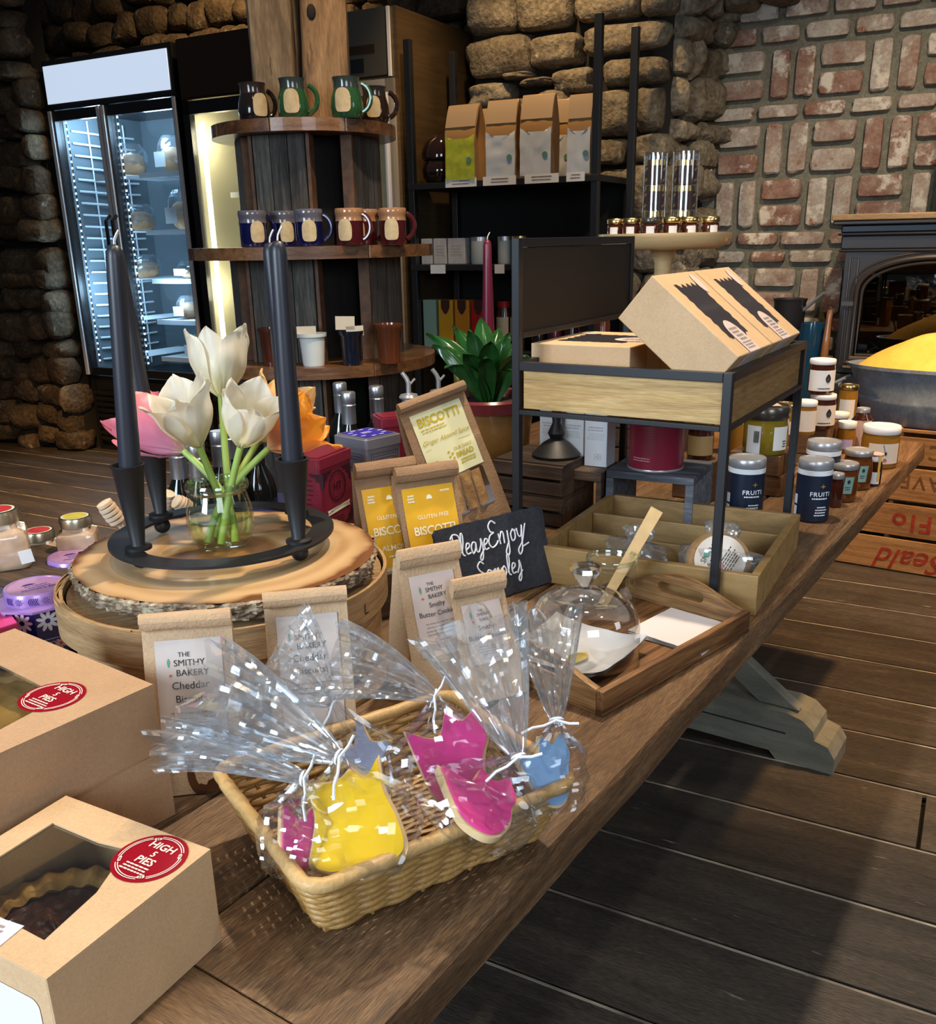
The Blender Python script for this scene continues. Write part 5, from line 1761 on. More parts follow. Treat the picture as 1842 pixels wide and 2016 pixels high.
# ================================================================== PAPER BAGS
def paper_bag(name, label, foot, rz, W, Hh, D, mat_, tilt=0.0, group=None, seed=0, roll=0.030, lab=None, WB=None, roll_r=0.0075, flare=1.0, pinch=0.35):
    """block-bottom paper bag with a rolled top, front towards -y; returns the Empty and its front surface"""
    t = thing(name, label, 'bag', foot, rz, group, rot=(-tilt, 0, rz))
    zt = Hh - roll * 0.5
    WB = WB or W

    def half(z):
        v = min(1, max(0, z / zt))
        return W / 2 + (WB / 2 - W / 2) * (1 - v), (D / 2) * (1 - v ** flare) + 0.004

    def front(x, z, o=0.0):
        w_, d_ = half(z)
        k = 0.0025 * mnoise.noise((x * 22, z * 14, seed)) + 0.0012 * mnoise.noise((x * 60, z * 45, seed))
        dd = (0.5 - abs(x) / (2 * w_)) * 0.010 * math.sin(math.pi * min(1, z / zt))
        return Vector((x * 1.0, -d_ - dd - k - o + D / 2, z))
    q = MB()
    nu, nz_ = 13, 22

    def ring(z):
        w_, d_ = half(z)
        pin = pinch * D * 0.5 * math.sin(math.pi * min(1, z / zt) * 0.9) if z > 0.02 else 0
        pts = [front(-w_ + 2 * w_ * i / (nu - 1), z) for i in range(nu)]
        m1 = Vector((w_ - pin + 0.002 * mnoise.noise((z * 40, 1, seed)), D / 2, z))
        bk = [Vector((w_ - 2 * w_ * i / (nu - 1), d_ + D / 2 + 0.002 * mnoise.noise((i * 0.7, z * 20, seed + 3)), z)) for i in range(nu)]
        m2 = Vector((-w_ + pin + 0.002 * mnoise.noise((z * 40, 7, seed)), D / 2, z))
        q1 = pts[-1].lerp(m1, 0.5)
        q2 = m1.lerp(bk[0], 0.5)
        q3 = bk[-1].lerp(m2, 0.5)
        q4 = m2.lerp(pts[0], 0.5)
        return pts + [q1, m1, q2] + bk + [q3, m2, q4]
    rings = [ring(zt * j / nz_) for j in range(nz_ + 1)]
    n = len(rings[0])
    vs = [p for r_ in rings for p in r_]
    fs = [(j * n + i, j * n + (i + 1) % n, (j + 1) * n + (i + 1) % n, (j + 1) * n + i) for j in range(nz_) for i in range(n)]
    fs.append(tuple(range(n))[::-1])
    q.add(vs, fs)
    q.build('paper_body', mat_, t, smooth=28)
    q = MB()
    w_, d_ = half(zt)
    prof = []
    for k in range(22):                               # rolled cuff seen end-on as a flattened spiral
        a = 2 * math.pi * k / 11
        rr = 1 - 0.25 * k / 22
        prof.append((D / 2 - 0.004 - roll_r - roll_r * rr * math.cos(a), Hh - roll / 2 + roll / 2 * rr * math.sin(a)))
    vs, fs = [], []
    nx = 12
    for i in range(nx + 1):
        x = -w_ * 1.01 + 2.02 * w_ * i / nx
        for y, z in prof:
            vs.append((x, y + 0.0012 * mnoise.noise((x * 30, z * 30, seed)), z + 0.0015 * mnoise.noise((x * 18, y * 50, seed + 5))))
    m_ = len(prof)
    for i in range(nx):
        for k in range(m_ - 1):
            fs.append((i * m_ + k, i * m_ + k + 1, (i + 1) * m_ + k + 1, (i + 1) * m_ + k))
    q.add(vs, fs)
    for i in (0, nx):
        q.add([vs[i * m_ + k] for k in range(11)], [tuple(range(11)) if i else tuple(range(11))[::-1]])
    q.build('rolled_top', mat_, t, smooth=40)
    return t, front


def sheet(mb, fn, x0, x1, z0, z1, o, mi=0, n=10):
    mb.grid(lambda a, c_: fn(x0 + (x1 - x0) * a, z0 + (z1 - z0) * c_, o), n, n, mi)


M_LEAF2 = pm('green_sprig_print', (0.10, 0.30, 0.20), 0.6)
M_REDP = pm('red_print', (0.55, 0.10, 0.07), 0.6)


def bakery_label(t, front, W, z0, z1, l1, l2, sz, paper=None):
    q = MB()
    hw = W * 0.37
    sheet(q, front, -hw, hw, z0, z1, 0.0012)
    lo = q.build('paper_label', paper or M_LABEL, t, smooth=40)
    h = z1 - z0
    f_ = lambda x, z: front(x, z, 0.0018)
    q = MB()
    s_ = h * 0.074
    zt = z1 - h * 0.14
    write(q, 'THE', f_, s_ * 0.75, -hw * 0.14, zt, align='CENTER')
    write(q, 'SMITHY', f_, s_ * 1.0, 0.0, zt - s_ * 1.0)
    write(q, 'BAKERY', f_, s_ * 1.0, hw * 0.08, zt - s_ * 2.1)
    zz = zt - s_ * 2.1 - sz * 1.25
    write(q, l1, f_, sz, 0, zz)
    write(q, l2, f_, sz, 0, zz - sz * 1.3)
    q.build('lettering', M_INK, lo, smooth=0)
    q = MB()
    lines(q, f_, -hw * 0.7, hw * 0.75, zz - sz * 2.4, 4, h * 0.045, h * 0.012)
    lines(q, f_, -hw * 0.2, hw * 0.4, zz - sz * 2.4 - h * 0.21, 1, h * 0.05, h * 0.012)
    q.build('small_print', M_INKG, lo, smooth=0)
    q = MB()
    on_poly(q, [(-hw * 0.62 + 0.0016 * x, zt - s_ * 0.6 + 0.0055 * y) for x, y in ((0, 1), (0.8, 0.5), (1, 0), (0.5, -0.6), (0, -1), (-0.5, -0.6), (-1, 0), (-0.8, 0.5))], f_)
    q.build('leaf_mark', M_LEAF2, lo, smooth=0)
    q = MB()
    on_poly(q, disc_pts(0.0016, 10, 1, 1, -hw * 0.58, zt - s_ * 2.0), f_)
    q.build('berry_mark', M_REDP, lo, smooth=0)


def face(a, b):
    """heading that turns a bag's front normal (-y) to the camera side, bottom edge running a -> b"""
    d = Vector(b) - Vector(a)
    return math.atan2(d.y, d.x)


bag_specs = [
    ('cheddar_bag', 'light kraft bag of cheddar biscuits left of the other, behind the pie boxes', (306, 1570), (410, 1553), 0.100, 0.212, 0.055, rad(9), 'Cheddar', 'Biscuits', 0.0118),
    ('cheddar_bag', 'light kraft bag of cheddar biscuits right of the other, leaning on the round box', (545, 1500), (705, 1478), 0.100, 0.208, 0.055, rad(9), 'Cheddar', 'Biscuits', 0.0118),
]
for i, (nm, lab, a, b_, W, Hh, D, tl, l1, l2, sz) in enumerate(bag_specs):
    A, B = at(*a, TOP), at(*b_, TOP)
    rz_ = face(A, B) - (rad(6) if i == 0 else rad(2))
    ex = Vector((math.cos(rz_), math.sin(rz_), 0))
    base = A + ex * (W / 2)
    if i == 1:
        base = (A + B) / 2
    t, fr_ = paper_bag(nm, lab, (base.x, base.y, TOP + 0.001), rz_, W, Hh, D, M_BAG, tl, 'cheddar biscuit bags', 3 + i * 5, 0.022, WB=W * 1.02)
    bakery_label(t, fr_, W, 0.040, Hh - 0.034, l1, l2, sz)
    if i == 0:
        q = MB()
        on_poly(q, [(0.012 + 0.024 * math.cos(2 * math.pi * k / 30), 0.036 + 0.032 * math.sin(2 * math.pi * k / 30) - 0.012) for k in range(30) if True], lambda x, z: fr_(x, max(0.0005, z), 0.0012))
        q.build('round_window', pm('dark_window_film', (0.05, 0.018, 0.008), 0.15, coat=0.6), t, smooth=0, label='dark round window near the foot of the bag')
for i, (lab, a, W, Hh, D, rz_, tl, WB) in enumerate([
        ('taller looking bag of butter cookies, left of the pair before the slate sign', (822, 1395), 0.092, 0.212, 0.105, rad(28), rad(5), 0.104),
        ('bag of butter cookies on the right of the pair, half behind the cellophane', (980, 1376), 0.082, 0.170, 0.10, rad(28), rad(5), 0.094)]):
    A = at(*a, TOP)
    ex = Vector((math.cos(rz_), math.sin(rz_), 0))
    base = A + ex * (WB / 2 if i == 0 else 0.0)
    t, fr_ = paper_bag('butter_cookie_bag', lab, (base.x, base.y, TOP + 0.001), rz_, W, Hh, D, M_BAG, tl, 'butter cookie bags', 21 + i * 4, 0.030, WB=WB)
    bakery_label(t, fr_, W, Hh * 0.30, Hh - 0.040, 'Smithy', 'Butter Cookies', 0.0092, pm('pinkish_label', (0.56, 0.46, 0.42), 0.7))

# ================================================================== ROUND BOX, WOOD SLICE, CANDLE RING
M_BENT = nz('bent_ash_wood', [(0.28, (0.22, 0.125, 0.052)), (0.5, (0.38, 0.235, 0.11)), (0.75, (0.50, 0.34, 0.17))], 4, (1.2, 1.2, 16), 0.6, 0.25, fine=0.25, fscale=40, spots=((0.13, 0.08, 0.04), 6, 0.70))
RC = Vector((-0.362, 1.318, 0))
rb = thing('round_cheese_box', 'large round bentwood box carrying the wood slice with candles', 'box', (RC.x, RC.y, TOP), 0.4)
RB_ = 0.238
MB().lathe([(0, 0), (RB_ - 0.012, 0), (RB_ - 0.012, 0.10), (0, 0.10)], 64).build('body', M_BENT, rb, smooth=40)
q = MB()
q.lathe([(RB_ - 0.008, 0.088), (RB_, 0.088), (RB_, 0.135), (RB_ - 0.005, 0.135), (RB_ - 0.005, 0.126)], 64)
for k in range(3):                                    # overlapping bent layers at the seam
    pts = []
    for i in range(26):
        a = rad(150 + k * 9 + i * 3.2)
        rr = RB_ + 0.002 + 0.0055 * math.sin(math.pi * min(1, i / 12)) * (1 - k * 0.2) + 0.001 * k
        pts.append((rr * math.cos(a), rr * math.sin(a)))
    vs, fs = [], []
    for x, y in pts:
        vs += [(x, y, 0.084), (x, y, 0.136 - 0.003 * k), (x * 0.988, y * 0.988, 0.136 - 0.003 * k)]
    for i in range(len(pts) - 1):
        fs += [(i * 3, i * 3 + 3, i * 3 + 4, i * 3 + 1), (i * 3 + 1, i * 3 + 4, i * 3 + 5, i * 3 + 2)]
    q.add(vs, fs)
q.build('lid_band', M_BENT, rb, smooth=40)
q = MB()
for i in range(4):
    y0, y1 = -RB_ + 0.01 + i * (RB_ - 0.01) / 2 + 0.001, -RB_ + 0.01 + (i + 1) * (RB_ - 0.01) / 2 - 0.001
    R_ = RB_ - 0.009
    up_, dn_ = [], []
    for j in range(13):
        y = y0 + (y1 - y0) * j / 12
        x = math.sqrt(max(1e-6, R_ * R_ - y * y))
        up_.append((x, y))
        dn_.append((-x, y))
    q.plate(up_ + dn_[::-1], (), 0.1165, 0.126, rnd=random.random())
q.build('lid_boards', wood('lid_boards', (0.20, 0.11, 0.045), (0.34, 0.20, 0.09), (0.46, 0.31, 0.16), 4, 'x', 0.6, 0.2), rb, smooth=0)
q = MB()
write(q, 'L', lambda x, y: Vector(((RB_ + 0.0012) * math.cos(rad(-48) + x / RB_), (RB_ + 0.0012) * math.sin(rad(-48) + x / RB_), 0.10 + y)), 0.024)
q.build('ink_mark', M_INK, rb, smooth=0)

# slice of trunk
SZT = 0.925
ws = thing('wood_slice', 'live-edge round slice of tree trunk on top of the round box', 'board', (RC.x, RC.y, TOP + 0.136), 0)
TH_ = SZT - TOP - 0.136


def rim(a, z=0.0, bark=0.0):
    an = 2 * math.pi * a
    r_ = 0.214 + 0.008 * math.cos(2 * an + 0.9) + 0.006 * mnoise.noise((math.cos(an) * 1.6, math.sin(an) * 1.6, 3))
    n = 0.0075 * mnoise.noise((math.cos(an) * 16, math.sin(an) * 16, z * 22)) + 0.005 * mnoise.noise((math.cos(an) * 38, math.sin(an) * 38, z * 40 + 4))
    return r_ * 1.03 + bark * n


M_RINGS, nt_, bsdf_, out_ = _new('growth_ring_wood')
MATS['growth_ring_wood'] = M_RINGS
N_, L_ = nt_.nodes.new, nt_.links.new
tc_ = N_('ShaderNodeTexCoord')
wv_ = N_('ShaderNodeTexWave')
wv_.wave_type, wv_.rings_direction = 'RINGS', 'Z'
wv_.inputs['Scale'].default_value = 9
wv_.inputs['Distortion'].default_value = 3.0
wv_.inputs['Detail'].default_value = 3
wv_.inputs['Detail Scale'].default_value = 0.8
rp_ = N_('ShaderNodeValToRGB')
rp_.color_ramp.elements[0].color = (0.47, 0.285, 0.13, 1)
rp_.color_ramp.elements[1].color = (0.57, 0.37, 0.185, 1)
ln_ = N_('ShaderNodeVectorMath')
ln_.operation = 'LENGTH'
no_ = N_('ShaderNodeTexNoise')
no_.inputs['Scale'].default_value = 14
va_ = N_('ShaderNodeMath')
va_.operation = 'MULTIPLY_ADD'
va_.inputs[1].default_value = 0.045
r3_ = N_('ShaderNodeValToRGB')
r3_.color_ramp.elements[0].position = 0.085
r3_.color_ramp.elements[0].color = (0.50, 0.36, 0.24, 1)
r3_.color_ramp.elements[1].position = 0.105
r3_.color_ramp.elements[1].color = (1, 1, 1, 1)
e_ = r3_.color_ramp.elements.new(0.228)
e_.color = (1, 1, 1, 1)
e_ = r3_.color_ramp.elements.new(0.238)
e_.color = (0.30, 0.16, 0.09, 1)
mx_ = N_('ShaderNodeMix')
mx_.data_type, mx_.blend_type = 'RGBA', 'MULTIPLY'
mx_.inputs[0].default_value = 1.0
L_(tc_.outputs['Object'], wv_.inputs['Vector'])
L_(tc_.outputs['Object'], ln_.inputs[0])
L_(tc_.outputs['Object'], no_.inputs['Vector'])
L_(no_.outputs['Fac'], va_.inputs[0])
L_(ln_.outputs['Value'], va_.inputs[2])
L_(va_.outputs[0], r3_.inputs['Fac'])
L_(wv_.outputs['Color'], rp_.inputs['Fac'])
L_(rp_.outputs['Color'], mx_.inputs[6])
L_(r3_.outputs['Color'], mx_.inputs[7])
L_(mx_.outputs[2], bsdf_.inputs['Base Color'])
bsdf_.inputs['Roughness'].default_value = 0.42
bsdf_.inputs['Coat Weight'].default_value = 0.12
q = MB()
q.grid(lambda a, c_: (rim(a) * c_ * math.cos(2 * math.pi * a) * 0.985, rim(a) * c_ * math.sin(2 * math.pi * a) * 0.985, 0), 120, 6, closed_u=True)
q.build('top_face', M_RINGS, ws, loc=(0, 0, TH_), smooth=60)
q = MB()
q.grid(lambda a, c_: (lambda r_: (r_ * math.cos(2 * math.pi * a), r_ * math.sin(2 * math.pi * a), TH_ * c_ - 0.0002))(rim(a, c_, 1.0) - 0.012 * (1 - c_) ** 2 - (0.004 if c_ > 0.98 else 0)), 300, 12, closed_u=True)
q.build('bark', nz('lichened_bark', [(0.25, (0.055, 0.035, 0.022)), (0.45, (0.17, 0.115, 0.07)), (0.6, (0.40, 0.33, 0.23)), (0.78, (0.62, 0.56, 0.43))], 55, (1, 1, 0.55), 0.9, 0.9, bdist=0.004), ws, smooth=30)
q = MB()
q.lathe([(0, 0.0), (0.19, 0.0), (0.19, 0.001)], 40)
q.build('under_face', M_BENT, ws, smooth=0)

# iron candle ring
RGZ = SZT + 0.026
ctr = at(438, 1042, RGZ)
ctr = (at(210, 1068, RGZ) + at(667, 1040, RGZ)) / 2 * 0.5 + (at(438, 1107, RGZ) + at(438, 990, RGZ)) / 2 * 0.5
cr = thing('candle_ring', 'black iron ring with four cone cups on ball feet', 'candle holder', (ctr.x, ctr.y, SZT), 0)
q = MB()
q.plate(disc_pts(0.164, 80), [disc_pts(0.131, 80)], 0.0245, 0.0285)
q.build('ring', M_BLACKM, cr, smooth=30, bevel=0.001)
cups = []
for (px, py) in ((284, 1112), (590, 1100), (585, 1040), (312, 1045)):
    p = at(px, py - 12, SZT + 0.012)
    d = Vector((p.x - ctr.x, p.y - ctr.y, 0))
    d = d.normalized() * min(0.150, max(0.128, d.length))
    cups.append(d)
    MB().ball((d.x, d.y, 0.0125), 0.0125, 24).build('ball_foot', M_BLACKM, cr)
    q = MB()
    q.lathe([(0.0125, 0.0287), (0.0185, 0.0287), (0.0185, 0.0325), (0.0105, 0.0345), (0.0095, 0.036), (0.0215, 0.1465), (0.0235, 0.149), (0.0235, 0.151), (0.0200, 0.151), (0.0115, 0.08), (0, 0.078)], 32, c=(d.x, d.y, 0))
    q.build('candle_cup', M_BLACKM, cr, smooth=40)
M_WAXK = pm('black_candle_wax', (0.022, 0.024, 0.034), 0.38, sss=0.0)
M_WICKC = pm('white_wick', (0.72, 0.72, 0.70), 0.8)


def taper(label, loc, h, r0, r1, mt, lean=(0, 0), group=None):
    t = thing('taper_candle', label, 'candle', loc, 0, group, rot=(lean[0], lean[1], 0))
    MB().lathe([(0, 0), (r0 * 0.85, 0.0), (r0 * 0.95, 0.02), (r0, 0.06), (r1 * 1.06, h * 0.8), (r1, h * 0.95), (r1 * 0.9, h * 0.975), (r1 * 0.6, h * 0.993), (0, h)], 28).build('wax', mt, t, smooth=50)
    q = MB()
    q.tube([(0, 0, h - 0.002), (0.001, 0, h + 0.006), (0.004, 0, h + 0.012), (0.007, 0.001, h + 0.017)], 0.0013, 6)
    q.build('wick', M_WICKC, t)
    return t


for i, (d, lab) in enumerate(zip(cups, ('black taper candle in the front left cup of the ring', 'black taper candle in the front right cup of the ring', 'black taper candle in the back right cup, hidden behind the front one', 'black taper candle in the back left cup, behind the front left one'))):
    lean = [(0, rad(3.6)), (0, rad(0.6)), (0, rad(-1.2)), (0, rad(-2.6))][i]
    taper(lab, (ctr.x + d.x, ctr.y + d.y, SZT + 0.088), [0.352, 0.352, 0.350, 0.350][i], 0.0150, 0.0112, M_WAXK, lean, 'black taper candles')

# ------------------------------------------------------------------ tulips in a glass jar
JC = at(441, 1089, SZT)
JC = Vector((JC.x, JC.y, SZT)) + Vector((JC.x, JC.y, 0)).normalized() * 0.040
jar = thing('glass_jar', 'small round-bellied glass jar of water holding the tulips', 'jar', (JC.x, JC.y, SZT + 0.0005), 0)
JH = 0.101
out_p = [(0, 0), (0.034, 0.0), (0.040, 0.004), (0.0475, 0.018), (0.0505, 0.036), (0.0485, 0.060), (0.0435, 0.078), (0.0415, 0.085), (0.0455, 0.088), (0.0470, 0.093), (0.0455, JH)]
in_p = [(0.0415, JH), (0.0395, 0.096), (0.0395, 0.088), (0.0455, 0.062), (0.0478, 0.036), (0.0445, 0.018), (0.036, 0.006), (0, 0.005)]
M_JARG = film('jar_glass', (0.95, 0.975, 0.965), 0.5, 0.015, base=0.055)
q = MB()
q.lathe(out_p, 48)
q.build('jar_wall', M_JARG, jar, smooth=60)
q = MB()
q.lathe([(0.0455, JH), (0.0475, 0.096), (0.0470, 0.091), (0.043, 0.086), (0.0405, 0.088), (0.0400, 0.096), (0.0430, JH)], 48)
q.build('rim', film('green_glass_rim', (0.90, 0.96, 0.92), 0.5, 0.02, base=0.08), jar, smooth=60)
q = MB()
q.lathe([(0, 0.0052), (0.0355, 0.0062), (0.044, 0.018), (0.0473, 0.036), (0.0468, 0.046), (0, 0.046)], 48)
q.build('water', film('greenish_water', (0.86, 0.92, 0.66), 0.25, 0.01, base=0.03), jar, smooth=60)
M_STEM = nz('tulip_stem', [(0.3, (0.22, 0.36, 0.06)), (0.7, (0.40, 0.55, 0.14))], 12, (1, 1, 0.3), 0.45, 0.05)


def petal_mat(name, stops):
    """petal colour running from base (object z 0) to tip, with fine veins along it"""
    k, nt, b, out = _new(name)
    N, L = nt.nodes.new, nt.links.new
    at_ = N('ShaderNodeUVMap')
    tc = N('ShaderNodeTexCoord')
    sp = N('ShaderNodeSeparateXYZ')
    L(tc.outputs['Object'], sp.inputs[0])
    mr = N('ShaderNodeMapRange')
    mr.inputs[1].default_value, mr.inputs[2].default_value = 0.0, 0.085
    L(sp.outputs['Z'], mr.inputs[0])
    no = N('ShaderNodeTexNoise')
    no.inputs['Scale'].default_value = 60
    mp = N('ShaderNodeMapping')
    mp.inputs['Scale'].default_value = (3, 3, 0.25)
    L(tc.outputs['Object'], mp.inputs[0])
    L(mp.outputs[0], no.inputs['Vector'])
    ma = N('ShaderNodeMath')
    ma.operation = 'MULTIPLY_ADD'
    ma.inputs[1].default_value = 0.22
    L(no.outputs['Fac'], ma.inputs[0])
    L(mr.outputs[0], ma.inputs[2])
    sb_ = N('ShaderNodeMath')
    sb_.operation = 'SUBTRACT'
    sb_.inputs[1].default_value = 0.11
    L(ma.outputs[0], sb_.inputs[0])
    rp = N('ShaderNodeValToRGB')
    els = rp.color_ramp.elements
    while len(els) < len(stops):
        els.new(0.5)
    for e, (p, c) in zip(els, stops):
        e.position, e.color = p, (*c, 1)
    L(sb_.outputs[0], rp.inputs['Fac'])
    L(rp.outputs['Color'], b.inputs['Base Color'])
    b.inputs['Roughness'].default_value = 0.42
    b.inputs['Sheen Weight'].default_value = 0.15
    tr = N('ShaderNodeBsdfTranslucent')
    L(rp.outputs['Color'], tr.inputs[0])
    mx = N('ShaderNodeMixShader')
    mx.inputs[0].default_value = 0.28
    L(b.outputs[0], mx.inputs[1])
    L(tr.outputs[0], mx.inputs[2])
    L(mx.outputs[0], out.inputs['Surface'])
    bp = N('ShaderNodeBump')
    bp.inputs['Strength'].default_value = 0.25
    bp.inputs['Distance'].default_value = 0.002
    L(no.outputs['Fac'], bp.inputs['Height'])
    L(bp.outputs['Normal'], b.inputs['Normal'])
    MATS[name] = k
    return k


MP_W = petal_mat('white_petal', [(0.0, (0.60, 0.64, 0.32)), (0.3, (0.70, 0.67, 0.46)), (0.7, (0.74, 0.70, 0.58))])
MP_P = petal_mat('pink_petal', [(0.0, (0.78, 0.62, 0.42)), (0.15, (0.80, 0.34, 0.50)), (0.6, (0.82, 0.25, 0.38)), (1.0, (0.84, 0.22, 0.27))])
MP_O = petal_mat('orange_petal', [(0.0, (0.80, 0.52, 0.22)), (0.25, (0.84, 0.34, 0.22)), (0.6, (0.88, 0.30, 0.04)), (1.0, (0.90, 0.34, 0.015))])
MP_A = petal_mat('apricot_petal', [(0.0, (0.80, 0.62, 0.25)), (0.5, (0.88, 0.50, 0.22)), (1.0, (0.90, 0.62, 0.25))])


def tulip(label, head, foot, mt, size, opn, turn, lean=(0, 0), seed=0):
    """head = base of the flower, foot = cut end of the stem in the jar (world points)"""
    head, foot = Vector(head), Vector(foot)
    t = thing('tulip', label, 'flower', foot, 0, 'tulips in the glass jar')
    hd = head - foot
    d = (hd.normalized() + Vector((lean[0], lean[1], 0))).normalized()
    pts = []
    for i in range(15):
        f_ = i / 14
        p = hd * f_ + Vector((lean[0], lean[1], 0)) * -0.035 * math.sin(math.pi * f_)
        pts.append(p)
    q = MB()
    q.tube(pts, [0.0052 + 0.0008 * (1 - i / 14) for i in range(15)], 12)
    q.build('stem', M_STEM, t, smooth=60)
    M = Matrix.Translation(hd) @ d.to_track_quat('Z', 'Y').to_matrix().to_4x4()
    rg = random.Random(seed)
    for k in range(6):
        inner = k % 2
        ph = 2 * math.pi * k / 6 + turn + (rg.random() - 0.5) * 0.25
        Lp = size * (1.0 + 0.10 * (rg.random() - 0.5)) * (0.97 if inner else 1.0)
        R0 = size * 0.40 * (0.88 if inner else 1.0)
        op = opn * (0.7 if inner else 1.0) + (rg.random() - 0.5) * 0.16
        hw = 0.86 + 0.10 * rg.random()
        tip = 0.10 + 0.08 * rg.random()

        def fn(a, c_):
            u_ = 2 * a - 1
            z = Lp * (1 - (1 - c_) ** 1.25) * (1 - 0.10 * op * c_)
            r_ = R0 * (math.sin(min(1.0, c_ * 1.9 + 0.02) * math.pi / 2) ** 0.75) + op * size * 0.34 * max(0, c_ - 0.45) ** 1.5 * 2 - (0.10 * R0 * max(0, c_ - 0.6) if op < 0.3 else 0)
            wd = hw * (math.sin(math.pi * (0.06 + 0.94 * c_) ** 0.85) ** 0.55) if c_ < 0.985 else 0.12
            an = u_ * wd
            rr = r_ * (1 - 0.07 * u_ * u_ * c_) + 0.0016 * mnoise.noise((u_ * 2.2, c_ * 4, seed + k)) * 1.6
            z2 = z - Lp * tip * (abs(u_) ** 1.6) * c_ ** 2 + 0.0022 * mnoise.noise((u_ * 3, c_ * 3, seed + k * 3))
            rr += 0.003 * math.exp(-(u_ * 6) ** 2) * -c_
            return rr * math.cos(an), rr * math.sin(an), z2
        q = MB()
        q.tf(Matrix.Rotation(ph, 4, 'Z')).grid(fn, 15, 18)
        o = q.build('petal', mt, t, smooth=80)
        o.matrix_local = M
    q = MB()
    q.lathe([(0, 0.006), (0.004, 0.006), (0.004, 0.03), (0.007, 0.034), (0.004, 0.038), (0, 0.038)], 10)
    for k in range(6):
        a = 2 * math.pi * k / 6
        q.tube([(0.005 * math.cos(a), 0.005 * math.sin(a), 0.006), (0.011 * math.cos(a), 0.011 * math.sin(a), 0.034)], 0.0016, 6)
    o = q.build('stamens', pm('yellow_stamen', (0.62, 0.45, 0.06), 0.7), t)
    o.matrix_local = M
    return t


def jp(dx, dy, z=0.008):
    return (JC.x + dx, JC.y + dy, SZT + z)


WJ = (JC - EYE).dot(_f)                               # viewing depth of the jar
tulip('white tulip tallest at the top of the bunch', dep(435, 782, WJ + 0.03), jp(0.012, 0.012), MP_W, 0.112, 0.28, 0.35, (0.0, 0.05), 3)
tulip('open white tulip front left of the bunch', dep(392, 880, WJ - 0.055), jp(0.018, 0.005), MP_W, 0.104, 0.66, 0.5, (0.02, -0.16), 8)
tulip('open white tulip front right of the bunch', dep(473, 880, WJ - 0.06), jp(0.002, -0.018), MP_W, 0.098, 0.5, 0.75, (0.12, -0.28), 14)
tulip('pink tulip leaning out left behind the black candle', dep(362, 888, WJ + 0.01), jp(0.022, -0.012), MP_P, 0.122, 0.34, 0.6, (-0.62, -0.05), 22)
tulip('orange tulip leaning out right behind the black candle', dep(528, 884, WJ + 0.0), jp(-0.020, -0.012), MP_O, 0.106, 0.75, 0.2, (0.55, -0.06), 27)
tulip('pale apricot tulip mostly hidden behind the right white one', dep(508, 868, WJ + 0.055), jp(-0.015, 0.012), MP_A, 0.112, 0.45, 0.9, (0.20, 0.12), 33)

# ================================================================== RACK OF BOXES
M_HONEY = nz('honey_pine_board', [(0.3, (0.34, 0.20, 0.065)), (0.52, (0.50, 0.32, 0.115)), (0.75, (0.60, 0.42, 0.18))], 3.2, (1.2, 14, 14), 0.5, 0.2, 6, 1.4, rnd=0.12, fine=0.2, fscale=30)
M_OLIVE = nz('olive_stained_tray', [(0.3, (0.21, 0.117, 0.036)), (0.55, (0.32, 0.19, 0.065)), (0.8, (0.38, 0.245, 0.095))], 4, (2, 9, 9), 0.55, 0.1, 5, 0.8, rnd=0.15, fine=0.15)
RKZ = -rad(31.6)
rkp = Vector((0.0925, 1.635, TOP))
rx, ry = Vector((math.cos(RKZ), math.sin(RKZ), 0)), Vector((-math.sin(RKZ), math.cos(RKZ), 0))
RW, RD, ZR, ZTOP = 0.372, 0.505, 0.398, 0.602
rk = thing('display_rack', 'black steel rack with a honey wood top tray and a black end board', 'rack', rkp, RKZ)
ps = 0.0145
for x, y, h, z0 in ((0, 0, ZTOP, 0), (RW, 0, ZR, 0), (RW, RD, ZR, 0), (0, RD, ZTOP, 0)):
    MB().box((x, y, (h + z0) / 2), (ps, ps, h - z0)).build('post', M_BLACK, rk, smooth=0, bevel=0.001)
q = MB()
for z in (ZR - ps / 2, ZR - 0.088):
    hh = ps if z > ZR - 0.05 else 0.008
    for y in (0, RD):
        slab(q, ps / 2, RW - ps / 2, y - ps / 2, y + ps / 2, z - hh / 2, z + hh / 2)
    for x in (0, RW):
        slab(q, x - ps / 2, x + ps / 2, ps / 2, RD - ps / 2, z - hh / 2, z + hh / 2)
slab(q, -ps / 2, ps / 2, ps / 2, RD - ps / 2, ZTOP - ps, ZTOP)
slab(q, -ps / 2, ps / 2, ps / 2, RD - ps / 2, ZTOP - 0.165, ZTOP - 0.155)
q.build('rails', M_BLACK, rk, smooth=0, bevel=0.001)
q = MB()
slab(q, -0.004, 0.004, ps / 2 + 0.001, RD - ps / 2 - 0.001, ZTOP - 0.155, ZTOP - ps - 0.001)
q.build('end_board', pm('black_chalk_board', (0.008, 0.0075, 0.007), 0.6), rk, smooth=0, label='black blank chalkboard panel at the end of the rack')
zb, zt = ZR - 0.082, ZR - ps - 0.001
for nm_, a_, b_ in (('tray_front', 0.002, 0.014), ('tray_back', RD - 0.014, RD - 0.002)):
    slab(MB(), ps / 2 + 0.004, RW - ps / 2 - 0.001, a_, b_, zb, zt).build(nm_, M_HONEY, rk, smooth=0, bevel=0.001)
q = MB()
slab(q, RW - 0.012, RW - 0.0005, ps / 2 + 0.002, RD - ps / 2 - 0.002, zb - 0.004, ZR - 0.002)
slab(q, 0.001, 0.012, 0.016, RD - 0.016, zb, zt)
q.build('tray_side', wood('shaded_honey_side', (0.13, 0.07, 0.022), (0.23, 0.13, 0.045), (0.30, 0.18, 0.07), 3, 'y', 0.55, 0.1, rnd=0.1), rk, smooth=0, bevel=0.001)  # darker copy of the honey wood, with the side's shade in its colour
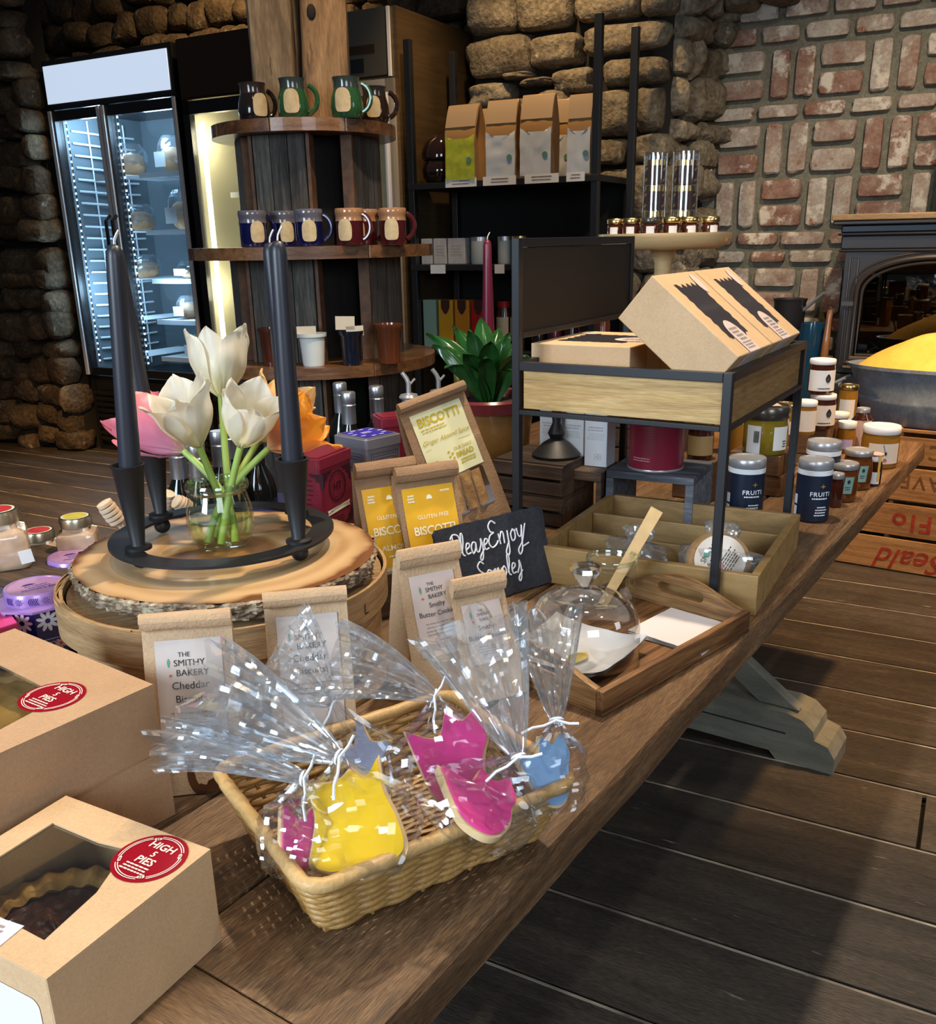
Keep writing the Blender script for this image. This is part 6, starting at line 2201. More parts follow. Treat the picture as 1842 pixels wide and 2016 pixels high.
slab(MB(), 0.013, RW - 0.013, 0.015, RD - 0.015, zb, zb + 0.008).build('tray_floor', M_HONEY, rk, smooth=0)
tf = TOP + zb + 0.008


def rloc(p):
    d = Vector(p) - rkp
    return d.dot(rx), d.dot(ry), d.z


def RK(x, y, z):
    return rkp + rx * x + ry * y + Vector((0, 0, z))


M_DKWIN = pm('dark_box_window', (0.035, 0.033, 0.042), 0.3, coat=0.3)
M_PKLAB = pm('pale_pink_label', (0.62, 0.50, 0.47), 0.5)


def cake_box(label, corner, ax, az_, dep_dir, W, Hh, Dp, dip):
    """corner = low front corner; ax, az_ = width and height directions in the front plane; the window is on the az_ side"""
    t = thing('cake_box', label, 'box', corner, 0, 'kraft cake boxes on the rack', rot=Matrix((ax, dep_dir, az_)).transposed().to_euler())
    q = MB()
    slab(q, 0, W, 0, Dp, 0, Hh)
    q.build('carton', M_KRAFTL, t, smooth=0, bevel=0.002)
    rg = random.Random(int(W * 1e4))
    q = MB()
    x0, x1, y0, y1 = W * 0.14, W * 0.80, Dp * 0.22, Dp * 0.74
    pts = []
    n = 14
    for i in range(n + 1):
        pts.append((x0 + (x1 - x0) * i / n, y0 + (0.006 * rg.random() if i % 2 else -0.001)))
    for i in range(1, 9):
        pts.append((x1 + (0.006 * rg.random() if i % 2 else -0.002), y0 + (y1 - y0) * i / 9))
    for i in range(n + 1):
        pts.append((x1 - (x1 - x0) * i / n, y1 + (0.006 * rg.random() if i % 2 else -0.001)))
    for i in range(1, 9):
        pts.append((x0 + (0.010 * (i % 2)), y1 - (y1 - y0) * i / 9))
    on_poly(q, pts, lambda x, y: Vector((x, y, Hh + 0.0006)))
    q.build('torn_edge_window', M_DKWIN, t, smooth=0)
    q = MB()
    fn = lambda o: (lambda x, y: Vector((W * 0.80 + x, Dp * 0.46 + y, Hh + o)))
    on_poly(q, [(0.024 * math.cos(rad(a)) * 1.25 - 0.004, 0.030 * math.sin(rad(a))) for a in range(90, 271, 12)] + [(W * 0.198, -0.030), (W * 0.198, 0.030)], fn(0.0011))
    slab(q, W, W + 0.0006, Dp * 0.46 - 0.030, Dp * 0.46 + 0.030, Hh * 0.35, Hh)
    lo = q.build('pale_label', M_PKLAB, t, smooth=0)
    q = MB()
    on_poly(q, disc_pts(0.018, 24, 1.3, 0.8, -W * 0.64, Dp * 0.34), fn(0.0011))
    q.build('oval_sticker', M_PKLAB, t, smooth=0)
    q = MB()
    rfn = lambda x, y: Vector((W * 0.80 - y, Dp * 0.46 + x, Hh + 0.0016))
    lines(q, rfn, -0.02, 0.02, 0.012, 4, 0.008, 0.0045)
    lines(q, rfn, -0.026, 0.026, -W * 0.10, 3, 0.006, 0.003)
    q.build('label_print', M_INKG, lo, smooth=0)
    return t


# the flat one, then the two tipped ones leaning over it
fa = rloc(hit(1050, 708, RK(0, 0.08, 0), ry))
fb = rloc(hit(1250, 712, RK(0, 0.08, 0), ry))
zf = zb + 0.008
fw = fb[0] - fa[0]
cake_box('flat kraft cake box lying level at the left of the rack tray', RK(fa[0], 0.07, zf + 0.0005), rx, Vector((0, 0, 1)), ry, 0.19, 0.098, 0.24, 0)
for i, (y0, lab) in enumerate(((0.022, 'front tipped kraft cake box with a ragged dark window'), (0.235, 'rear tipped kraft cake box with a ragged dark window'))):
    n0 = RK(0, y0, 0)
    C0 = rloc(hit(1283, 542, RK(0, 0.022, 0), ry))
    D0 = rloc(hit(1218, 621, RK(0, 0.022, 0), ry))
    B0 = rloc(hit(1460, 708, RK(0, 0.022, 0), ry))
    sl = Vector((B0[0] - C0[0], 0, B0[2] - C0[2]))
    L_ = sl.length * 0.97
    sl.normalize()
    wd = (rx * sl.x + Vector((0, 0, sl.z)))
    up_ = ry.cross(wd) * -1
    up_ = up_ if up_.z > 0 else -up_
    Hb = 0.088
    top_ = RK(C0[0], y0, C0[2])
    cake_box(lab + ' leaning over the flat box', top_ - up_ * Hb, wd, up_, ry, L_, Hb, 0.205, 0)

# lower tray with dividers, standing on the table inside the rack legs
TRZ = -rad(28.5)
trp = Vector((0.468, 1.405, TOP))
tx, ty = Vector((math.cos(TRZ), math.sin(TRZ), 0)), Vector((-math.sin(TRZ), math.cos(TRZ), 0))
LTW, LTD, LTH = 0.40, 0.40, 0.070
lt0 = trp - tx * LTW + ty * 0.012
lt = thing('divided_tray', 'olive wood tray with divided compartments under the rack', 'tray', lt0, TRZ)
for nm, (x0, x1, y0, y1, h) in (('front_board', (0, LTW, 0, 0.014, LTH)), ('back_board', (0, LTW, LTD - 0.014, LTD, LTH)), ('side_board', (0, 0.014, 0.0145, LTD - 0.0145, LTH)), ('side_board', (LTW - 0.014, LTW, 0.0145, LTD - 0.0145, LTH)),
                                ('divider', (0.0145, LTW - 0.0145, 0.125, 0.133, LTH - 0.006)), ('divider', (0.0145, LTW - 0.0145, 0.258, 0.266, LTH - 0.006))):
    slab(MB(), x0, x1, y0, y1, 0, h).build(nm, M_OLIVE, lt, smooth=0, bevel=0.0015)
slab(MB(), 0.0145, LTW - 0.0145, 0.0145, LTD - 0.0145, 0, 0.006).build('floor_board', M_OLIVE, lt, smooth=0)


def LT(x, y, z):
    return lt0 + tx * x + ty * y + Vector((0, 0, z))


# wrapped cookies standing in its front compartment
M_COOK = nz('raisin_cookie', [(0.3, (0.30, 0.16, 0.06)), (0.6, (0.44, 0.26, 0.11)), (0.8, (0.52, 0.33, 0.16))], 30, rough=0.8, bump=0.7, spots=((0.06, 0.015, 0.01), 16, 0.62))
p = LT(0.318, 0.065, 0.0)
ck = thing('wrapped_cookie', 'large raisin cookie with a round paper label leaning in the divided tray', 'cookie', p + Vector((0, 0, 0.060)), 0, None, rot=(rad(-22), 0, TRZ + rad(10)))
MB().tf(Matrix.Rotation(math.pi / 2, 4, 'X')).lathe([(0, -0.012), (0.045, -0.012), (0.056, 0.0), (0.048, 0.010), (0, 0.013)], 40).build('cookie', M_COOK, ck)
q = MB()
on_poly(q, disc_pts(0.043, 40, 1, 1, 0.004, 0.006), lambda x, y: Vector((x, -0.0155, y)))
lo = q.build('round_label', pm('ivory_label', (0.70, 0.60, 0.50), 0.55), ck, smooth=0)
q = MB()
rt = lambda o: (lambda x, y: Vector((0.004 + x * math.cos(rad(62)) - y * math.sin(rad(62)), -0.0155 - o, 0.006 + x * math.sin(rad(62)) + y * math.cos(rad(62)))))
write(q, 'SMITHY', rt(0.0006), 0.013, 0.002, 0.018)
write(q, 'BAKERY', rt(0.0006), 0.011, 0.0, 0.006)
lines(q, rt(0.0006), -0.026, 0.030, -0.004, 6, 0.0042, 0.0018)
q.build('lettering', M_INK, lo, smooth=0)
q = MB()
on_poly(q, disc_pts(0.0058, 20, 1, 1, -0.008, -0.006), lambda x, y: rt(0.0009)(x, y))
q.build('red_fruit_mark', M_REDP, lo, smooth=0)
q = MB()
on_poly(q, [(-0.032, 0.024), (-0.02, 0.030), (-0.01, 0.022), (-0.022, 0.018)], lambda x, y: rt(0.0009)(x + 0.018, y))
q.build('leaf_mark', M_LEAF2, lo, smooth=0)


def scrunch(name, label, loc, rot, w_, h, d, seed, tie=None):
    t = thing(name, label, 'bag', loc, 0, None, rot=rot)
    q = MB()

    def fn(a, c_):
        an = 2 * math.pi * a
        k = math.sin(math.pi * (0.06 + 0.9 * c_)) ** 0.5
        k = k if c_ < 0.62 else k * (0.30 + 0.70 * abs((c_ - 0.74) / 0.26) ** 1.1)
        cr = 0.010 * mnoise.noise((math.cos(an) * 2.5, math.sin(an) * 2.5, c_ * 6 + seed)) + 0.005 * mnoise.noise((math.cos(an) * 7, math.sin(an) * 7, c_ * 14 + seed))
        return (w_ / 2 * k + cr) * math.cos(an), (d / 2 * k + cr * 0.6) * math.sin(an), h * c_
    q.grid(fn, 40, 26, closed_u=True)
    q.build('film', M_CELLO, t, smooth=14)
    if tie:
        q = MB()
        q.tube([(0.006, -0.010, h * 0.72), (0.010, -0.016, h * 0.5), (0.008, -0.020, h * 0.22)], 0.0028, 6)
        q.build('paper_tie', tie, t)
    return t


scrunch('cellophane_bag', 'clear wrapper around the raisin cookie in the divided tray', LT(0.316, 0.068, 0.009), (rad(-12), 0, TRZ), 0.135, 0.122, 0.07, 3)
scrunch('cellophane_bag', 'crinkled clear bag with a pale paper tie left of the raisin cookie', LT(0.165, 0.070, 0.009), (rad(4), rad(8), TRZ), 0.115, 0.100, 0.085, 9, pm('straw_tie', (0.72, 0.56, 0.28), 0.7))

# ================================================================== SERVING TRAY WITH SAMPLES
M_BURNT = nz('burnt_fir_tray', [(0.38, (0.045, 0.017, 0.006)), (0.5, (0.125, 0.053, 0.018)), (0.62, (0.23, 0.11, 0.04))], 3, (1.0, 15, 15), 0.5, 0.3, 5, 0.5, rnd=0.12, fine=0.3, fscale=22)
M_BURNTY = nz('burnt_fir_tray_end', [(0.38, (0.09, 0.038, 0.013)), (0.5, (0.22, 0.11, 0.04)), (0.62, (0.36, 0.20, 0.08))], 3, (15, 1.0, 15), 0.5, 0.3, 5, 0.5, rnd=0.12, fine=0.3, fscale=22)
SA = at(1185, 1413, TOP)
SB = at(1474, 1245, TOP)
sd = (SB - SA)
SL = sd.length
SZr = math.atan2(sd.y, sd.x)
sx_, sy_ = Vector((math.cos(SZr), math.sin(SZr), 0)), Vector((-math.sin(SZr), math.cos(SZr), 0))
SWd = 0.245
sv = thing('serving_tray', 'dark burnt wood serving tray with a handle hole, holding samples under a glass dome', 'tray', (SA.x, SA.y, TOP + 0.0005), SZr)
slab(MB(), 0.011, SL - 0.011, 0.011, SWd - 0.011, 0.0, 0.007).build('tray_bottom', M_BURNT, sv, smooth=0)
for y in (0, SWd - 0.011):
    slab(MB(), 0.0, SL, y, y + 0.011, 0, 0.036).build('long_side', M_BURNT, sv, smooth=0, bevel=0.0015)
for x in (0.0005, SL - 0.0115):
    y0, y1 = 0.0115, SWd - 0.0115
    ol = [(y0, 0), (y1, 0), (y1, 0.036)] + [(y1 + (y0 - y1) * i / 16, 0.036 + 0.030 * math.sin(math.pi * i / 16) ** 1.4) for i in range(1, 16)] + [(y0, 0.036)]
    hole = rrect(0.088, 0.019, 0.009, 4, (y0 + y1) / 2, 0.040)
    q = MB()
    q.tf(Matrix(((0, 0, 1, x), (1, 0, 0, 0), (0, 1, 0, 0), (0, 0, 0, 1)))).plate(ol, [hole], 0, 0.011)
    q.build('handle_end', M_BURNTY, sv, smooth=30, bevel=0.001)


def SV(x, y, z=0.0):
    return SA + sx_ * x + sy_ * y + Vector((0, 0, z))


def sloc(p):
    d = Vector(p) - SA
    return d.dot(sx_), d.dot(sy_)


# napkins
np_ = at(1345, 1243, TOP + 0.01)
for i in range(3):
    t = thing('paper_napkin', ['lowest white paper napkin of the small stack on the tray', 'middle white paper napkin of the small stack on the tray', 'top white paper napkin of the small stack on the tray'][i], 'napkin',
              (np_.x, np_.y, TOP + 0.0085 + i * 0.0022), SZr + rad(6 - i * 2.5), 'paper napkins on the tray')
    q = MB()
    q.grid(lambda a, c_: ((a - 0.5) * 0.125, (c_ - 0.5) * 0.125, 0.0018 + 0.0009 * mnoise.noise((a * 4, c_ * 4, i * 3)) * (i + 1) * 0.5), 14, 14)
    q.grid(lambda a, c_: ((a - 0.5) * 0.124, (0.5 - c_) * 0.124, 0.0), 4, 4)
    q.build('folded_sheet', pm('napkin_white', (0.64, 0.60, 0.62), 0.8), t, smooth=60)

# dish, sample and glass dome
dc = at(1128, 1290, TOP + 0.012)
t = thing('square_dish', 'square white dish with wavy upturned corners under the glass dome', 'dish', (dc.x, dc.y, TOP + 0.008), SZr + rad(8))


def dish(a, c_, o=0.0):
    x, y = (a - 0.5) * 2, (c_ - 0.5) * 2
    r_ = max(abs(x), abs(y))
    z = 0.004 + 0.020 * max(0, r_ - 0.5) ** 1.3 * 1.9 + 0.010 * (abs(x * y) ** 3) + 0.0016 * math.sin(9 * (x + y)) * max(0, r_ - 0.7)
    return x * 0.080, y * 0.080, z - o


q = MB()
q.grid(lambda a, c_: dish(a, c_), 26, 26)
q.grid(lambda a, c_: dish(1 - a, c_, 0.0035), 26, 26)
q.build('dish', pm('white_porcelain', (0.66, 0.66, 0.70), 0.15, coat=0.5), t, smooth=60)
t = thing('sample_piece', 'small golden crumb of cheese biscuit left on the white dish', 'biscuit', (dc.x + 0.004, dc.y - 0.02, TOP + 0.0135), SZr)
q = MB()
q.grid(lambda a, c_: (0.022 * math.cos(2 * math.pi * a) * math.sin(math.pi * c_) * (1 + 0.25 * mnoise.noise((a * 6, c_ * 5, 1))), 0.012 * math.sin(2 * math.pi * a) * math.sin(math.pi * c_) * (1 + 0.25 * mnoise.noise((a * 5, c_ * 5, 8))), 0.004 - 0.004 * math.cos(math.pi * c_)), 16, 9, closed_u=True)
q.build('crumb', pm('golden_crumb', (0.62, 0.46, 0.14), 0.5, var=0.2), t)
dm = at(1148, 1303, TOP + 0.012)
dm = Vector((dm.x, dm.y, 0)) + Vector((dm.x, dm.y, 0)).normalized() * 0.03
RDm = 0.082
gd = thing('glass_dome', 'clear glass cloche with a faceted knob standing over the dish', 'dome', (dm.x, dm.y, TOP + 0.0128), 0)
prof = [(RDm, 0.0), (RDm, 0.040)] + [(RDm * (0.42 + 0.58 * math.cos(rad(a)) ** 0.8), 0.040 + 0.052 * math.sin(rad(a))) for a in range(8, 89, 8)] + [(RDm * 0.40, 0.0925), (RDm * 0.36, 0.096), (RDm * 0.28, 0.1005), (RDm * 0.12, 0.1035)]
MB().lathe(prof, 64).build('dome', film('dome_glass', (0.93, 0.94, 0.93), 0.72, 0.01, base=0.06), gd, smooth=60)
q = MB()
q.lathe([(0, 0.1035), (0.009, 0.1035), (0.0085, 0.108), (0.0115, 0.113), (0.0235, 0.131), (0.0215, 0.137), (0.012, 0.139), (0, 0.139)], 10)
q.build('knob', film('knob_glass', (0.86, 0.92, 0.96), 0.6, 0.02, base=0.3), gd, smooth=0)

# jar with the wooden tongs
tj = at(1201, 1198, TOP + 0.01)
t = thing('tongs_jar', 'clear glass jar at the back of the tray holding wooden tongs', 'jar', (tj.x, tj.y, TOP + 0.0095), 0)
MB().lathe([(0, 0), (0.034, 0), (0.040, 0.006), (0.0425, 0.03), (0.040, 0.075), (0.0385, 0.083), (0.042, 0.086), (0.042, 0.094)], 48).build('jar_wall', M_JARG, t, smooth=60)
MB().lathe([(0.042, 0.094), (0.0435, 0.090), (0.0425, 0.085), (0.039, 0.084), (0.0385, 0.09), (0.042, 0.094)], 48).build('rim', film('green_glass_rim', (0.90, 0.96, 0.92), 0.5, 0.02, base=0.08), t, smooth=60)
a_ = Vector((tj.x, tj.y, 0)) + Vector((-0.012, 0.008, TOP + 0.014))
wjt = (a_ - EYE).dot(_f)
e_ = dep(1293, 1003, wjt - 0.02)
dr = (e_ - a_)
t = thing('wooden_tongs', 'pale wooden tongs leaning out of the glass jar', 'tongs', a_, 0)
for k in (0, 1):
    q = MB()
    dn = dr.normalized()
    sdv = dn.cross((EYE - a_).normalized()).normalized()
    nv = sdv.cross(dn)
    o = nv * (0.0035 if k else -0.0035)
    q.add([o * 0.4 + sdv * s_ * 0.008 + nv * u_ * 0.0022 for s_ in (-1, 1) for u_ in (-1, 1)] + [dr + o * (1 - k * 0.0) + sdv * s_ * 0.011 + nv * u_ * 0.0022 for s_ in (-1, 1) for u_ in (-1, 1)],
          [(0, 1, 3, 2), (4, 6, 7, 5), (0, 4, 5, 1), (2, 3, 7, 6), (0, 2, 6, 4), (1, 5, 7, 3)])
    q.build('tong_arm', pm('bamboo_wood', (0.62, 0.40, 0.17), 0.5, var=0.1), t, smooth=0, bevel=0.0006)

# ================================================================== SLATE SIGN, BISCOTTI CRATE
M_DKW = wood('dark_stained_crate', (0.018, 0.010, 0.006), (0.05, 0.028, 0.015), (0.11, 0.065, 0.035), 4, 'x', 0.6, 0.35, rnd=0.3)
M_SLATE = nz('slate', [(0.3, (0.012, 0.014, 0.022)), (0.7, (0.028, 0.032, 0.045))], 12, rough=0.6, bump=0.6, fine=0.3, bdist=0.002)
s0, s1 = at(880, 1212, TOP), at(1089, 1148, TOP)
szr = math.atan2((s1 - s0).y, (s1 - s0).x)
SLW = (s1 - s0).length
slh = 0.142
sl = thing('slate_sign', 'slate board chalked Please Enjoy Samples leaning against the biscotti crate', 'sign', (s0.x, s0.y, TOP + 0.0035), szr, rot=(rad(-14), 0, szr))
ol = []
rg = random.Random(2)
for a_, b_, n_ in (((0.006, 0), (SLW - 0.006, 0), 26), ((SLW, 0.006), (SLW, slh - 0.006), 16), ((SLW - 0.006, slh), (0.006, slh), 26), ((0, slh - 0.006), (0, 0.006), 16)):
    for i in range(n_ + 1):
        f_ = i / n_
        ol.append((a_[0] + (b_[0] - a_[0]) * f_ + (rg.random() - 0.5) * 0.0022, a_[1] + (b_[1] - a_[1]) * f_ + (rg.random() - 0.5) * 0.0022))
q = MB()
q.tf(Matrix.Rotation(math.pi / 2, 4, 'X')).plate(ol, (), -0.006, 0.0)
q.build('slate', M_SLATE, sl, smooth=0, bevel=0.0008)
# chalk strokes, hand drawn letter by letter (x to the right, y up, in units of the x-height)
GL = {
    'P': [[(0.1, -0.2), (0.15, 1.0), (0.2, 2.2)], [(-0.1, 1.9), (0.3, 2.3), (0.9, 2.1), (1.0, 1.5), (0.6, 1.05), (0.2, 1.0)]],
    'l': [[(0.0, 0.3), (0.3, 1.3), (0.35, 2.1), (0.15, 2.2), (0.05, 1.2), (0.1, 0.2), (0.35, 0.0)]],
    'e': [[(0.0, 0.5), (0.45, 0.75), (0.5, 1.05), (0.25, 1.15), (0.05, 0.7), (0.15, 0.1), (0.6, 0.15)]],
    'a': [[(0.6, 1.0), (0.25, 1.1), (0.0, 0.6), (0.15, 0.0), (0.5, 0.4), (0.62, 1.0), (0.6, 0.2), (0.8, 0.0)]],
    's': [[(0.0, 0.0), (0.35, 0.7), (0.4, 1.3), (0.55, 0.5), (0.4, -0.6), (0.15, -0.9), (0.1, -0.5), (0.7, 0.2)]],
    'E': [[(0.95, 2.0), (0.5, 2.3), (0.1, 1.9), (0.25, 1.35), (0.6, 1.2), (0.15, 1.0), (-0.1, 0.4), (0.2, -0.1), (0.7, 0.05), (1.0, 0.4)]],
    'n': [[(0.0, 1.0), (0.1, 0.0)], [(0.08, 0.5), (0.35, 1.1), (0.55, 0.9), (0.55, 0.0)]],
    'j': [[(0.25, 1.1), (0.25, 0.0), (0.2, -0.9), (-0.05, -1.2), (-0.2, -0.8), (0.3, 0.1)]],
    'o': [[(0.35, 1.1), (0.05, 0.7), (0.15, 0.05), (0.5, 0.2), (0.55, 0.8), (0.3, 1.1), (0.7, 0.9)]],
    'y': [[(0.0, 1.1), (0.1, 0.4), (0.4, 0.3), (0.65, 1.2)], [(0.65, 1.3), (0.5, 0.0), (0.35, -1.0), (0.0, -1.4), (-0.1, -0.9), (0.5, -0.2), (0.95, 1.0), (1.1, 1.35)]],
    'S': [[(0.9, 1.9), (0.5, 2.2), (0.1, 1.8), (0.3, 1.3), (0.8, 0.8), (0.7, 0.1), (0.2, -0.1), (-0.1, 0.3)]],
    'm': [[(0.0, 1.0), (0.05, 0.0)], [(0.05, 0.5), (0.3, 1.1), (0.42, 0.0)], [(0.42, 0.5), (0.7, 1.1), (0.85, 0.0)]],
    'p': [[(0.0, 1.0), (0.05, -1.0)], [(0.03, 0.7), (0.35, 1.1), (0.6, 0.6), (0.35, 0.05), (0.05, 0.2)]],
    '-': [[(0.0, 0.5), (0.9, 0.75)]],
}
ADV = {'P': 1.05, 'l': 0.5, 'e': 0.7, 'a': 0.85, 's': 0.7, 'E': 1.1, 'n': 0.8, 'j': 0.55, 'o': 0.8, 'y': 1.1, 'S': 1.1, 'm': 1.1, 'p': 0.8, '-': 1.2}


def chalk(mb, s, x, y, u_, r_=0.0014):
    for ch in s:
        if ch == ' ':
            x += u_ * 0.7
            continue
        for st_ in GL[ch]:
            pts = []
            n = len(st_)
            for i in range(n - 1):
                p0_, p1_, p2_, p3_ = [Vector((*st_[max(0, min(n - 1, i + k))], 0)) for k in (-1, 0, 1, 2)]
                for j in range(5):
                    t_ = j / 5
                    v = 0.5 * ((2 * p1_) + (p2_ - p0_) * t_ + (2 * p0_ - 5 * p1_ + 4 * p2_ - p3_) * t_ ** 2 + (3 * p1_ - p0_ - 3 * p2_ + p3_) * t_ ** 3)
                    pts.append((x + v.x * u_, -0.0009, y + v.y * u_))
            pts.append((x + st_[-1][0] * u_, -0.0009, y + st_[-1][1] * u_))
            mb.tube(pts, r_, 5)
        x += ADV[ch] * u_ * 1.02
    return x


M_CHALK = pm('white_chalk', (0.78, 0.80, 0.85), 0.9)
for wd_, x, y, u_ in (('Please', 0.032, 0.088, 0.0172), ('Enjoy', 0.112, 0.092, 0.0190), ('Samples', 0.076, 0.034, 0.0168), ('-', 0.184, 0.070, 0.016)):
    q = MB()
    chalk(q, wd_, x, y, u_)
    q.build('chalk_word' if wd_ != '-' else 'chalk_dash', M_CHALK, sl, smooth=60)

# dark crate behind the slate with three biscotti bags
crz = szr + rad(-2)
cvx, cvy = Vector((math.cos(crz), math.sin(crz), 0)), Vector((-math.sin(crz), math.cos(crz), 0))
c0 = s0 + cvx * -0.105 + cvy * 0.052
c0.z = TOP
CW, CDp, CHh = 0.325, 0.15, 0.078
cr_ = thing('dark_crate', 'dark stained low wooden crate holding the biscotti bags', 'crate', c0, crz)
for nm, (x0, x1, y0, y1) in (('front_board', (0, CW, 0, 0.011)), ('back_board', (0, CW, CDp - 0.011, CDp)), ('end_board', (0, 0.011, 0.0115, CDp - 0.0115)), ('end_board', (CW - 0.011, CW, 0.0115, CDp - 0.0115))):
    slab(MB(), x0, x1, y0, y1, 0.001, CHh).build(nm, M_DKW, cr_, smooth=0, bevel=0.002)
slab(MB(), 0.012, CW - 0.012, 0.012, CDp - 0.012, 0.001, 0.007).build('bottom', M_DKW, cr_, smooth=0)


def CR(x, y, z=0.0075):
    return c0 + cvx * x + cvy * y + Vector((0, 0, z))


def cloc(p):
    d = Vector(p) - c0
    return d.dot(cvx), d.dot(cvy), d.z


M_YLAB = nz('yellow_label', [(0.3, (0.72, 0.37, 0.008)), (0.7, (0.80, 0.45, 0.015))], 12, rough=0.4, bump=0.05)
M_CLAB = pm('cream_yellow_label', (0.74, 0.72, 0.45), 0.5)
M_GOLDP = pm('mustard_print', (0.52, 0.40, 0.02), 0.6)
M_YWHITE = pm('warm_white_print', (0.90, 0.84, 0.62), 0.6)


def barcode(mb, fn, x, z, w_, h, mi=1):
    x0, e = x, x + w_
    rg_ = random.Random(5)
    while x < e:
        b_ = w_ * (0.015 + 0.04 * rg_.random())
        mb.add([fn(x, z), fn(min(e, x + b_), z), fn(min(e, x + b_), z + h), fn(x, z + h)], [(0, 1, 2, 3)], mi)
        x += b_ + w_ * (0.015 + 0.03 * rg_.random())


xb = cloc(hit(868, 1060, CR(0, 0.02), cvy))[0]
for i, (xx, yy, W, Hh, lab, tl) in enumerate(((xb, 0.016, 0.118, 0.232, 'front bag of almond biscotti with a yellow label in the dark crate', rad(10)), (xb - 0.058, 0.060, 0.112, 0.240, 'bag of almond biscotti with a yellow label half hidden behind the front one', rad(8)))):
    t, fr_ = paper_bag('biscotti_bag', lab, CR(xx, yy + 0.002), crz - rad(8 - 2 * i), W, Hh, 0.062, M_BAGD, tl, 'biscotti bags in the dark crate', 31 + i * 7, 0.030, WB=W * 1.0, pinch=0.3, roll_r=0.009)
    hw = W * 0.42
    q = MB()
    sheet(q, fr_, -hw, hw, 0.030, 0.192, 0.0012)
    lo = q.build('yellow_label', M_YLAB, t, smooth=40)
    f_ = lambda x, z: fr_(x, z, 0.0020)
    q = MB()
    write(q, 'GLUTEN FREE', f_, 0.0098, 0.002, 0.137)
    write(q, 'BISCOTTI', f_, 0.0205, 0.002, 0.110, bold=0.012, space=0.92)
    write(q, 'ALMOND', f_, 0.0135, 0.002, 0.082, bold=0.01)
    on_poly(q, [(-0.006, 0.170), (0.006, 0.170), (0.004, 0.176), (0, 0.178), (-0.004, 0.176)], f_)
    lines(q, f_, -hw * 0.85, -hw * 0.55, 0.177, 3, 0.005, 0.003)
    lines(q, f_, hw * 0.45, hw * 0.9, 0.180, 1, 0.005, 0.003)
    lines(q, f_, -hw * 0.4, hw * 0.4, 0.070, 1, 0.005, 0.003)
    q.build('lettering', M_YWHITE, lo, smooth=0)
    q = MB()
    on_poly(q, [(-hw * 0.9, 0.033), (hw * 0.2, 0.033), (hw * 0.2, 0.052), (-hw * 0.9, 0.052)], f_)
    barcode(q, lambda x, z: fr_(x, z, 0.0026), -hw * 0.85, 0.034, hw * 0.42, 0.017)
    q.build('barcode', [pm('cream_patch', (0.72, 0.66, 0.45), 0.6), M_INK], lo, smooth=0)
xt = cloc(hit(945, 1000, CR(0, 0.085), cvy))[0]
tt, fr_ = paper_bag('biscotti_bag', 'tall brown bag of ginger almond biscotti with a cream label and a clear window', CR(xt + 0.022, 0.070), crz + rad(2), 0.150, 0.352, 0.075, M_BAGD, rad(13), 'biscotti bags in the dark crate', 51, 0.022, WB=0.160, pinch=0.35)
tt.rotation_euler = (rad(-13), rad(-11), crz + rad(2))
q = MB()
hw = 0.058
sheet(q, fr_, -hw, hw, 0.195, 0.322, 0.0012)
lo = q.build('cream_label', M_CLAB, tt, smooth=40)
f_ = lambda x, z: fr_(x, z, 0.0020)
q = MB()
write(q, 'BISCOTTI', f_, 0.0225, 0, 0.297, bold=0.025)
write(q, 'Ginger Almond Spice', f_, 0.0125, 0, 0.262, shear=0.4)
q.add([f_(-hw * 0.9, 0.252), f_(hw * 0.9, 0.252), f_(hw * 0.9, 0.2528), f_(-hw * 0.9, 0.2528)], [(0, 1, 2, 3)])
write(q, 'OUR DAILY', f_, 0.0085, hw * 0.45, 0.236, bold=0.01)
write(q, 'BREAD', f_, 0.0135, hw * 0.45, 0.222, bold=0.03)
lines(q, f_, hw * 0.1, hw * 0.85, 0.214, 2, 0.005, 0.003)
lines(q, f_, -hw * 0.85, hw * 0.2, 0.289, 2, 0.005, 0.002)
for k in range(7):                                    # ear of wheat
    on_poly(q, [(-hw * 0.08 + (0.0035 if k % 2 else -0.0035) + 0.0028 * math.cos(2 * math.pi * j / 8), 0.210 + k * 0.0045 + 0.0022 * math.sin(2 * math.pi * j / 8)) for j in range(8)], f_)
q.build('lettering', M_GOLDP, lo, smooth=0)
q = MB()
barcode(q, lambda x, z: fr_(x, z, 0.0022), -hw * 0.92, 0.200, hw * 0.30, 0.030, 0)
q.build('barcode', M_INK, lo, smooth=0)
q = MB()
ol = rrect(0.098, 0.074, 0.006, 3, 0.004, 0.156)
on_poly(q, ol, lambda x, z: fr_(x, z, 0.0010))
wo = q.build('clear_window', pm('window_dark', (0.05, 0.025, 0.012), 0.2, coat=0.6), tt, smooth=0)
for k in range(3):
    q = MB()
    q.grid(lambda a, c_: fr_(-0.030 + k * 0.028 + 0.0115 * math.cos(math.pi * (1 - a)) + 0.006 * c_, 0.124 + 0.066 * c_, 0.0014 + 0.004 * math.sin(math.pi * a) + 0.0012 * mnoise.noise((a * 9, c_ * 16, k))), 9, 16)
    q.build('biscotti_slice', nz('nutty_biscotti', [(0.3, (0.16, 0.07, 0.025)), (0.6, (0.42, 0.23, 0.08)), (0.8, (0.58, 0.36, 0.16))], 45, rough=0.6, bump=0.8), wo, smooth=60)

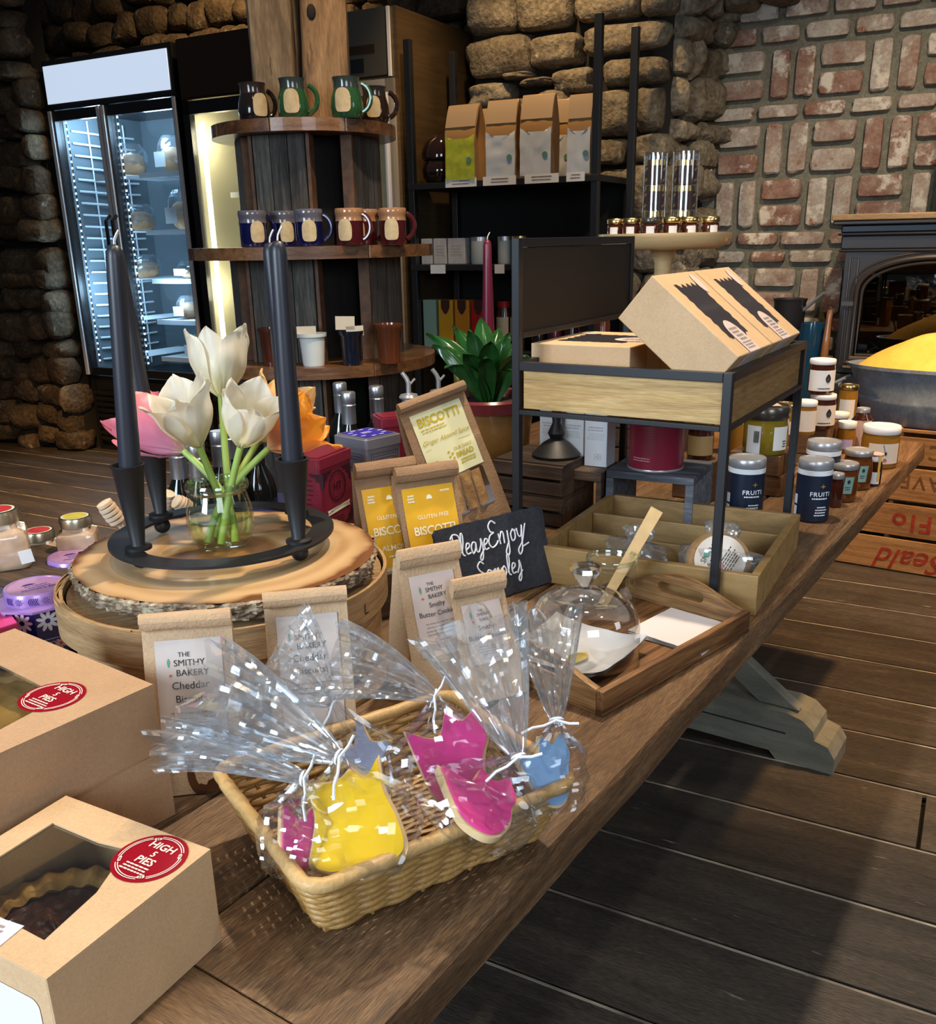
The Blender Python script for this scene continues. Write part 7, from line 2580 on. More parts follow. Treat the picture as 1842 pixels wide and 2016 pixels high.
# ================================================================== TINS, BOTTLES, PLANT BEHIND
M_MTIN = pm('maroon_tin', (0.24, 0.022, 0.045), 0.33, 0.25, var=0.15)
M_MTIND = pm('maroon_tin_print', (0.035, 0.006, 0.016), 0.45)
M_STIN = pm('silver_violet_tin', (0.38, 0.37, 0.44), 0.3, 0.6)
ZTN = 0.84
h0 = at(699, 1027, ZTN)
hz = (lambda a, b_: math.atan2((b_ - a).y, (b_ - a).x))(at(604, 903, 0.988), at(696, 868, 0.988))
HW_ = 0.112
hx, hy = Vector((math.cos(hz), math.sin(hz), 0)), Vector((-math.sin(hz), math.cos(hz), 0))
rs = h0 - hx * 0.06 + hy * 0.10
t = thing('display_riser', 'low dark box lifting the tea tins behind the wood slice', 'box', (rs.x, rs.y, TOP), hz)
slab(MB(), -0.16, 0.20, -0.085, 0.20, 0.0, ZTN - TOP - 0.001).build('riser', pm('dark_blue_box', (0.02, 0.02, 0.09), 0.5), t, smooth=0, bevel=0.002)


def tea_tin(label, corner_front_right, rz_, W, D, Hh, body, lidm, style, left=False):
    ex, ey = Vector((math.cos(rz_), math.sin(rz_), 0)), Vector((-math.sin(rz_), math.cos(rz_), 0))
    o = corner_front_right + ex * (W / 2 if left else -W / 2) + ey * D / 2
    t = thing('tea_tin', label, 'tin', o, rz_, 'tea tins behind the wood slice')
    q = MB()
    n_ = 5
    ol = rrect(W, D, 0.007, 4)
    q.plate(ol, (), 0, Hh - 0.022)
    q.build('body', body, t, smooth=40, bevel=0.001)
    q = MB()
    q.plate(rrect(W + 0.004, D + 0.004, 0.008, 4), (), Hh - 0.0215, Hh - 0.003)
    q.plate(rrect(W - 0.010, D - 0.010, 0.006, 4), (), Hh - 0.003, Hh)
    q.build('lid', lidm, t, smooth=40, bevel=0.0012)
    fs_ = [lambda x, z: Vector((x, -D / 2 - 0.0007, z)), lambda x, z: Vector((-W / 2 - 0.0007, -x, z)), lambda x, z: Vector((W / 2 + 0.0007, x, z))]
    if style == 'ht':
        for fi in (0, 1):
            f_ = fs_[fi]
            q = MB()
            for sx2 in (-1, 1):                       # lace corners
                for sz2 in (0, 1):
                    zc_ = 0.008 if sz2 == 0 else Hh - 0.030
                    dz = 1 if sz2 == 0 else -1
                    pts = [(sx2 * (W / 2 - 0.007), zc_), (sx2 * (W / 2 - 0.040), zc_), (sx2 * (W / 2 - 0.032), zc_ + dz * 0.006), (sx2 * (W / 2 - 0.024), zc_ + dz * 0.007), (sx2 * (W / 2 - 0.022), zc_ + dz * 0.014), (sx2 * (W / 2 - 0.014), zc_ + dz * 0.016), (sx2 * (W / 2 - 0.013), zc_ + dz * 0.026), (sx2 * (W / 2 - 0.007), zc_ + dz * 0.032)]
                    if (sx2 > 0) == (dz > 0):
                        pts = pts[::-1]
                    on_poly(q, pts, f_)
            if fi == 0:
                zc_ = Hh * 0.58
                for k in range(40):
                    a0, a1 = 2 * math.pi * k / 40, 2 * math.pi * (k + 1) / 40
                    for r1, r2 in ((0.0215, 0.0225), (0.0265, 0.0285 if k % 2 else 0.031)):
                        q.add([f_(r1 * math.cos(a0), zc_ + r1 * math.sin(a0)), f_(r2 * math.cos(a0), zc_ + r2 * math.sin(a0)), f_(r2 * math.cos(a1), zc_ + r2 * math.sin(a1)), f_(r1 * math.cos(a1), zc_ + r1 * math.sin(a1))], [(0, 1, 2, 3)])
                write(q, 'HT', f_, 0.021, 0, zc_ - 0.0075, bold=0.02)
                lines(q, f_, -0.025, 0.025, Hh * 0.17, 3, 0.006, 0.002)
            else:
                lines(q, f_, -0.03, 0.03, Hh * 0.70, 8, 0.009, 0.003)
            q.build('dark_print', M_MTIND, t, smooth=0)
        q = MB()
        f_ = lambda x, z: Vector((x, -D / 2 - 0.0012, z + 0.0045 * math.cos(x * 40) + 0.06 * x))
        on_poly(q, [(-0.040, Hh * 0.245), (-0.034, Hh * 0.25), (0.034, Hh * 0.25), (0.040, Hh * 0.245), (0.037, Hh * 0.285), (0.040, Hh * 0.325), (0.030, Hh * 0.31), (-0.030, Hh * 0.31), (-0.040, Hh * 0.325), (-0.037, Hh * 0.285)], f_)
        bo = q.build('banner', M_YWHITE, t, smooth=0)
        q = MB()
        write(q, 'POMEGRANATE OOLONG', lambda x, z: f_(x, z) + Vector((0, -0.0005, 0)), 0.0060, 0, Hh * 0.265, bold=0.01)
        q.build('banner_lettering', M_INK, bo, smooth=0)
    if style == 'silver':
        q = MB()
        for fi in (0, 1):
            f_ = fs_[fi]
            for k, r_ in enumerate((0.0, 0.006, 0.012)):
                a, b_ = -W / 2 + 0.010 + r_, W / 2 - 0.010 - r_
                z0_, z1_ = 0.010 + r_, Hh - 0.032 - r_
                for (x0, z0, x1, z1) in ((a, z0_, b_, z0_ + 0.0012), (a, z1_ - 0.0012, b_, z1_), (a, z0_, a + 0.0012, z1_), (b_ - 0.0012, z0_, b_, z1_)):
                    q.add([f_(x0, z0), f_(x1, z0), f_(x1, z1), f_(x0, z1)], [(0, 1, 2, 3)])
            for k in range(24):
                a0, a1 = math.pi * k / 24, math.pi * (k + 1) / 24
                q.add([f_(0.022 * math.cos(a0), Hh * 0.42 + 0.024 * math.sin(a0)), f_(0.024 * math.cos(a0), Hh * 0.42 + 0.026 * math.sin(a0)), f_(0.024 * math.cos(a1), Hh * 0.42 + 0.026 * math.sin(a1)), f_(0.022 * math.cos(a1), Hh * 0.42 + 0.024 * math.sin(a1))], [(0, 1, 2, 3)])
            lines(q, f_, -0.02, 0.02, Hh * 0.40, 3, 0.008, 0.003)
        q.build('dark_print', pm('dark_violet_print', (0.06, 0.05, 0.09), 0.5), t, smooth=0)
        q = MB()
        on_poly(q, rrect(W - 0.018, D - 0.018, 0.004, 3), lambda x, y: Vector((x, y, Hh + 0.0006)))
        lo_ = q.build('blue_lid_print', pm('royal_blue_print', (0.035, 0.025, 0.38), 0.35), t, smooth=0)
        q = MB()
        for k in range(10):
            a = 2 * math.pi * k / 10
            on_poly(q, disc_pts(0.0045, 10, 1.6, 0.6, 0.034 * math.cos(a), 0.034 * math.sin(a)), lambda x, y: Vector((x, y, Hh + 0.0011)))
        lines(q, lambda x, y: Vector((x, y, Hh + 0.0011)), -0.014, 0.014, 0.004, 2, 0.008, 0.005)
        q.build('white_motifs', pm('lilac_print', (0.55, 0.55, 0.85), 0.5), lo_, smooth=0)
    return t


tea_tin('maroon tea tin with a round monogram, nearest of the tins', h0 + Vector((0, 0, 0.0005)), hz, HW_, 0.085, 0.150, M_MTIN, M_MTIN, 'ht')
z_s = 0.99
sc_ = at(720, 866, z_s)
szt = (lambda a, b_: math.atan2((b_ - a).y, (b_ - a).x))(sc_, at(803, 848, z_s))
tea_tin('silver tea tin with a royal blue lid between the maroon tins', Vector((sc_.x, sc_.y, ZTN + 0.0005)), szt, 0.094, 0.098, z_s - ZTN, M_STIN, M_STIN, 'silver', True)
sc2 = at(820, 836, 0.985)
tea_tin('maroon tea tin at the back behind the tall biscotti bag', Vector((sc2.x + 0.01, sc2.y + 0.06, ZTN + 0.0005)), rad(20), 0.095, 0.075, 0.155, M_MTIN, M_MTIN, 'plain')
q = thing('display_riser', 'low dark box lifting the back maroon tin', 'box', (sc2.x - 0.03, sc2.y + 0.11, TOP), rad(20))
slab(MB(), -0.065, 0.055, -0.05, 0.05, 0.0, ZTN - TOP - 0.001).build('riser', pm('dark_blue_box', (0.02, 0.02, 0.09), 0.5), q, smooth=0)


def bottle(label, px, py, zt, r_, cap, style='cap', body=M_DARKGL, yoff=0.0):
    p = at(px, py, zt)
    h = zt - TOP
    t = thing('dark_bottle', label, 'bottle', (p.x, p.y + yoff, TOP + 0.0005), random.random() * 0.3, 'dark bottles at the back edge of the table')
    rc = 0.0165
    hn = h - 0.075
    MB().lathe([(0, 0), (r_, 0), (r_, hn - 0.055), (r_ * 0.85, hn - 0.03), (rc * 0.92, hn), (rc * 0.85, hn + 0.01), (rc * 0.85, h - 0.055), (0, h - 0.055)], 28).build('glass', body, t, smooth=50)
    q = MB()
    if style == 'cap':
        q.lathe([(rc, hn + 0.002), (rc, h - 0.032), (rc * 1.05, h - 0.030), (rc * 0.92, h - 0.027), (rc * 1.02, h - 0.025), (rc * 1.05, h - 0.003), (rc * 0.95, h), (0, h)], 28)
        q.build('foil_cap', cap, t, smooth=40)
    else:
        q.lathe([(rc, hn + 0.002), (rc * 0.98, h - 0.05), (0, h - 0.05)], 28)
        q.build('foil_collar', cap, t, smooth=40)
        q = MB()
        q.lathe([(0, h - 0.05), (rc * 1.35, h - 0.05), (rc * 1.4, h - 0.047), (rc * 1.2, h - 0.041), (rc * 0.5, h - 0.038), (0, h - 0.038)], 28)
        q.tube([(0, 0, h - 0.04), (0, 0, h - 0.015), (-0.004, 0, h - 0.004), (-0.014, 0, h + 0.010)], [0.006, 0.006, 0.0055, 0.005], 10)
        q.tube([(0.004, 0, h - 0.018), (0.016, 0, h - 0.005)], 0.003, 6)
        q.build('pourer', M_STEEL, t, smooth=40)
    return t


M_GOLDF = pm('gold_foil_collar', (0.42, 0.36, 0.10), 0.35, 0.8)
bottle('dark bottle with a silver cap right behind the orange tulip, the rear of two', 665, 757, 1.035, 0.034, M_SILVER, yoff=0.03)
bottle('dark bottle with a silver cap right behind the orange tulip, the front of two', 684, 772, 1.035, 0.034, M_SILVER)
bottle('dark bottle with a silver cap standing alone behind the blue lidded tin', 740, 760, 1.035, 0.034, M_SILVER)
bottle('dark bottle with a silver pourer behind the tall biscotti bag', 803, 742, 1.06, 0.034, pm('blue_silver_collar', (0.34, 0.42, 0.50), 0.35, 0.7), 'pour')
bottle('bottle with a gold collar and silver pourer left of the plant', 862, 735, 1.055, 0.036, M_GOLDF, 'pour', pm('brown_bottle_glass', (0.05, 0.016, 0.006), 0.08, coat=0.5))
bottle('short dark bottle with a gold cap half hidden by the plant leaves', 905, 738, 1.02, 0.040, M_GOLDF, 'cap', pm('blue_bottle_glass', (0.006, 0.01, 0.03), 0.08, coat=0.5), yoff=0.03)
for i, (px, py, lab) in enumerate(((384, 872, 'dark bottle with a pale cap seen between the pink and white tulip stems'), (446, 836, 'dark bottle with a silver cap behind the tulip stems'), (500, 845, 'dark bottle behind the right tulip stems'),
                                   (330, 880, 'dark bottle behind the back left candle cup'), (416, 858, 'dark bottle behind the left tulip stems'))):
    bottle(lab, px, py, 1.0, 0.036, M_SILVER if i != 2 else M_BLACKM, yoff=0.0 if i < 3 else 0.05)

# pot and plant
M_POT = nz('amber_glazed_pot', [(0.3, (0.16, 0.07, 0.018)), (0.7, (0.30, 0.15, 0.04))], 7, rough=0.18, bump=0.05, coat=0.6)
pp = at(962, 778, 1.0)
t = thing('plant_pot', 'amber glazed plant pot with a maroon rim left of the rack', 'pot', (pp.x - 0.004, pp.y + 0.01, TOP + 0.0005), 0)
PHt = 1.0 - TOP
MB().lathe([(0, 0), (0.085, 0), (0.098, 0.05), (0.112, PHt - 0.035), (0.110, PHt - 0.026), (0.04, PHt - 0.026)], 48).build('pot', M_POT, t, smooth=40)
MB().lathe([(0.112, PHt - 0.034), (0.123, PHt - 0.032), (0.125, PHt - 0.006), (0.119, PHt), (0.112, PHt - 0.004), (0.108, PHt - 0.03)], 48).build('rim', pm('maroon_glaze_rim', (0.14, 0.022, 0.025), 0.2, coat=0.5), t, smooth=40)
MB().lathe([(0, PHt - 0.022), (0.109, PHt - 0.022)], 32).build('soil', nz('potting_soil', [(0.3, (0.012, 0.008, 0.005)), (0.7, (0.04, 0.028, 0.018))], 60, rough=0.95, bump=0.8), t)
pl = thing('potted_plant', 'leafy green plant with broad arching leaves in the amber pot', 'plant', (pp.x, pp.y + 0.01, 0.976), 0)
M_LEAF = nz('dark_green_leaf', [(0.3, (0.008, 0.045, 0.008)), (0.7, (0.02, 0.10, 0.02))], 8, rough=0.25, bump=0.1, coat=0.3)
rg = random.Random(9)
wpl = (Vector((pp.x, pp.y, 1.05)) - EYE).dot(_f)
leaves = [((852, 678), 0.0, 0.05), ((838, 655), 0.06, 0.05), ((890, 640), 0.10, 0.045), ((925, 648), -0.04, 0.05), ((945, 622), 0.05, 0.05), ((1000, 655), -0.03, 0.05), ((1030, 670), 0.05, 0.045), ((1040, 700), -0.02, 0.05), ((985, 640), 0.08, 0.045), ((910, 690), -0.09, 0.05), ((965, 668), -0.08, 0.05), ((1025, 735), -0.06, 0.045), ((875, 720), -0.05, 0.045), ((955, 700), -0.10, 0.04)]
for i, ((px, py), dw, hwid) in enumerate(leaves):
    tip = dep(px, py, wpl + dw) - Vector((pp.x, pp.y + 0.01, 0.976))
    root = Vector((0.02 * (rg.random() - 0.5), 0.03 * (rg.random() - 0.5), 0.0))
    mid = root.lerp(tip, 0.55) + Vector((0, 0, 0.055 + 0.025 * rg.random()))
    sd_ = Vector((0, 0, 1)).cross(tip - root)
    sd_ = sd_.normalized() if sd_.length > 1e-4 else Vector((1, 0, 0))
    view_t = (EYE - Vector((pp.x, pp.y, 1.05))).normalized()
    sd_ = (sd_ * 0.5 + ((tip - root).cross(view_t)).normalized() * (0.8 if sd_.dot((tip - root).cross(view_t)) > 0 else -0.8)).normalized()
    q = MB()

    def lf(a, c_):
        p = root.lerp(mid, c_).lerp(mid.lerp(tip, c_), c_)
        u_ = 2 * a - 1
        wdt = hwid * (0.10 + 0.44 * math.sin(math.pi * min(1, c_ ** 0.85)) ** 0.9) * (1 - c_ ** 6)
        nrm_ = sd_.cross((tip - root).normalized())
        return p + sd_ * u_ * wdt + nrm_ * (0.012 * (abs(u_)) + 0.004 * mnoise.noise((u_ * 2, c_ * 5, i)))
    q.grid(lf, 9, 18)
    q.build('leaf', M_LEAF, pl, smooth=80)

# red candle on its candlestick, and the second candlestick seen under the rack
M_REDW = pm('burgundy_wax', (0.115, 0.010, 0.028), 0.3, coat=0.1)
rcw = (Vector((pp.x, pp.y + 0.24, 1.2)) - EYE).dot(_f)
ct, cbm = dep(966, 470, rcw), dep(961, 668, rcw)


def candlestick(label, x, y, z0, h):
    t = thing('candlestick', label, 'candle holder', (x, y, z0), 0, 'black turned candlesticks')
    MB().lathe([(0, 0), (0.052, 0), (0.054, 0.006), (0.03, 0.030), (0.014, 0.040)], 36).build('base', M_BLACKM, t, smooth=40)
    MB().lathe([(0.014, 0.0405), (0.019, 0.052), (0.014, 0.064), (0.009, 0.075), (0.013, 0.12), (0.016, h - 0.03), (0.020, h - 0.004), (0.014, h), (0.011, h - 0.012), (0, h - 0.012)], 28).build('stem', M_BLACKM, t, smooth=40)
    return t


candlestick('black turned candlestick behind the plant under the burgundy candle', cbm.x, cbm.y, TOP + 0.0005, cbm.z - 0.02 - TOP)
taper('burgundy taper candle standing behind the plant', (cbm.x, cbm.y, cbm.z - 0.0315), ct.z - cbm.z + 0.03, 0.0165, 0.0105, M_REDW)

# stacked dark crates and goods seen under the rack
zc1 = 0.90
kb = at(1093, 905, zc1)
kz = RKZ
for i, (hh, lab) in enumerate(((0.068, 'lower dark wooden crate of the pair under the candlestick'), (0.071, 'upper dark wooden crate of the pair carrying the candlestick'))):
    t = thing('wooden_crate', lab, 'crate', (kb.x - 0.02, kb.y + 0.05, TOP + 0.0005 + i * 0.0685), kz, 'dark crates behind the rack')
    for k in range(2):
        slab(MB(), -0.085, 0.085, -0.085, -0.075, 0.004 + k * hh / 2, hh / 2 - 0.003 + k * hh / 2).build('slat', M_DKW, t, smooth=0, bevel=0.001)
    q = MB()
    slab(q, -0.085, 0.085, -0.0745, 0.085, hh - 0.008, hh)
    q.build('top', M_DKW, t, smooth=0)
    for x in (-0.085, 0.075):
        slab(MB(), x, x + 0.01, -0.0745, 0.085, 0.001, hh - 0.0085).build('end', M_DKW, t, smooth=0)
candlestick('black turned candlestick with a broad foot seen under the rack', kb.x + 0.005, kb.y + 0.035, TOP + 0.0005 + 0.0685 + 0.0715, 0.19)
zw = 0.88
wb0 = at(1192, 922, zw)
t = thing('riser_shelf', 'dark wooden riser board under the white cartons behind the rack', 'riser', (wb0.x - 0.06, wb0.y + 0.05, TOP), kz)
slab(MB(), -0.10, 0.085, -0.055, 0.06, zw - TOP - 0.022, zw - TOP).build('board', M_DKW, t, smooth=0, bevel=0.002)
for x in (-0.095, 0.072):
    slab(MB(), x, x + 0.012, -0.05, 0.055, 0.0005, zw - TOP - 0.0225).build('leg', M_DKW, t, smooth=0)
M_WCART = pm('blue_white_carton', (0.66, 0.70, 0.76), 0.5)
kx, ky = Vector((math.cos(kz), math.sin(kz), 0)), Vector((-math.sin(kz), math.cos(kz), 0))
for i, (dx, dy, lab) in enumerate(((0.0, 0.0, 'white carton at the right of the row under the rack'), (-0.057, 0.002, 'white carton in the middle of the row under the rack'), (-0.114, 0.006, 'white carton at the left of the row, behind the candlestick'))):
    o = wb0 + kx * (dx - 0.027) + ky * (dy + 0.028)
    t = thing('white_carton', lab, 'box', (o.x, o.y, zw + 0.0008), kz + rad(2), 'white cartons under the rack')
    slab(MB(), -0.026, 0.026, -0.026, 0.026, 0, 0.135).build('carton', M_WCART, t, smooth=0, bevel=0.001)
    q = MB()
    lines(q, lambda x, z: Vector((x, -0.0266, z)), -0.020, 0.020, 0.085, 2, 0.006, 0.003)
    lines(q, lambda x, z: Vector((x, -0.0266, z)), -0.021, 0.021, 0.072, 4, 0.004, 0.0012)
    q.build('print', pm('pale_grey_print', (0.40, 0.42, 0.46), 0.6), t, smooth=0)
    q = MB()
    for k in range(4):
        a0 = rad(90 * k + 40)
        q.tube([(0.006 + 0.006 * math.cos(a0) + 0.004 * math.cos(b_), -0.0266, 0.022 + 0.005 * math.sin(a0) + 0.003 * math.sin(b_)) for b_ in [2 * math.pi * j / 12 for j in range(12)]], 0.0004, 4, closed=True)
    q.build('flower_print', pm('pale_grey_print', (0.40, 0.42, 0.46), 0.6), t, smooth=0)
# grey weathered crate with the red canister
zg = 0.885
gb = at(1290, 938, zg)
t = thing('grey_crate', 'small weathered grey crate under the red canister', 'crate', (gb.x + 0.03, gb.y + 0.095, TOP + 0.0005), kz + rad(4))
M_GREYW = wood('grey_crate_wood', (0.035, 0.038, 0.05), (0.11, 0.115, 0.135), (0.22, 0.23, 0.26), 5, 'x', 0.8, 0.4, rnd=0.2)
gh = zg - TOP - 0.0005
slab(MB(), -0.095, 0.095, -0.085, 0.085, gh - 0.016, gh).build('top_board', M_GREYW, t, smooth=0, bevel=0.002)
for x in (-0.095, 0.078):
    slab(MB(), x, x + 0.017, -0.085, 0.085, 0.0, gh - 0.0165).build('end_board', M_GREYW, t, smooth=0, bevel=0.001)
cc_ = at(1289, 932, zg)
cc_ = Vector((cc_.x, cc_.y, 0)) + Vector((cc_.x, cc_.y, 0)).normalized() * 0.06
t = thing('red_canister', 'burgundy cylindrical canister with a black band under the rack', 'canister', (cc_.x, cc_.y, zg + 0.001), 0)
M_REDC = pm('burgundy_canister', (0.19, 0.012, 0.028), 0.32, coat=0.2)
RCN = 0.0595
MB().lathe([(0, 0.003), (RCN, 0.003), (RCN, 0.098), (0, 0.098)], 48).build('body', M_REDC, t, smooth=40)
MB().lathe([(0, 0), (RCN + 0.001, 0), (RCN + 0.0015, 0.002), (RCN + 0.001, 0.0045), (RCN, 0.0045)], 48).build('base_rim', M_STEEL, t, smooth=40)
MB().lathe([(RCN, 0.098), (RCN + 0.002, 0.0985), (RCN + 0.002, 0.108), (RCN, 0.1085)], 48).build('black_band', pm('gloss_black_band', (0.012, 0.012, 0.014), 0.12, coat=0.8), t, smooth=40)
MB().lathe([(RCN + 0.001, 0.1085), (RCN + 0.001, 0.132), (0, 0.133)], 48).build('lid', M_REDC, t, smooth=40)
q = MB()
cy_ = lambda a0: (lambda x, z: Vector(((RCN + 0.0006) * math.sin(a0 + x / RCN), -(RCN + 0.0006) * math.cos(a0 + x / RCN), z)))
lines(q, cy_(-0.75), -0.022, 0.022, 0.028, 2, 0.005, 0.0014)
q.build('pale_print', pm('pale_rose_print', (0.55, 0.40, 0.44), 0.6), t, smooth=0)
q = MB()
lines(q, cy_(-0.6), -0.025, 0.025, 0.088, 10, 0.0055, 0.0012)
q.build('dark_print', pm('dark_rose_print', (0.10, 0.01, 0.02), 0.6), t, smooth=0)

# ================================================================== JARS AND TINS AT THE FAR END OF THE TABLE
M_NAVY = pm('navy_matte_can', (0.010, 0.017, 0.036), 0.38)
M_LIDS = pm('silver_tin_lid', (0.50, 0.51, 0.54), 0.33, 0.6)
M_LIDW = pm('white_jar_lid', (0.78, 0.80, 0.84), 0.3)
M_LIDK = pm('dark_tin_lid', (0.10, 0.095, 0.08), 0.25, 0.7)
M_AMBER = pm('amber_honey', (0.16, 0.045, 0.006), 0.08, coat=0.6, trans=0.25)
M_DKJAM = pm('dark_jam', (0.05, 0.012, 0.006), 0.1, coat=0.6)
M_GOLDJ = pm('golden_honey', (0.34, 0.16, 0.02), 0.08, coat=0.6, trans=0.2)
M_OLIVEJ = pm('olive_mustard', (0.20, 0.15, 0.015), 0.1, coat=0.7)
M_CREAMJ = pm('creamed_honey', (0.50, 0.36, 0.25), 0.15, coat=0.6, var=0.2)
M_TEAL = pm('teal_paper_tag', (0.20, 0.38, 0.36), 0.6)
M_PAPC = pm('cream_paper_label', (0.66, 0.60, 0.53), 0.55)
M_PINKL = pm('rose_paper_label', (0.62, 0.42, 0.36), 0.6)


def front_c(px, py, z, R):
    p = at(px, py, z)
    d = Vector((p.x, p.y, 0)).normalized()
    return Vector((p.x, p.y, z)) + d * R


def wrap(R, a0, o=0.0006):
    return lambda x, z: Vector(((R + o) * math.sin(a0 + x / R), -(R + o) * math.cos(a0 + x / R), z))


def vjar(name, label, cat, px, py, z, R, h, lid_h, body, lidm, lab=None, group=None, shoulder=0.85, lidk=1.0, a0=0.0, extra=None, waist=0.0, c=None):
    c = c or front_c(px, py, z, R)
    rz = -math.atan2(c.x, c.y)
    t = thing(name, label, cat, (c.x, c.y, z + 0.0006), rz, group)
    hb = h - lid_h
    q = MB()
    q.lathe([(0, 0), (R * 0.93, 0), (R, hb * 0.06), (R * (1 + waist), hb * 0.45), (R, hb * 0.80), (R * shoulder, hb * 0.97), (R * shoulder, hb), (0, hb)], 36)
    q.build('body', body, t, smooth=45)
    q = MB()
    Rl = R * lidk
    q.lathe([(Rl * 0.97, hb + 0.0004), (Rl, hb + lid_h * 0.12), (Rl, hb + lid_h * 0.85), (Rl * 0.96, h), (Rl * 0.90, h), (Rl * 0.88, h - lid_h * 0.08), (0, h - lid_h * 0.06)], 36)
    q.build('lid', lidm, t, smooth=40)
    if lab:
        m_, z0, z1, wd = lab
        q = MB()
        f_ = wrap(R * (1 + waist * 0.8), a0, 0.0008)
        q.grid(lambda a, c_: f_((a - 0.5) * wd, z0 + (z1 - z0) * c_), 14, 3)
        lo = q.build('paper_label', m_, t, smooth=60)
        if extra:
            extra(t, lo, wrap(R * (1 + waist * 0.8), a0, 0.0016), z0, z1, wd)
    return t


def fruit(t, lo, f_, z0, z1, wd):
    q = MB()
    write(q, 'FRUITI', f_, 0.0135, 0.012, 0.060, space=1.15, bold=0.02)
    lines(q, f_, -0.006, 0.030, 0.053, 1, 0.004, 0.003)
    for k in range(4):
        lines(q, f_, 0.0 if k else 0.004, 0.030, 0.034 - k * 0.006, 1, 0.004, 0.0026)
    q.build('white_lettering', pm('silver_white_print', (0.74, 0.76, 0.80), 0.5), lo, smooth=0)
    q = MB()
    st_ = [((0.0065 if k % 2 == 0 else 0.002) * math.sin(math.pi * k / 4), (0.0065 if k % 2 == 0 else 0.002) * math.cos(math.pi * k / 4)) for k in range(8)]
    on_poly(q, [(0.016 - x, 0.082 + y) for x, y in st_], f_)
    q.build('gold_star', pm('gold_print', (0.42, 0.24, 0.05), 0.4, 0.4), lo, smooth=0)
    q = MB()
    for k in range(2):
        q.grid(lambda a, c_: f_(-0.050 + 0.012 * a, 0.012 + k * 0.026 + 0.021 * c_), 3, 3)
    q.build('pale_panels', pm('pale_blue_panel', (0.50, 0.58, 0.70), 0.5), lo, smooth=0)


CANL = (M_NAVY, 0.004, 0.100, 0.24)
G = 'navy fruit cans on the table'
for lab, px, py, R in (('navy can of chocolate fruit with a silver lid, left of the rack leg', 1462, 1026, 0.0400),
                       ('navy can of chocolate fruit with a silver lid, in front right of the rack leg', 1594, 1030, 0.0365),
                       ('navy can of chocolate fruit standing behind another can right of the rack leg', 1611, 985, 0.0390)):
    t = vjar('fruit_can', lab, 'can', px, py, TOP, R, 0.136, 0.020, M_NAVY, M_LIDS, CANL, G, 0.99, 1.0, 0.10, fruit)
    MB().lathe([(R * 0.997, 0.1045), (R * 1.004, 0.1045), (R * 1.004, 0.1158), (R * 0.997, 0.1158)], 36).build('chrome_collar', M_CHROME, t, smooth=40)
t0_ = front_c(1436, 905, 0.875, 0.001)
q = MB()
q.tube([(0.008 * math.cos(a) + 0.002, -0.002, 0.008 * math.sin(2 * a) * 0.8) for a in [2 * math.pi * k / 20 for k in range(20)]], 0.0022, 6, closed=True)
q.tube([(0.0, -0.001, -0.006), (0.003, 0.0, -0.022)], 0.002, 6)
o = q.build('knotted_tie', pm('clear_white_tie', (0.70, 0.74, 0.80), 0.2, coat=0.5), None, t0_, smooth=60)
tag(o, 'knotted white tie hanging at the left shoulder of the left navy can', 'tie')


def tagged(t, lo, f_, z0, z1, wd):
    q = MB()
    q.grid(lambda a, c_: f_(-0.008 + 0.020 * a + 0.004 * c_, 0.022 + 0.040 * c_), 4, 4)
    tg = q.build('teal_tag', M_TEAL, t, smooth=60)
    q = MB()
    on_poly(q, disc_pts(0.0035, 10, 1, 1.4, 0.004, 0.050), lambda x, z: f_(x, z) * 1.006)
    lines(q, lambda x, z: f_(x, z) * 1.006, -0.004, 0.008, 0.036, 2, 0.005, 0.002)
    q.build('tag_print', M_INK, tg, smooth=0)


vjar('honey_jar', 'amber honey jar with a silver lid and teal tag, nearer of the two', 'jar', 1655, 990, TOP, 0.031, 0.090, 0.014, M_AMBER, M_LIDS, (M_AMBER, 0.01, 0.02, 0.02), 'teal tagged honey jars', 0.9, 0.98, 0.25, tagged, 0.05)
vjar('honey_jar', 'amber honey jar with a silver lid and teal tag, farther of the two', 'jar', 1682, 966, TOP, 0.034, 0.096, 0.014, M_AMBER, M_LIDS, (M_AMBER, 0.01, 0.02, 0.02), 'teal tagged honey jars', 0.9, 0.98, 0.30, tagged, 0.05)
vjar('sample_jar', 'tiny silver-lidded jar beside the front navy can', 'jar', 1640, 1000, TOP, 0.017, 0.078, 0.012, M_DKJAM, M_LIDS)
t = vjar('mini_bottle', 'tiny bottle with a white oval tag and yellow ribbon at the table edge', 'bottle', 1717, 958, TOP, 0.0175, 0.075, 0.014, M_DKJAM, M_LIDW, (pm('white_oval_tag', (0.78, 0.82, 0.86), 0.5), 0.006, 0.036, 0.028), None, 0.9, 0.95)
q = MB()
q.lathe([(0, 0.0755), (0.0175, 0.0755), (0.0185, 0.079), (0.010, 0.082), (0, 0.082)], 20)
q.build('gingham_cap', pm('pink_gingham', (0.62, 0.30, 0.28), 0.7, var=0.4), t)
q = MB()
f_ = wrap(0.0178, 0.55, 0.001)
q.grid(lambda a, c_: f_(-0.003 + 0.006 * a, 0.012 + 0.066 * c_), 3, 6)
q.build('yellow_ribbon', pm('yellow_ribbon', (0.72, 0.42, 0.07), 0.6), t)


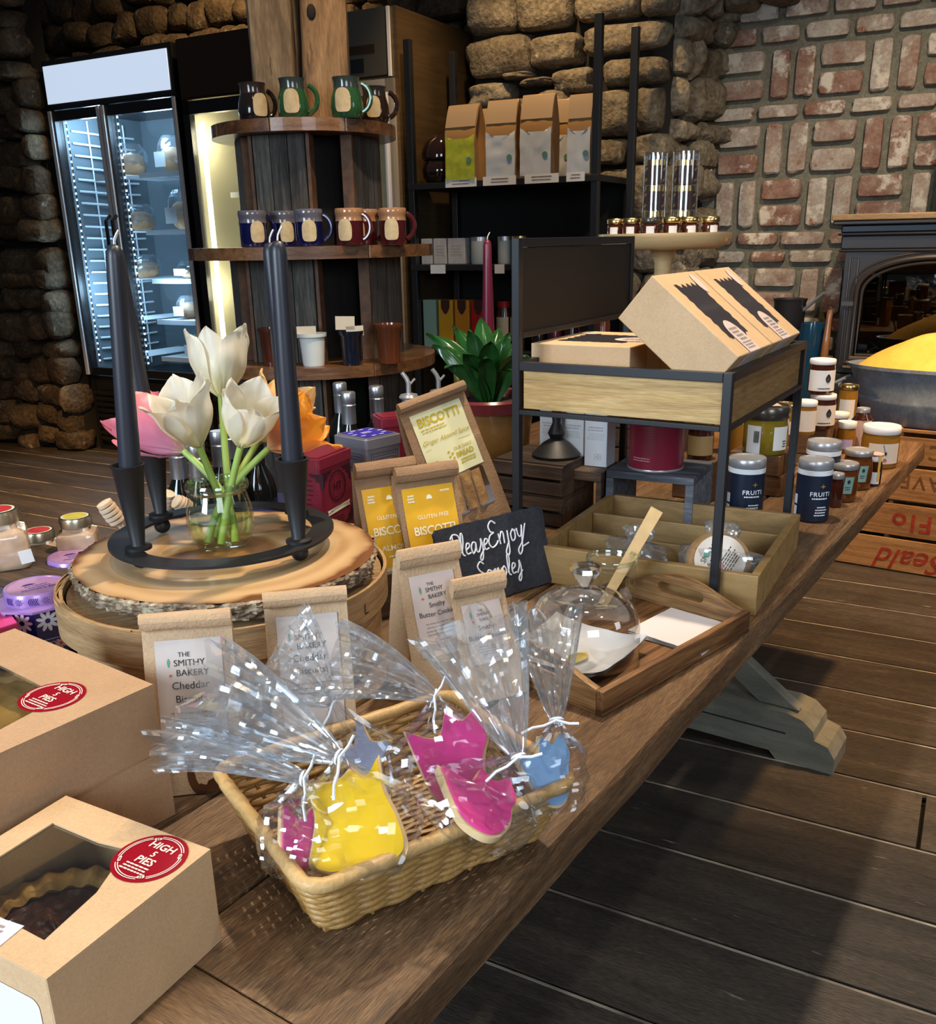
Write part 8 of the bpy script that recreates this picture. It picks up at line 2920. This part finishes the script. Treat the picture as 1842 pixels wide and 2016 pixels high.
def spoon(t, lo, f_, z0, z1, wd):
    q = MB()
    zc_ = (z0 + z1) / 2
    q.add([f_(-0.006, zc_ + 0.024), f_(-0.0045, zc_ + 0.024), f_(0.002, zc_ + 0.002), f_(0.0005, zc_ + 0.002)], [(3, 2, 1, 0), (0, 1, 2, 3)])
    on_poly(q, disc_pts(0.0038, 12, 0.8, 1.3, 0.002, zc_ + 0.001), f_)
    q.build('spoon_print', M_INK, lo, smooth=0)
    q = MB()
    on_poly(q, disc_pts(0.0050, 14, 1, 1, 0.001, zc_ - 0.017), f_)
    q.build('red_drop_print', M_REDP, lo, smooth=0)


vjar('caramel_jar', 'caramel jar with a white lid and spoon label near the far table corner', 'jar', 1726, 924, TOP, 0.0480, 0.110, 0.020, M_GOLDJ, M_LIDW, (M_PAPC, 0.014, 0.068, 0.085), None, 0.95, 1.0, 0.30, spoon)
vjar('small_jar', 'small honey jar with a white lid and lilac label behind the teal tagged jars', 'jar', 1661, 893, TOP, 0.026, 0.088, 0.018, M_GOLDJ, M_LIDW, (pm('lilac_label', (0.46, 0.40, 0.66), 0.5), 0.012, 0.040, 0.036), None, 0.92, 1.0, 0.1)
vjar('small_jar', 'white lidded jar hidden behind the lilac labelled one', 'jar', 1647, 868, TOP, 0.028, 0.082, 0.016, M_GOLDJ, M_LIDW)
t = vjar('ribbon_bottle', 'brown syrup bottle with a pinkish label and silver cap left of the caramel jar', 'bottle', 1690, 886, TOP, 0.030, 0.118, 0.014, M_DKJAM, M_LIDS, (M_PINKL, 0.01, 0.085, 0.05), None, 0.6, 0.62, 0.2)
q = MB()
f_ = wrap(0.031, -0.3, 0.002)
q.tube([f_(-0.004, 0.100), f_(-0.012, 0.080), f_(-0.006, 0.055), f_(-0.012, 0.03)], 0.0022, 6)
q.tube([f_(0.010, 0.096), f_(0.016, 0.104), f_(0.020, 0.094), f_(0.008, 0.090)], 0.0022, 6)
q.build('brown_ribbon', pm('brown_ribbon', (0.09, 0.03, 0.012), 0.5), t, smooth=60)
vjar('small_jar', 'gold lidded honey jar behind the stacked jars', 'jar', 1662, 842, TOP, 0.030, 0.135, 0.016, M_GOLDJ, M_GOLD, (M_PAPC, 0.02, 0.09, 0.05), None, 0.95, 1.0)

# block of wood carrying the stack of jars
zb_ = 0.845
bb = at(1602, 838, zb_)
t = thing('wood_block', 'brown wood block under the stacked white-lidded jars', 'block', (bb.x + 0.025, bb.y + 0.05, TOP + 0.0005), TZ)
M_BLOCK = wood('brown_riser_block', (0.055, 0.024, 0.010), (0.13, 0.062, 0.026), (0.21, 0.11, 0.05), 4, 'x', 0.55, 0.2, rnd=0.25)
slab(MB(), -0.11, 0.045, -0.055, 0.07, 0, zb_ - TOP - 0.001).build('block', M_BLOCK, t, smooth=0, bevel=0.003)


def drop(t, lo, f_, z0, z1, wd):
    q = MB()
    h = (z1 - z0)
    zc_ = z0 + h * 0.62
    pts = [(0.008 * math.sin(a) * (0.55 + 0.45 * math.cos(a / 2) if a < math.pi else 0.55 - 0.45 * math.cos(a / 2)) + 0.008, zc_ - 0.010 * math.cos(a)) for a in [2 * math.pi * k / 20 for k in range(20)]]
    on_poly(q, [(0.010 + 0.0075 * math.cos(a) * (1 - 0.45 * max(0, math.sin(a))), zc_ + 0.012 * math.sin(a)) for a in [2 * math.pi * k / 24 for k in range(24)]], f_)
    lines(q, f_, -0.020, 0.018, z0 + h * 0.10, 1, 0.004, 0.003)
    q.build('drop_mark', M_INK, lo, smooth=0)


zb2 = zb_
G3 = 'white lidded jars with a dark drop mark'
vjar('spread_jar', 'lower of the two stacked white-lidded jars with a drop mark', 'jar', 1614, 846, zb_, 0.0345, 0.094, 0.014, M_DKJAM, M_LIDW, (M_PAPC, 0.010, 0.066, 0.09), G3, 0.96, 1.0, 0.25, drop)
vjar('spread_jar', 'topmost white-lidded jar with a drop mark, above the rack corner', 'jar', 0, 0, zb_ + 0.0948, 0.0345, 0.094, 0.014, M_DKJAM, M_LIDW, (pm('bright_label', (0.70, 0.71, 0.74), 0.5), 0.010, 0.066, 0.09), G3, 0.96, 1.0, 0.25, drop, c=front_c(1614, 846, zb_, 0.0345) + Vector((-0.010, 0.004, 0)))
vjar('spread_jar', 'white lidded jar left of the stack behind the rack leg', 'jar', 1580, 858, zb_, 0.030, 0.090, 0.014, M_GOLDJ, M_LIDW, (M_PAPC, 0.010, 0.066, 0.07), None, 0.96, 1.0, 0.1)
vjar('honey_jar', 'gold lidded jar of golden honey just left of the rack leg', 'jar', 1540, 868, zb_, 0.030, 0.094, 0.014, M_GOLDJ, M_GOLD, (M_PAPC, 0.016, 0.05, 0.05), None, 0.96, 1.0, 0.5)

# olive mustard jar on a stack of blocks
zm = 0.862
mb_ = at(1500, 893, zm)
for i, (hh, lab) in enumerate(((0.050, 'lower wood block under the mustard jar'), (0.0505, 'upper wood block under the mustard jar'))):
    t = thing('wood_block', lab, 'block', (mb_.x + 0.02, mb_.y + 0.055, TOP + 0.0005 + i * 0.0505), TZ + rad(3 - i * 5), 'blocks under the mustard jar')
    for k in range(4):
        slab(MB(), -0.062, 0.062, -0.060 + k * 0.031, -0.0305 + k * 0.031, 0, hh - 0.0005).build('plank', M_BLOCK, t, smooth=0, bevel=0.002)


def bar(t, lo, f_, z0, z1, wd):
    q = MB()
    lines(q, f_, 0.004, wd * 0.4, z0 + (z1 - z0) * 0.35, 3, 0.006, 0.003)
    q.build('label_print', M_INK, lo, smooth=0)


t = vjar('mustard_jar', 'squat jar of olive mustard with a dark metal lid on wood blocks', 'jar', 1503, 898, zm + 0.0002, 0.052, 0.112, 0.030, M_OLIVEJ, M_LIDK, (pm('white_label', (0.70, 0.72, 0.72), 0.5), 0.012, 0.068, 0.040), None, 0.97, 1.0, 0.75, bar)
q = MB()
f_ = wrap(0.052, -0.55, 0.0012)
q.grid(lambda a, c_: f_(-0.018 + 0.036 * a, 0.004 + 0.066 * c_), 8, 3)
lo = q.build('barcode_label', pm('pale_blue_label2', (0.55, 0.60, 0.68), 0.5), t, smooth=60)
q = MB()
barcode(q, lambda x, z: wrap(0.052, -0.55, 0.002)(x, z), 0.002, 0.030, 0.013, 0.028, 0)
q.build('barcode', M_INK, lo, smooth=0)
q = MB()
q.box((0, 0, 0.1125), (0.055, 0.035, 0.001), 0, Matrix.Rotation(0.3, 3, 'Z'))
q.build('lid_sticker', M_PINKL, t, smooth=0)
vjar('mustard_jar', 'jar with a grey barcode label half hidden left of the mustard jar', 'jar', 1452, 893, zm + 0.0002 - 0.10, 0.034, 0.185, 0.02, M_GOLDJ, M_LIDK, (pm('grey_white_label', (0.60, 0.58, 0.62), 0.5), 0.085, 0.150, 0.06), None, 0.97, 1.0, -0.1,
     lambda t, lo, f_, z0, z1, wd: bar(t, lo, f_, z0, z1, wd))
# small brown jars on a block behind the rack tray
zj = 0.858
jb = at(1378, 905, zj)
t = thing('wood_block', 'wood block under the small brown jar behind the rack', 'block', (jb.x + 0.01, jb.y + 0.04, TOP + 0.0005), TZ)
slab(MB(), -0.05, 0.05, -0.045, 0.05, 0, zj - TOP - 0.001).build('block', M_BLOCK, t, smooth=0, bevel=0.003)
vjar('small_jar', 'small brown jar with a tan label right of the red canister', 'jar', 1376, 908, zj + 0.0002, 0.030, 0.085, 0.012, M_DKJAM, M_GOLD, (pm('tan_label', (0.36, 0.24, 0.10), 0.5), 0.012, 0.058, 0.07), None, 0.95, 1.0)

# ================================================================== CAKE STAND WITH SMALL JARS
M_BAMB = nz('blond_turned_wood', [(0.3, (0.50, 0.33, 0.15)), (0.7, (0.62, 0.44, 0.22))], 4, (2, 2, 14), 0.4, 0.05, coat=0.2, fine=0.1)
wst = 2.42
ps_ = dep(1307, 470, wst)
zs_ = 1.368
for i, (hh, w_) in enumerate(((0.16, 0.26), (0.155, 0.24))):
    t = thing('wooden_crate', ['lower dark crate under the cake stand behind the rack', 'upper dark crate under the cake stand behind the rack'][i], 'crate', (ps_.x, ps_.y + 0.02, TOP + 0.0005 + i * 0.1605), TZ + rad(4 * i), 'crates under the cake stand')
    for k in range(3):
        slab(MB(), -w_ / 2, w_ / 2, -w_ / 2, -w_ / 2 + 0.01, k * hh / 3 + 0.003, (k + 1) * hh / 3 - 0.003).build('slat', M_DKW, t, smooth=0, bevel=0.001)
    slab(MB(), -w_ / 2, w_ / 2, -w_ / 2 + 0.0105, w_ / 2, hh - 0.01, hh - 0.0005).build('top', M_DKW, t, smooth=0)
    for x in (-w_ / 2, w_ / 2 - 0.01):
        slab(MB(), x, x + 0.01, -w_ / 2 + 0.0105, w_ / 2, 0.0, hh - 0.0105).build('end', M_DKW, t, smooth=0)
zb3 = TOP + 0.322
cs = thing('cake_stand', 'round blond wood cake stand carrying small jars and two clear tubes', 'stand', (ps_.x, ps_.y, zb3), 0)
hcs = zs_ - zb3
MB().lathe([(0, hcs - 0.040), (0.135, hcs - 0.040), (0.160, hcs - 0.030), (0.171, hcs - 0.012), (0.171, hcs), (0.166, hcs), (0.163, hcs - 0.006), (0, hcs - 0.006)], 64).build('plate', M_BAMB, cs, smooth=40)
MB().lathe([(0, 0), (0.075, 0), (0.07, 0.012), (0.028, 0.03), (0.022, 0.06), (0.022, hcs - 0.075), (0.034, hcs - 0.0405), (0, hcs - 0.0405)], 36).build('pedestal', M_BAMB, cs, smooth=40)
zt_ = zs_ - 0.0055
for i, (px, dw, k, lab) in enumerate(((1213, -0.05, 0, 'leftmost small jar on the cake stand'), (1243, -0.095, 0, 'second small jar from the left on the cake stand'), (1280, -0.125, 1, 'small dark lidded jar in front of the left tube on the cake stand'),
                                      (1322, -0.120, 0, 'small jar below the gap between the tubes on the cake stand'), (1357, -0.10, 0, 'small jar in front of the right tube on the cake stand'), (1398, -0.085, 0, 'rightmost small jar on the cake stand'))):
    p = dep(px, 440, wst + dw)
    t = thing('mini_jar', lab, 'jar', (p.x, p.y, zt_), -math.atan2(p.x, p.y), 'small jars on the cake stand')
    R = 0.0225
    MB().lathe([(0, 0), (R * 0.9, 0), (R, 0.004), (R, 0.024), (R * 0.9, 0.029), (0, 0.029)], 24).build('body', M_DKJAM, t, smooth=40)
    MB().lathe([(R, 0.0295), (R * 1.04, 0.031), (R * 1.04, 0.040), (R * 0.95, 0.0425), (0, 0.0425)], 24).build('lid', M_LIDK if k else M_GOLD, t, smooth=40)
    q = MB()
    f_ = wrap(R, -0.3 + 0.15 * i, 0.0005)
    q.grid(lambda a, c_: f_(-0.010 + 0.020 * a, 0.003 + 0.019 * c_), 6, 3)
    q.build('label', pm('pale_jar_label', (0.62, 0.60, 0.58), 0.5), t, smooth=60)
for i, (px, R, h, lab) in enumerate(((1287, 0.0305, 0.200, 'left clear tube of stacked tins on the cake stand'), (1346, 0.0345, 0.205, 'right clear tube of stacked tins on the cake stand'))):
    p = dep(px, 400, wst - 0.01 + 0.03 * i)
    t = thing('clear_tube', lab, 'tube', (p.x, p.y, zt_), -math.atan2(p.x, p.y), 'clear tubes on the cake stand')
    MB().lathe([(R, 0), (R, h), (R * 0.97, h + 0.001), (0, h + 0.001)], 40).build('tube_wall', film('stiff_clear_plastic', (0.90, 0.92, 0.95), 0.6, 0.04, base=0.12), t, smooth=40)
    for k in range(3):
        z0_ = 0.002 + k * 0.062
        q = MB()
        q.lathe([(0, z0_), (R * 0.86, z0_), (R * 0.86, z0_ + 0.044), (0, z0_ + 0.044)], 28)
        so = q.build('inner_jar', pm('dark_wrapped_jar', (0.05, 0.025, 0.018), 0.3), t, smooth=40)
        MB().lathe([(R * 0.80, z0_ + 0.0445), (R * 0.80, z0_ + 0.058), (0, z0_ + 0.058)], 28).build('inner_lid', M_GOLD, so, smooth=40)
        q = MB()
        f_ = wrap(R * 0.87, 0.0)
        for s_ in (-1, 1):
            for j in range(3):
                b_ = s_ * R * 0.9
                q.add([f_(b_ - 0.006, z0_ + 0.004 + j * 0.013), f_(b_ + 0.006, z0_ + 0.010 + j * 0.013), f_(b_ + 0.006, z0_ + 0.015 + j * 0.013), f_(b_ - 0.006, z0_ + 0.009 + j * 0.013)], [(0, 1, 2, 3)], j % 2)
        q.build('striped_wrap', [pm('gold_wrap_stripe', (0.50, 0.28, 0.04), 0.4), pm('navy_wrap_stripe', (0.02, 0.02, 0.06), 0.4)], so, smooth=0)

# ================================================================== LEFT EDGE OF THE TABLE
# octagonal tins
M_LILAC = pm('lilac_tin_lid', (0.34, 0.20, 0.52), 0.28, 0.1, coat=0.4)
M_MAUVE = pm('mauve_lid_top', (0.40, 0.22, 0.42), 0.32, coat=0.3)
M_NVTIN = pm('navy_floral_tin', (0.010, 0.008, 0.085), 0.3, coat=0.4)
M_VIO = pm('deep_violet_print', (0.05, 0.02, 0.26), 0.45)
M_PET = pm('pink_daisy_print', (0.74, 0.46, 0.58), 0.5)
M_PETW = pm('white_daisy_print', (0.74, 0.70, 0.80), 0.5)
M_PETC = pm('coral_daisy_print', (0.70, 0.32, 0.28), 0.5)


def oct_tin(label, px, py, zl, R, full):
    c = at(px, py, zl)
    rz = -math.atan2(c.x, c.y) + rad(12)
    z0 = zl - 0.112
    t = thing('floral_tin', label, 'tin', (c.x, c.y, z0), rz, 'octagonal floral tins')
    hb = 0.086
    q = MB()
    q.lathe([(0, 0), (R * 1.02, 0), (R * 1.02, hb), (0, hb)], 8, a0=math.pi / 8)
    q.build('body', M_NVTIN, t, smooth=0, bevel=0.001)
    q = MB()
    q.lathe([(R * 1.02, hb + 0.0003), (R * 1.17, hb + 0.001), (R * 1.17, hb + 0.0045), (R * 0.86, hb + 0.007), (R * 0.86, hb + 0.008)], 8, a0=math.pi / 8)
    q.lathe([(R * 0.86, hb + 0.006), (R * 0.86, 0.110), (R * 0.83, 0.112), (R * 0.78, 0.112), (R * 0.77, 0.111)], 48)
    q.build('lid', M_LILAC, t, smooth=40)
    q = MB()
    q.lathe([(R * 0.775, 0.1110), (0, 0.1110)], 48)
    lt_ = q.build('lid_top', M_MAUVE, t, smooth=0)
    q = MB()
    tf_ = lambda x, y: Vector((x, y, 0.1114))
    for k in range(5):
        on_poly(q, disc_pts(0.0026, 8, 1.8, 0.6, -0.014 + 0.003 * k, 0.010 + 0.0035 * (k % 2)), tf_)
    lines(q, tf_, -0.020, 0.022, 0.001, 1, 0.01, 0.0022)
    lines(q, tf_, -0.016, 0.020, -0.007, 1, 0.01, 0.0022)
    write(q, "Mother's Day", tf_, 0.010, 0.002, -0.018, shear=0.3)
    q.build('violet_writing', M_VIO, lt_, smooth=0)
    q = MB()
    f_ = wrap(R * 0.86, 0.0, 0.0006)
    for k in range(-3, 4):
        cx = k * 0.019
        if k % 2:
            for j in range(-2, 3):
                for s_ in (-1, 1):
                    q.add([f_(cx + j * 0.0028, 0.101), f_(cx + j * 0.0028 + 0.0012, 0.101), f_(cx + j * 0.0028 + 0.004, 0.101 + s_ * 0.0055), f_(cx + j * 0.0028 + 0.0028, 0.101 + s_ * 0.0055)], [(0, 1, 2, 3), (3, 2, 1, 0)])
        else:
            for j in range(8):
                a = 2 * math.pi * j / 8
                q.add([f_(cx, 0.101), f_(cx + 0.0055 * math.cos(a - 0.12), 0.101 + 0.0055 * math.sin(a - 0.12)), f_(cx + 0.0055 * math.cos(a + 0.12), 0.101 + 0.0055 * math.sin(a + 0.12))], [(0, 1, 2)])
    q.build('leaf_frieze', M_VIO, t, smooth=0)
    if full:
        ap = R * 1.02 * math.cos(math.pi / 8)
        rg_ = random.Random(4)
        for fc in range(-2, 3):
            an = fc * math.pi / 4
            nx, ny = math.sin(an), -math.cos(an)
            f_ = (lambda nx, ny: (lambda x, z, o=0.0006: Vector((nx * (ap + o) - ny * x, ny * (ap + o) + nx * x, z))))(nx, ny)
            for (dx, z, r_, mt) in ((-0.003 + 0.004 * (fc % 2), 0.070, 0.017, M_PET if fc % 2 else M_PETW), (0.010, 0.030, 0.009, M_PETC)):
                q = MB()
                for j in range(9):
                    a = 2 * math.pi * j / 9
                    pts = []
                    for b_ in range(10):
                        bb_ = 2 * math.pi * b_ / 10
                        x, y = r_ * 0.60 + r_ * 0.40 * math.cos(bb_), r_ * 0.17 * math.sin(bb_)
                        xx, zz = dx + x * math.cos(a) - y * math.sin(a), z + x * math.sin(a) + y * math.cos(a)
                        pts.append((max(-0.0195, min(0.0195, xx)), min(hb - 0.001, max(0.001, zz))))
                    on_poly(q, pts, f_)
                q.build('daisy', mt, t, smooth=0)
            if fc == 0:
                q = MB()
                lines(q, f_, -0.016, 0.012, 0.040, 6, 0.0055, 0.0012)
                q.build('pale_print', pm('lilac_print2', (0.42, 0.42, 0.66), 0.5), t, smooth=0)
    return t


oct_tin("lilac-lidded octagonal tin with daisies, nearest at the left edge", 70, 1152, 0.872, 0.054, True)
oct_tin('lilac-lidded octagonal tin half hidden behind the wood slice', 150, 1092, 0.872, 0.054, False)

# riser boards and square honey jars
zr_ = 0.865
rl = at(10, 1125, zr_)
t = thing('riser_shelf', 'dark wooden riser under the square jars at the left table edge', 'riser', (rl.x + 0.02, rl.y + 0.03, TOP), rad(-30))
slab(MB(), -0.16, 0.10, -0.06, 0.09, zr_ - TOP - 0.016, zr_ - TOP).build('board', M_DKW, t, smooth=0, bevel=0.002)
for x in (-0.155, 0.085):
    slab(MB(), x, x + 0.012, -0.055, 0.085, 0.0005, zr_ - TOP - 0.0165).build('leg', M_DKW, t, smooth=0)


def sq_jar(label, px, py, z, w_, h, body, sticker, tagged_=False, rzd=25):
    c = at(px, py, z)
    t = thing('square_jar', label, 'jar', (c.x, c.y, z + 0.0008), rad(rzd), 'square honey jars')
    hw = w_ / 2
    q = MB()
    q.lathe([(0, 0), (hw * 1.0, 0), (hw * 1.08, 0.004), (hw * 1.10, 0.010), (hw * 1.10, h * 0.56), (hw * 1.02, h * 0.64), (hw * 0.74, h * 0.70), (hw * 0.70, h * 0.78), (0, h * 0.78)], 40, 0, sq=9)
    q.build('glass_body', body, t, smooth=40)
    q = MB()
    R = hw * 0.90
    q.lathe([(R * 0.96, h * 0.775), (R, h * 0.79), (R, h * 0.95), (R * 0.95, h), (0, h)], 36)
    q.build('lid', pm('pale_gold_lid', (0.62, 0.56, 0.40), 0.28, 0.9), t, smooth=40)
    q = MB()
    q.lathe([(R * 0.94, h + 0.0004), (0, h + 0.0004)], 32, 0)
    q.lathe([(R * 0.84, h + 0.0008), (0, h + 0.0008)], 32, 1)
    q.lathe([(R * 0.72, h + 0.0012), (0, h + 0.0012)], 32, 2)
    q.build('lid_sticker', [M_INK, pm('cream_ring', (0.72, 0.70, 0.50), 0.5), sticker], t, smooth=0)
    if tagged_:
        q = MB()
        q.box((hw * 0.9, -hw * 1.13, h * 0.22), (0.020, 0.001, 0.022), 0, Matrix.Rotation(rad(-8), 3, 'Y'))
        q.build('price_sticker', M_WHITE, t, smooth=0)
    return t


M_RSTK = pm('red_lid_sticker', (0.46, 0.03, 0.035), 0.5, var=0.3)
M_YSTK = pm('yellow_lid_sticker', (0.56, 0.47, 0.05), 0.5, var=0.3)
sq_jar('square jar of creamed honey with a red lid sticker at the left edge', 12, 1112, zr_, 0.074, 0.094, M_CREAMJ, M_RSTK, True)
sq_jar('square jar with a yellow lid sticker left of the wood slice', 160, 1098, 0.845, 0.060, 0.075, M_CREAMJ, M_YSTK, rzd=15)
sq_jar('low square jar with a red lid sticker between the honey jar and the lilac tins', 88, 1118, 0.815, 0.060, 0.070, M_CREAMJ, M_RSTK, rzd=15)
for nm, p_z, pxy in (('riser box under the yellow stickered jar', 0.845, (160, 1098)), ('riser box under the low red stickered jar', 0.815, (88, 1118))):
    c = at(*pxy, p_z)
    t = thing('riser_block', nm, 'block', (c.x, c.y, TOP + 0.0003), rad(15))
    slab(MB(), -0.038, 0.038, -0.038, 0.038, 0.0, p_z - TOP - 0.001).build('block', M_DKW, t, smooth=0)
c = at(-8, 1178, 0.81)
t = thing('round_jar', 'small lilac topped glass jar at the left edge beside the front tin', 'jar', (c.x, c.y, TOP + 0.0005), 0)
MB().lathe([(0, 0), (0.028, 0), (0.031, 0.006), (0.031, 0.05), (0, 0.05)], 32).build('body', M_JARG, t, smooth=40)
MB().lathe([(0.0315, 0.0505), (0.034, 0.053), (0.034, 0.062), (0.030, 0.066), (0, 0.066)], 32).build('lid', pm('dusty_lilac_lid', (0.40, 0.31, 0.38), 0.3, coat=0.4), t, smooth=40)
# pink box
c = at(-2, 1235, 0.84)
t = thing('pink_box', 'flat magenta box with a dark red side at the left edge', 'box', (c.x, c.y, 0.818), rad(-30), rot=(rad(6), rad(-10), rad(-58)))
slab(MB(), -0.10, 0.04, -0.06, 0.025, 0, 0.026).build('carton', pm('dark_crimson_card', (0.20, 0.008, 0.03), 0.4), t, smooth=0, bevel=0.001)
slab(MB(), -0.10, 0.0395, -0.0595, 0.0245, 0.0262, 0.0275).build('lid_face', pm('magenta_card', (0.70, 0.05, 0.24), 0.35), t, smooth=0)
q = thing('riser_block', 'dark block propping the magenta box at the left edge', 'block', (c.x - 0.02, c.y + 0.0, TOP + 0.0003), rad(-40))
slab(MB(), -0.05, 0.05, -0.03, 0.03, 0, 0.05).build('block', M_DKW, q, smooth=0)

# honey dippers
M_DIP = pm('pale_beech', (0.68, 0.52, 0.36), 0.55, var=0.08)


def dipper(label, top, low, wd, k=1.0):
    a, b_ = dep(*top, wd), dep(*low, wd + 0.02)
    d = (a - b_).normalized()
    L0 = (a - b_).length
    hgt_ = (b_.z - TOP - 0.0) / max(0.3, d.z)
    base = b_ - d * max(0.02, hgt_ - 0.012)
    t = thing('honey_dipper', label, 'dipper', base, 0, 'honey dippers', rot=d.to_track_quat('Z', 'Y').to_euler())
    H_ = (a - base).length
    MB().lathe([(0, 0.0), (0.0045, 0.0), (0.0045, H_ - L0), (0, H_ - L0)], 14).build('stick', M_DIP, t, smooth=40)
    q = MB()
    pr = [(0, H_ - L0)]
    for j in range(5):
        z0_ = H_ - L0 + L0 * j / 5
        rr = (0.0145 if 0 < j < 4 else 0.0130) * k
        pr += [(0.008 * k, z0_ + 0.0004), (rr, z0_ + L0 * 0.025), (rr * 1.02, z0_ + L0 * 0.10), (rr, z0_ + L0 * 0.165), (0.008 * k, z0_ + L0 * 0.185)]
    pr.append((0, H_))
    q.lathe(pr, 24)
    q.build('grooved_head', M_DIP, t, smooth=30)
    return t


dipper('pale wooden honey dipper left of the candle ring', (203, 988), (232, 1028), 1.52)
dipper('pale wooden honey dipper behind the back left candle cup', (331, 970), (324, 1004), 1.72)
dipper('pale wooden honey dipper lying low behind the candle ring', (345, 986), (372, 1000), 1.66)
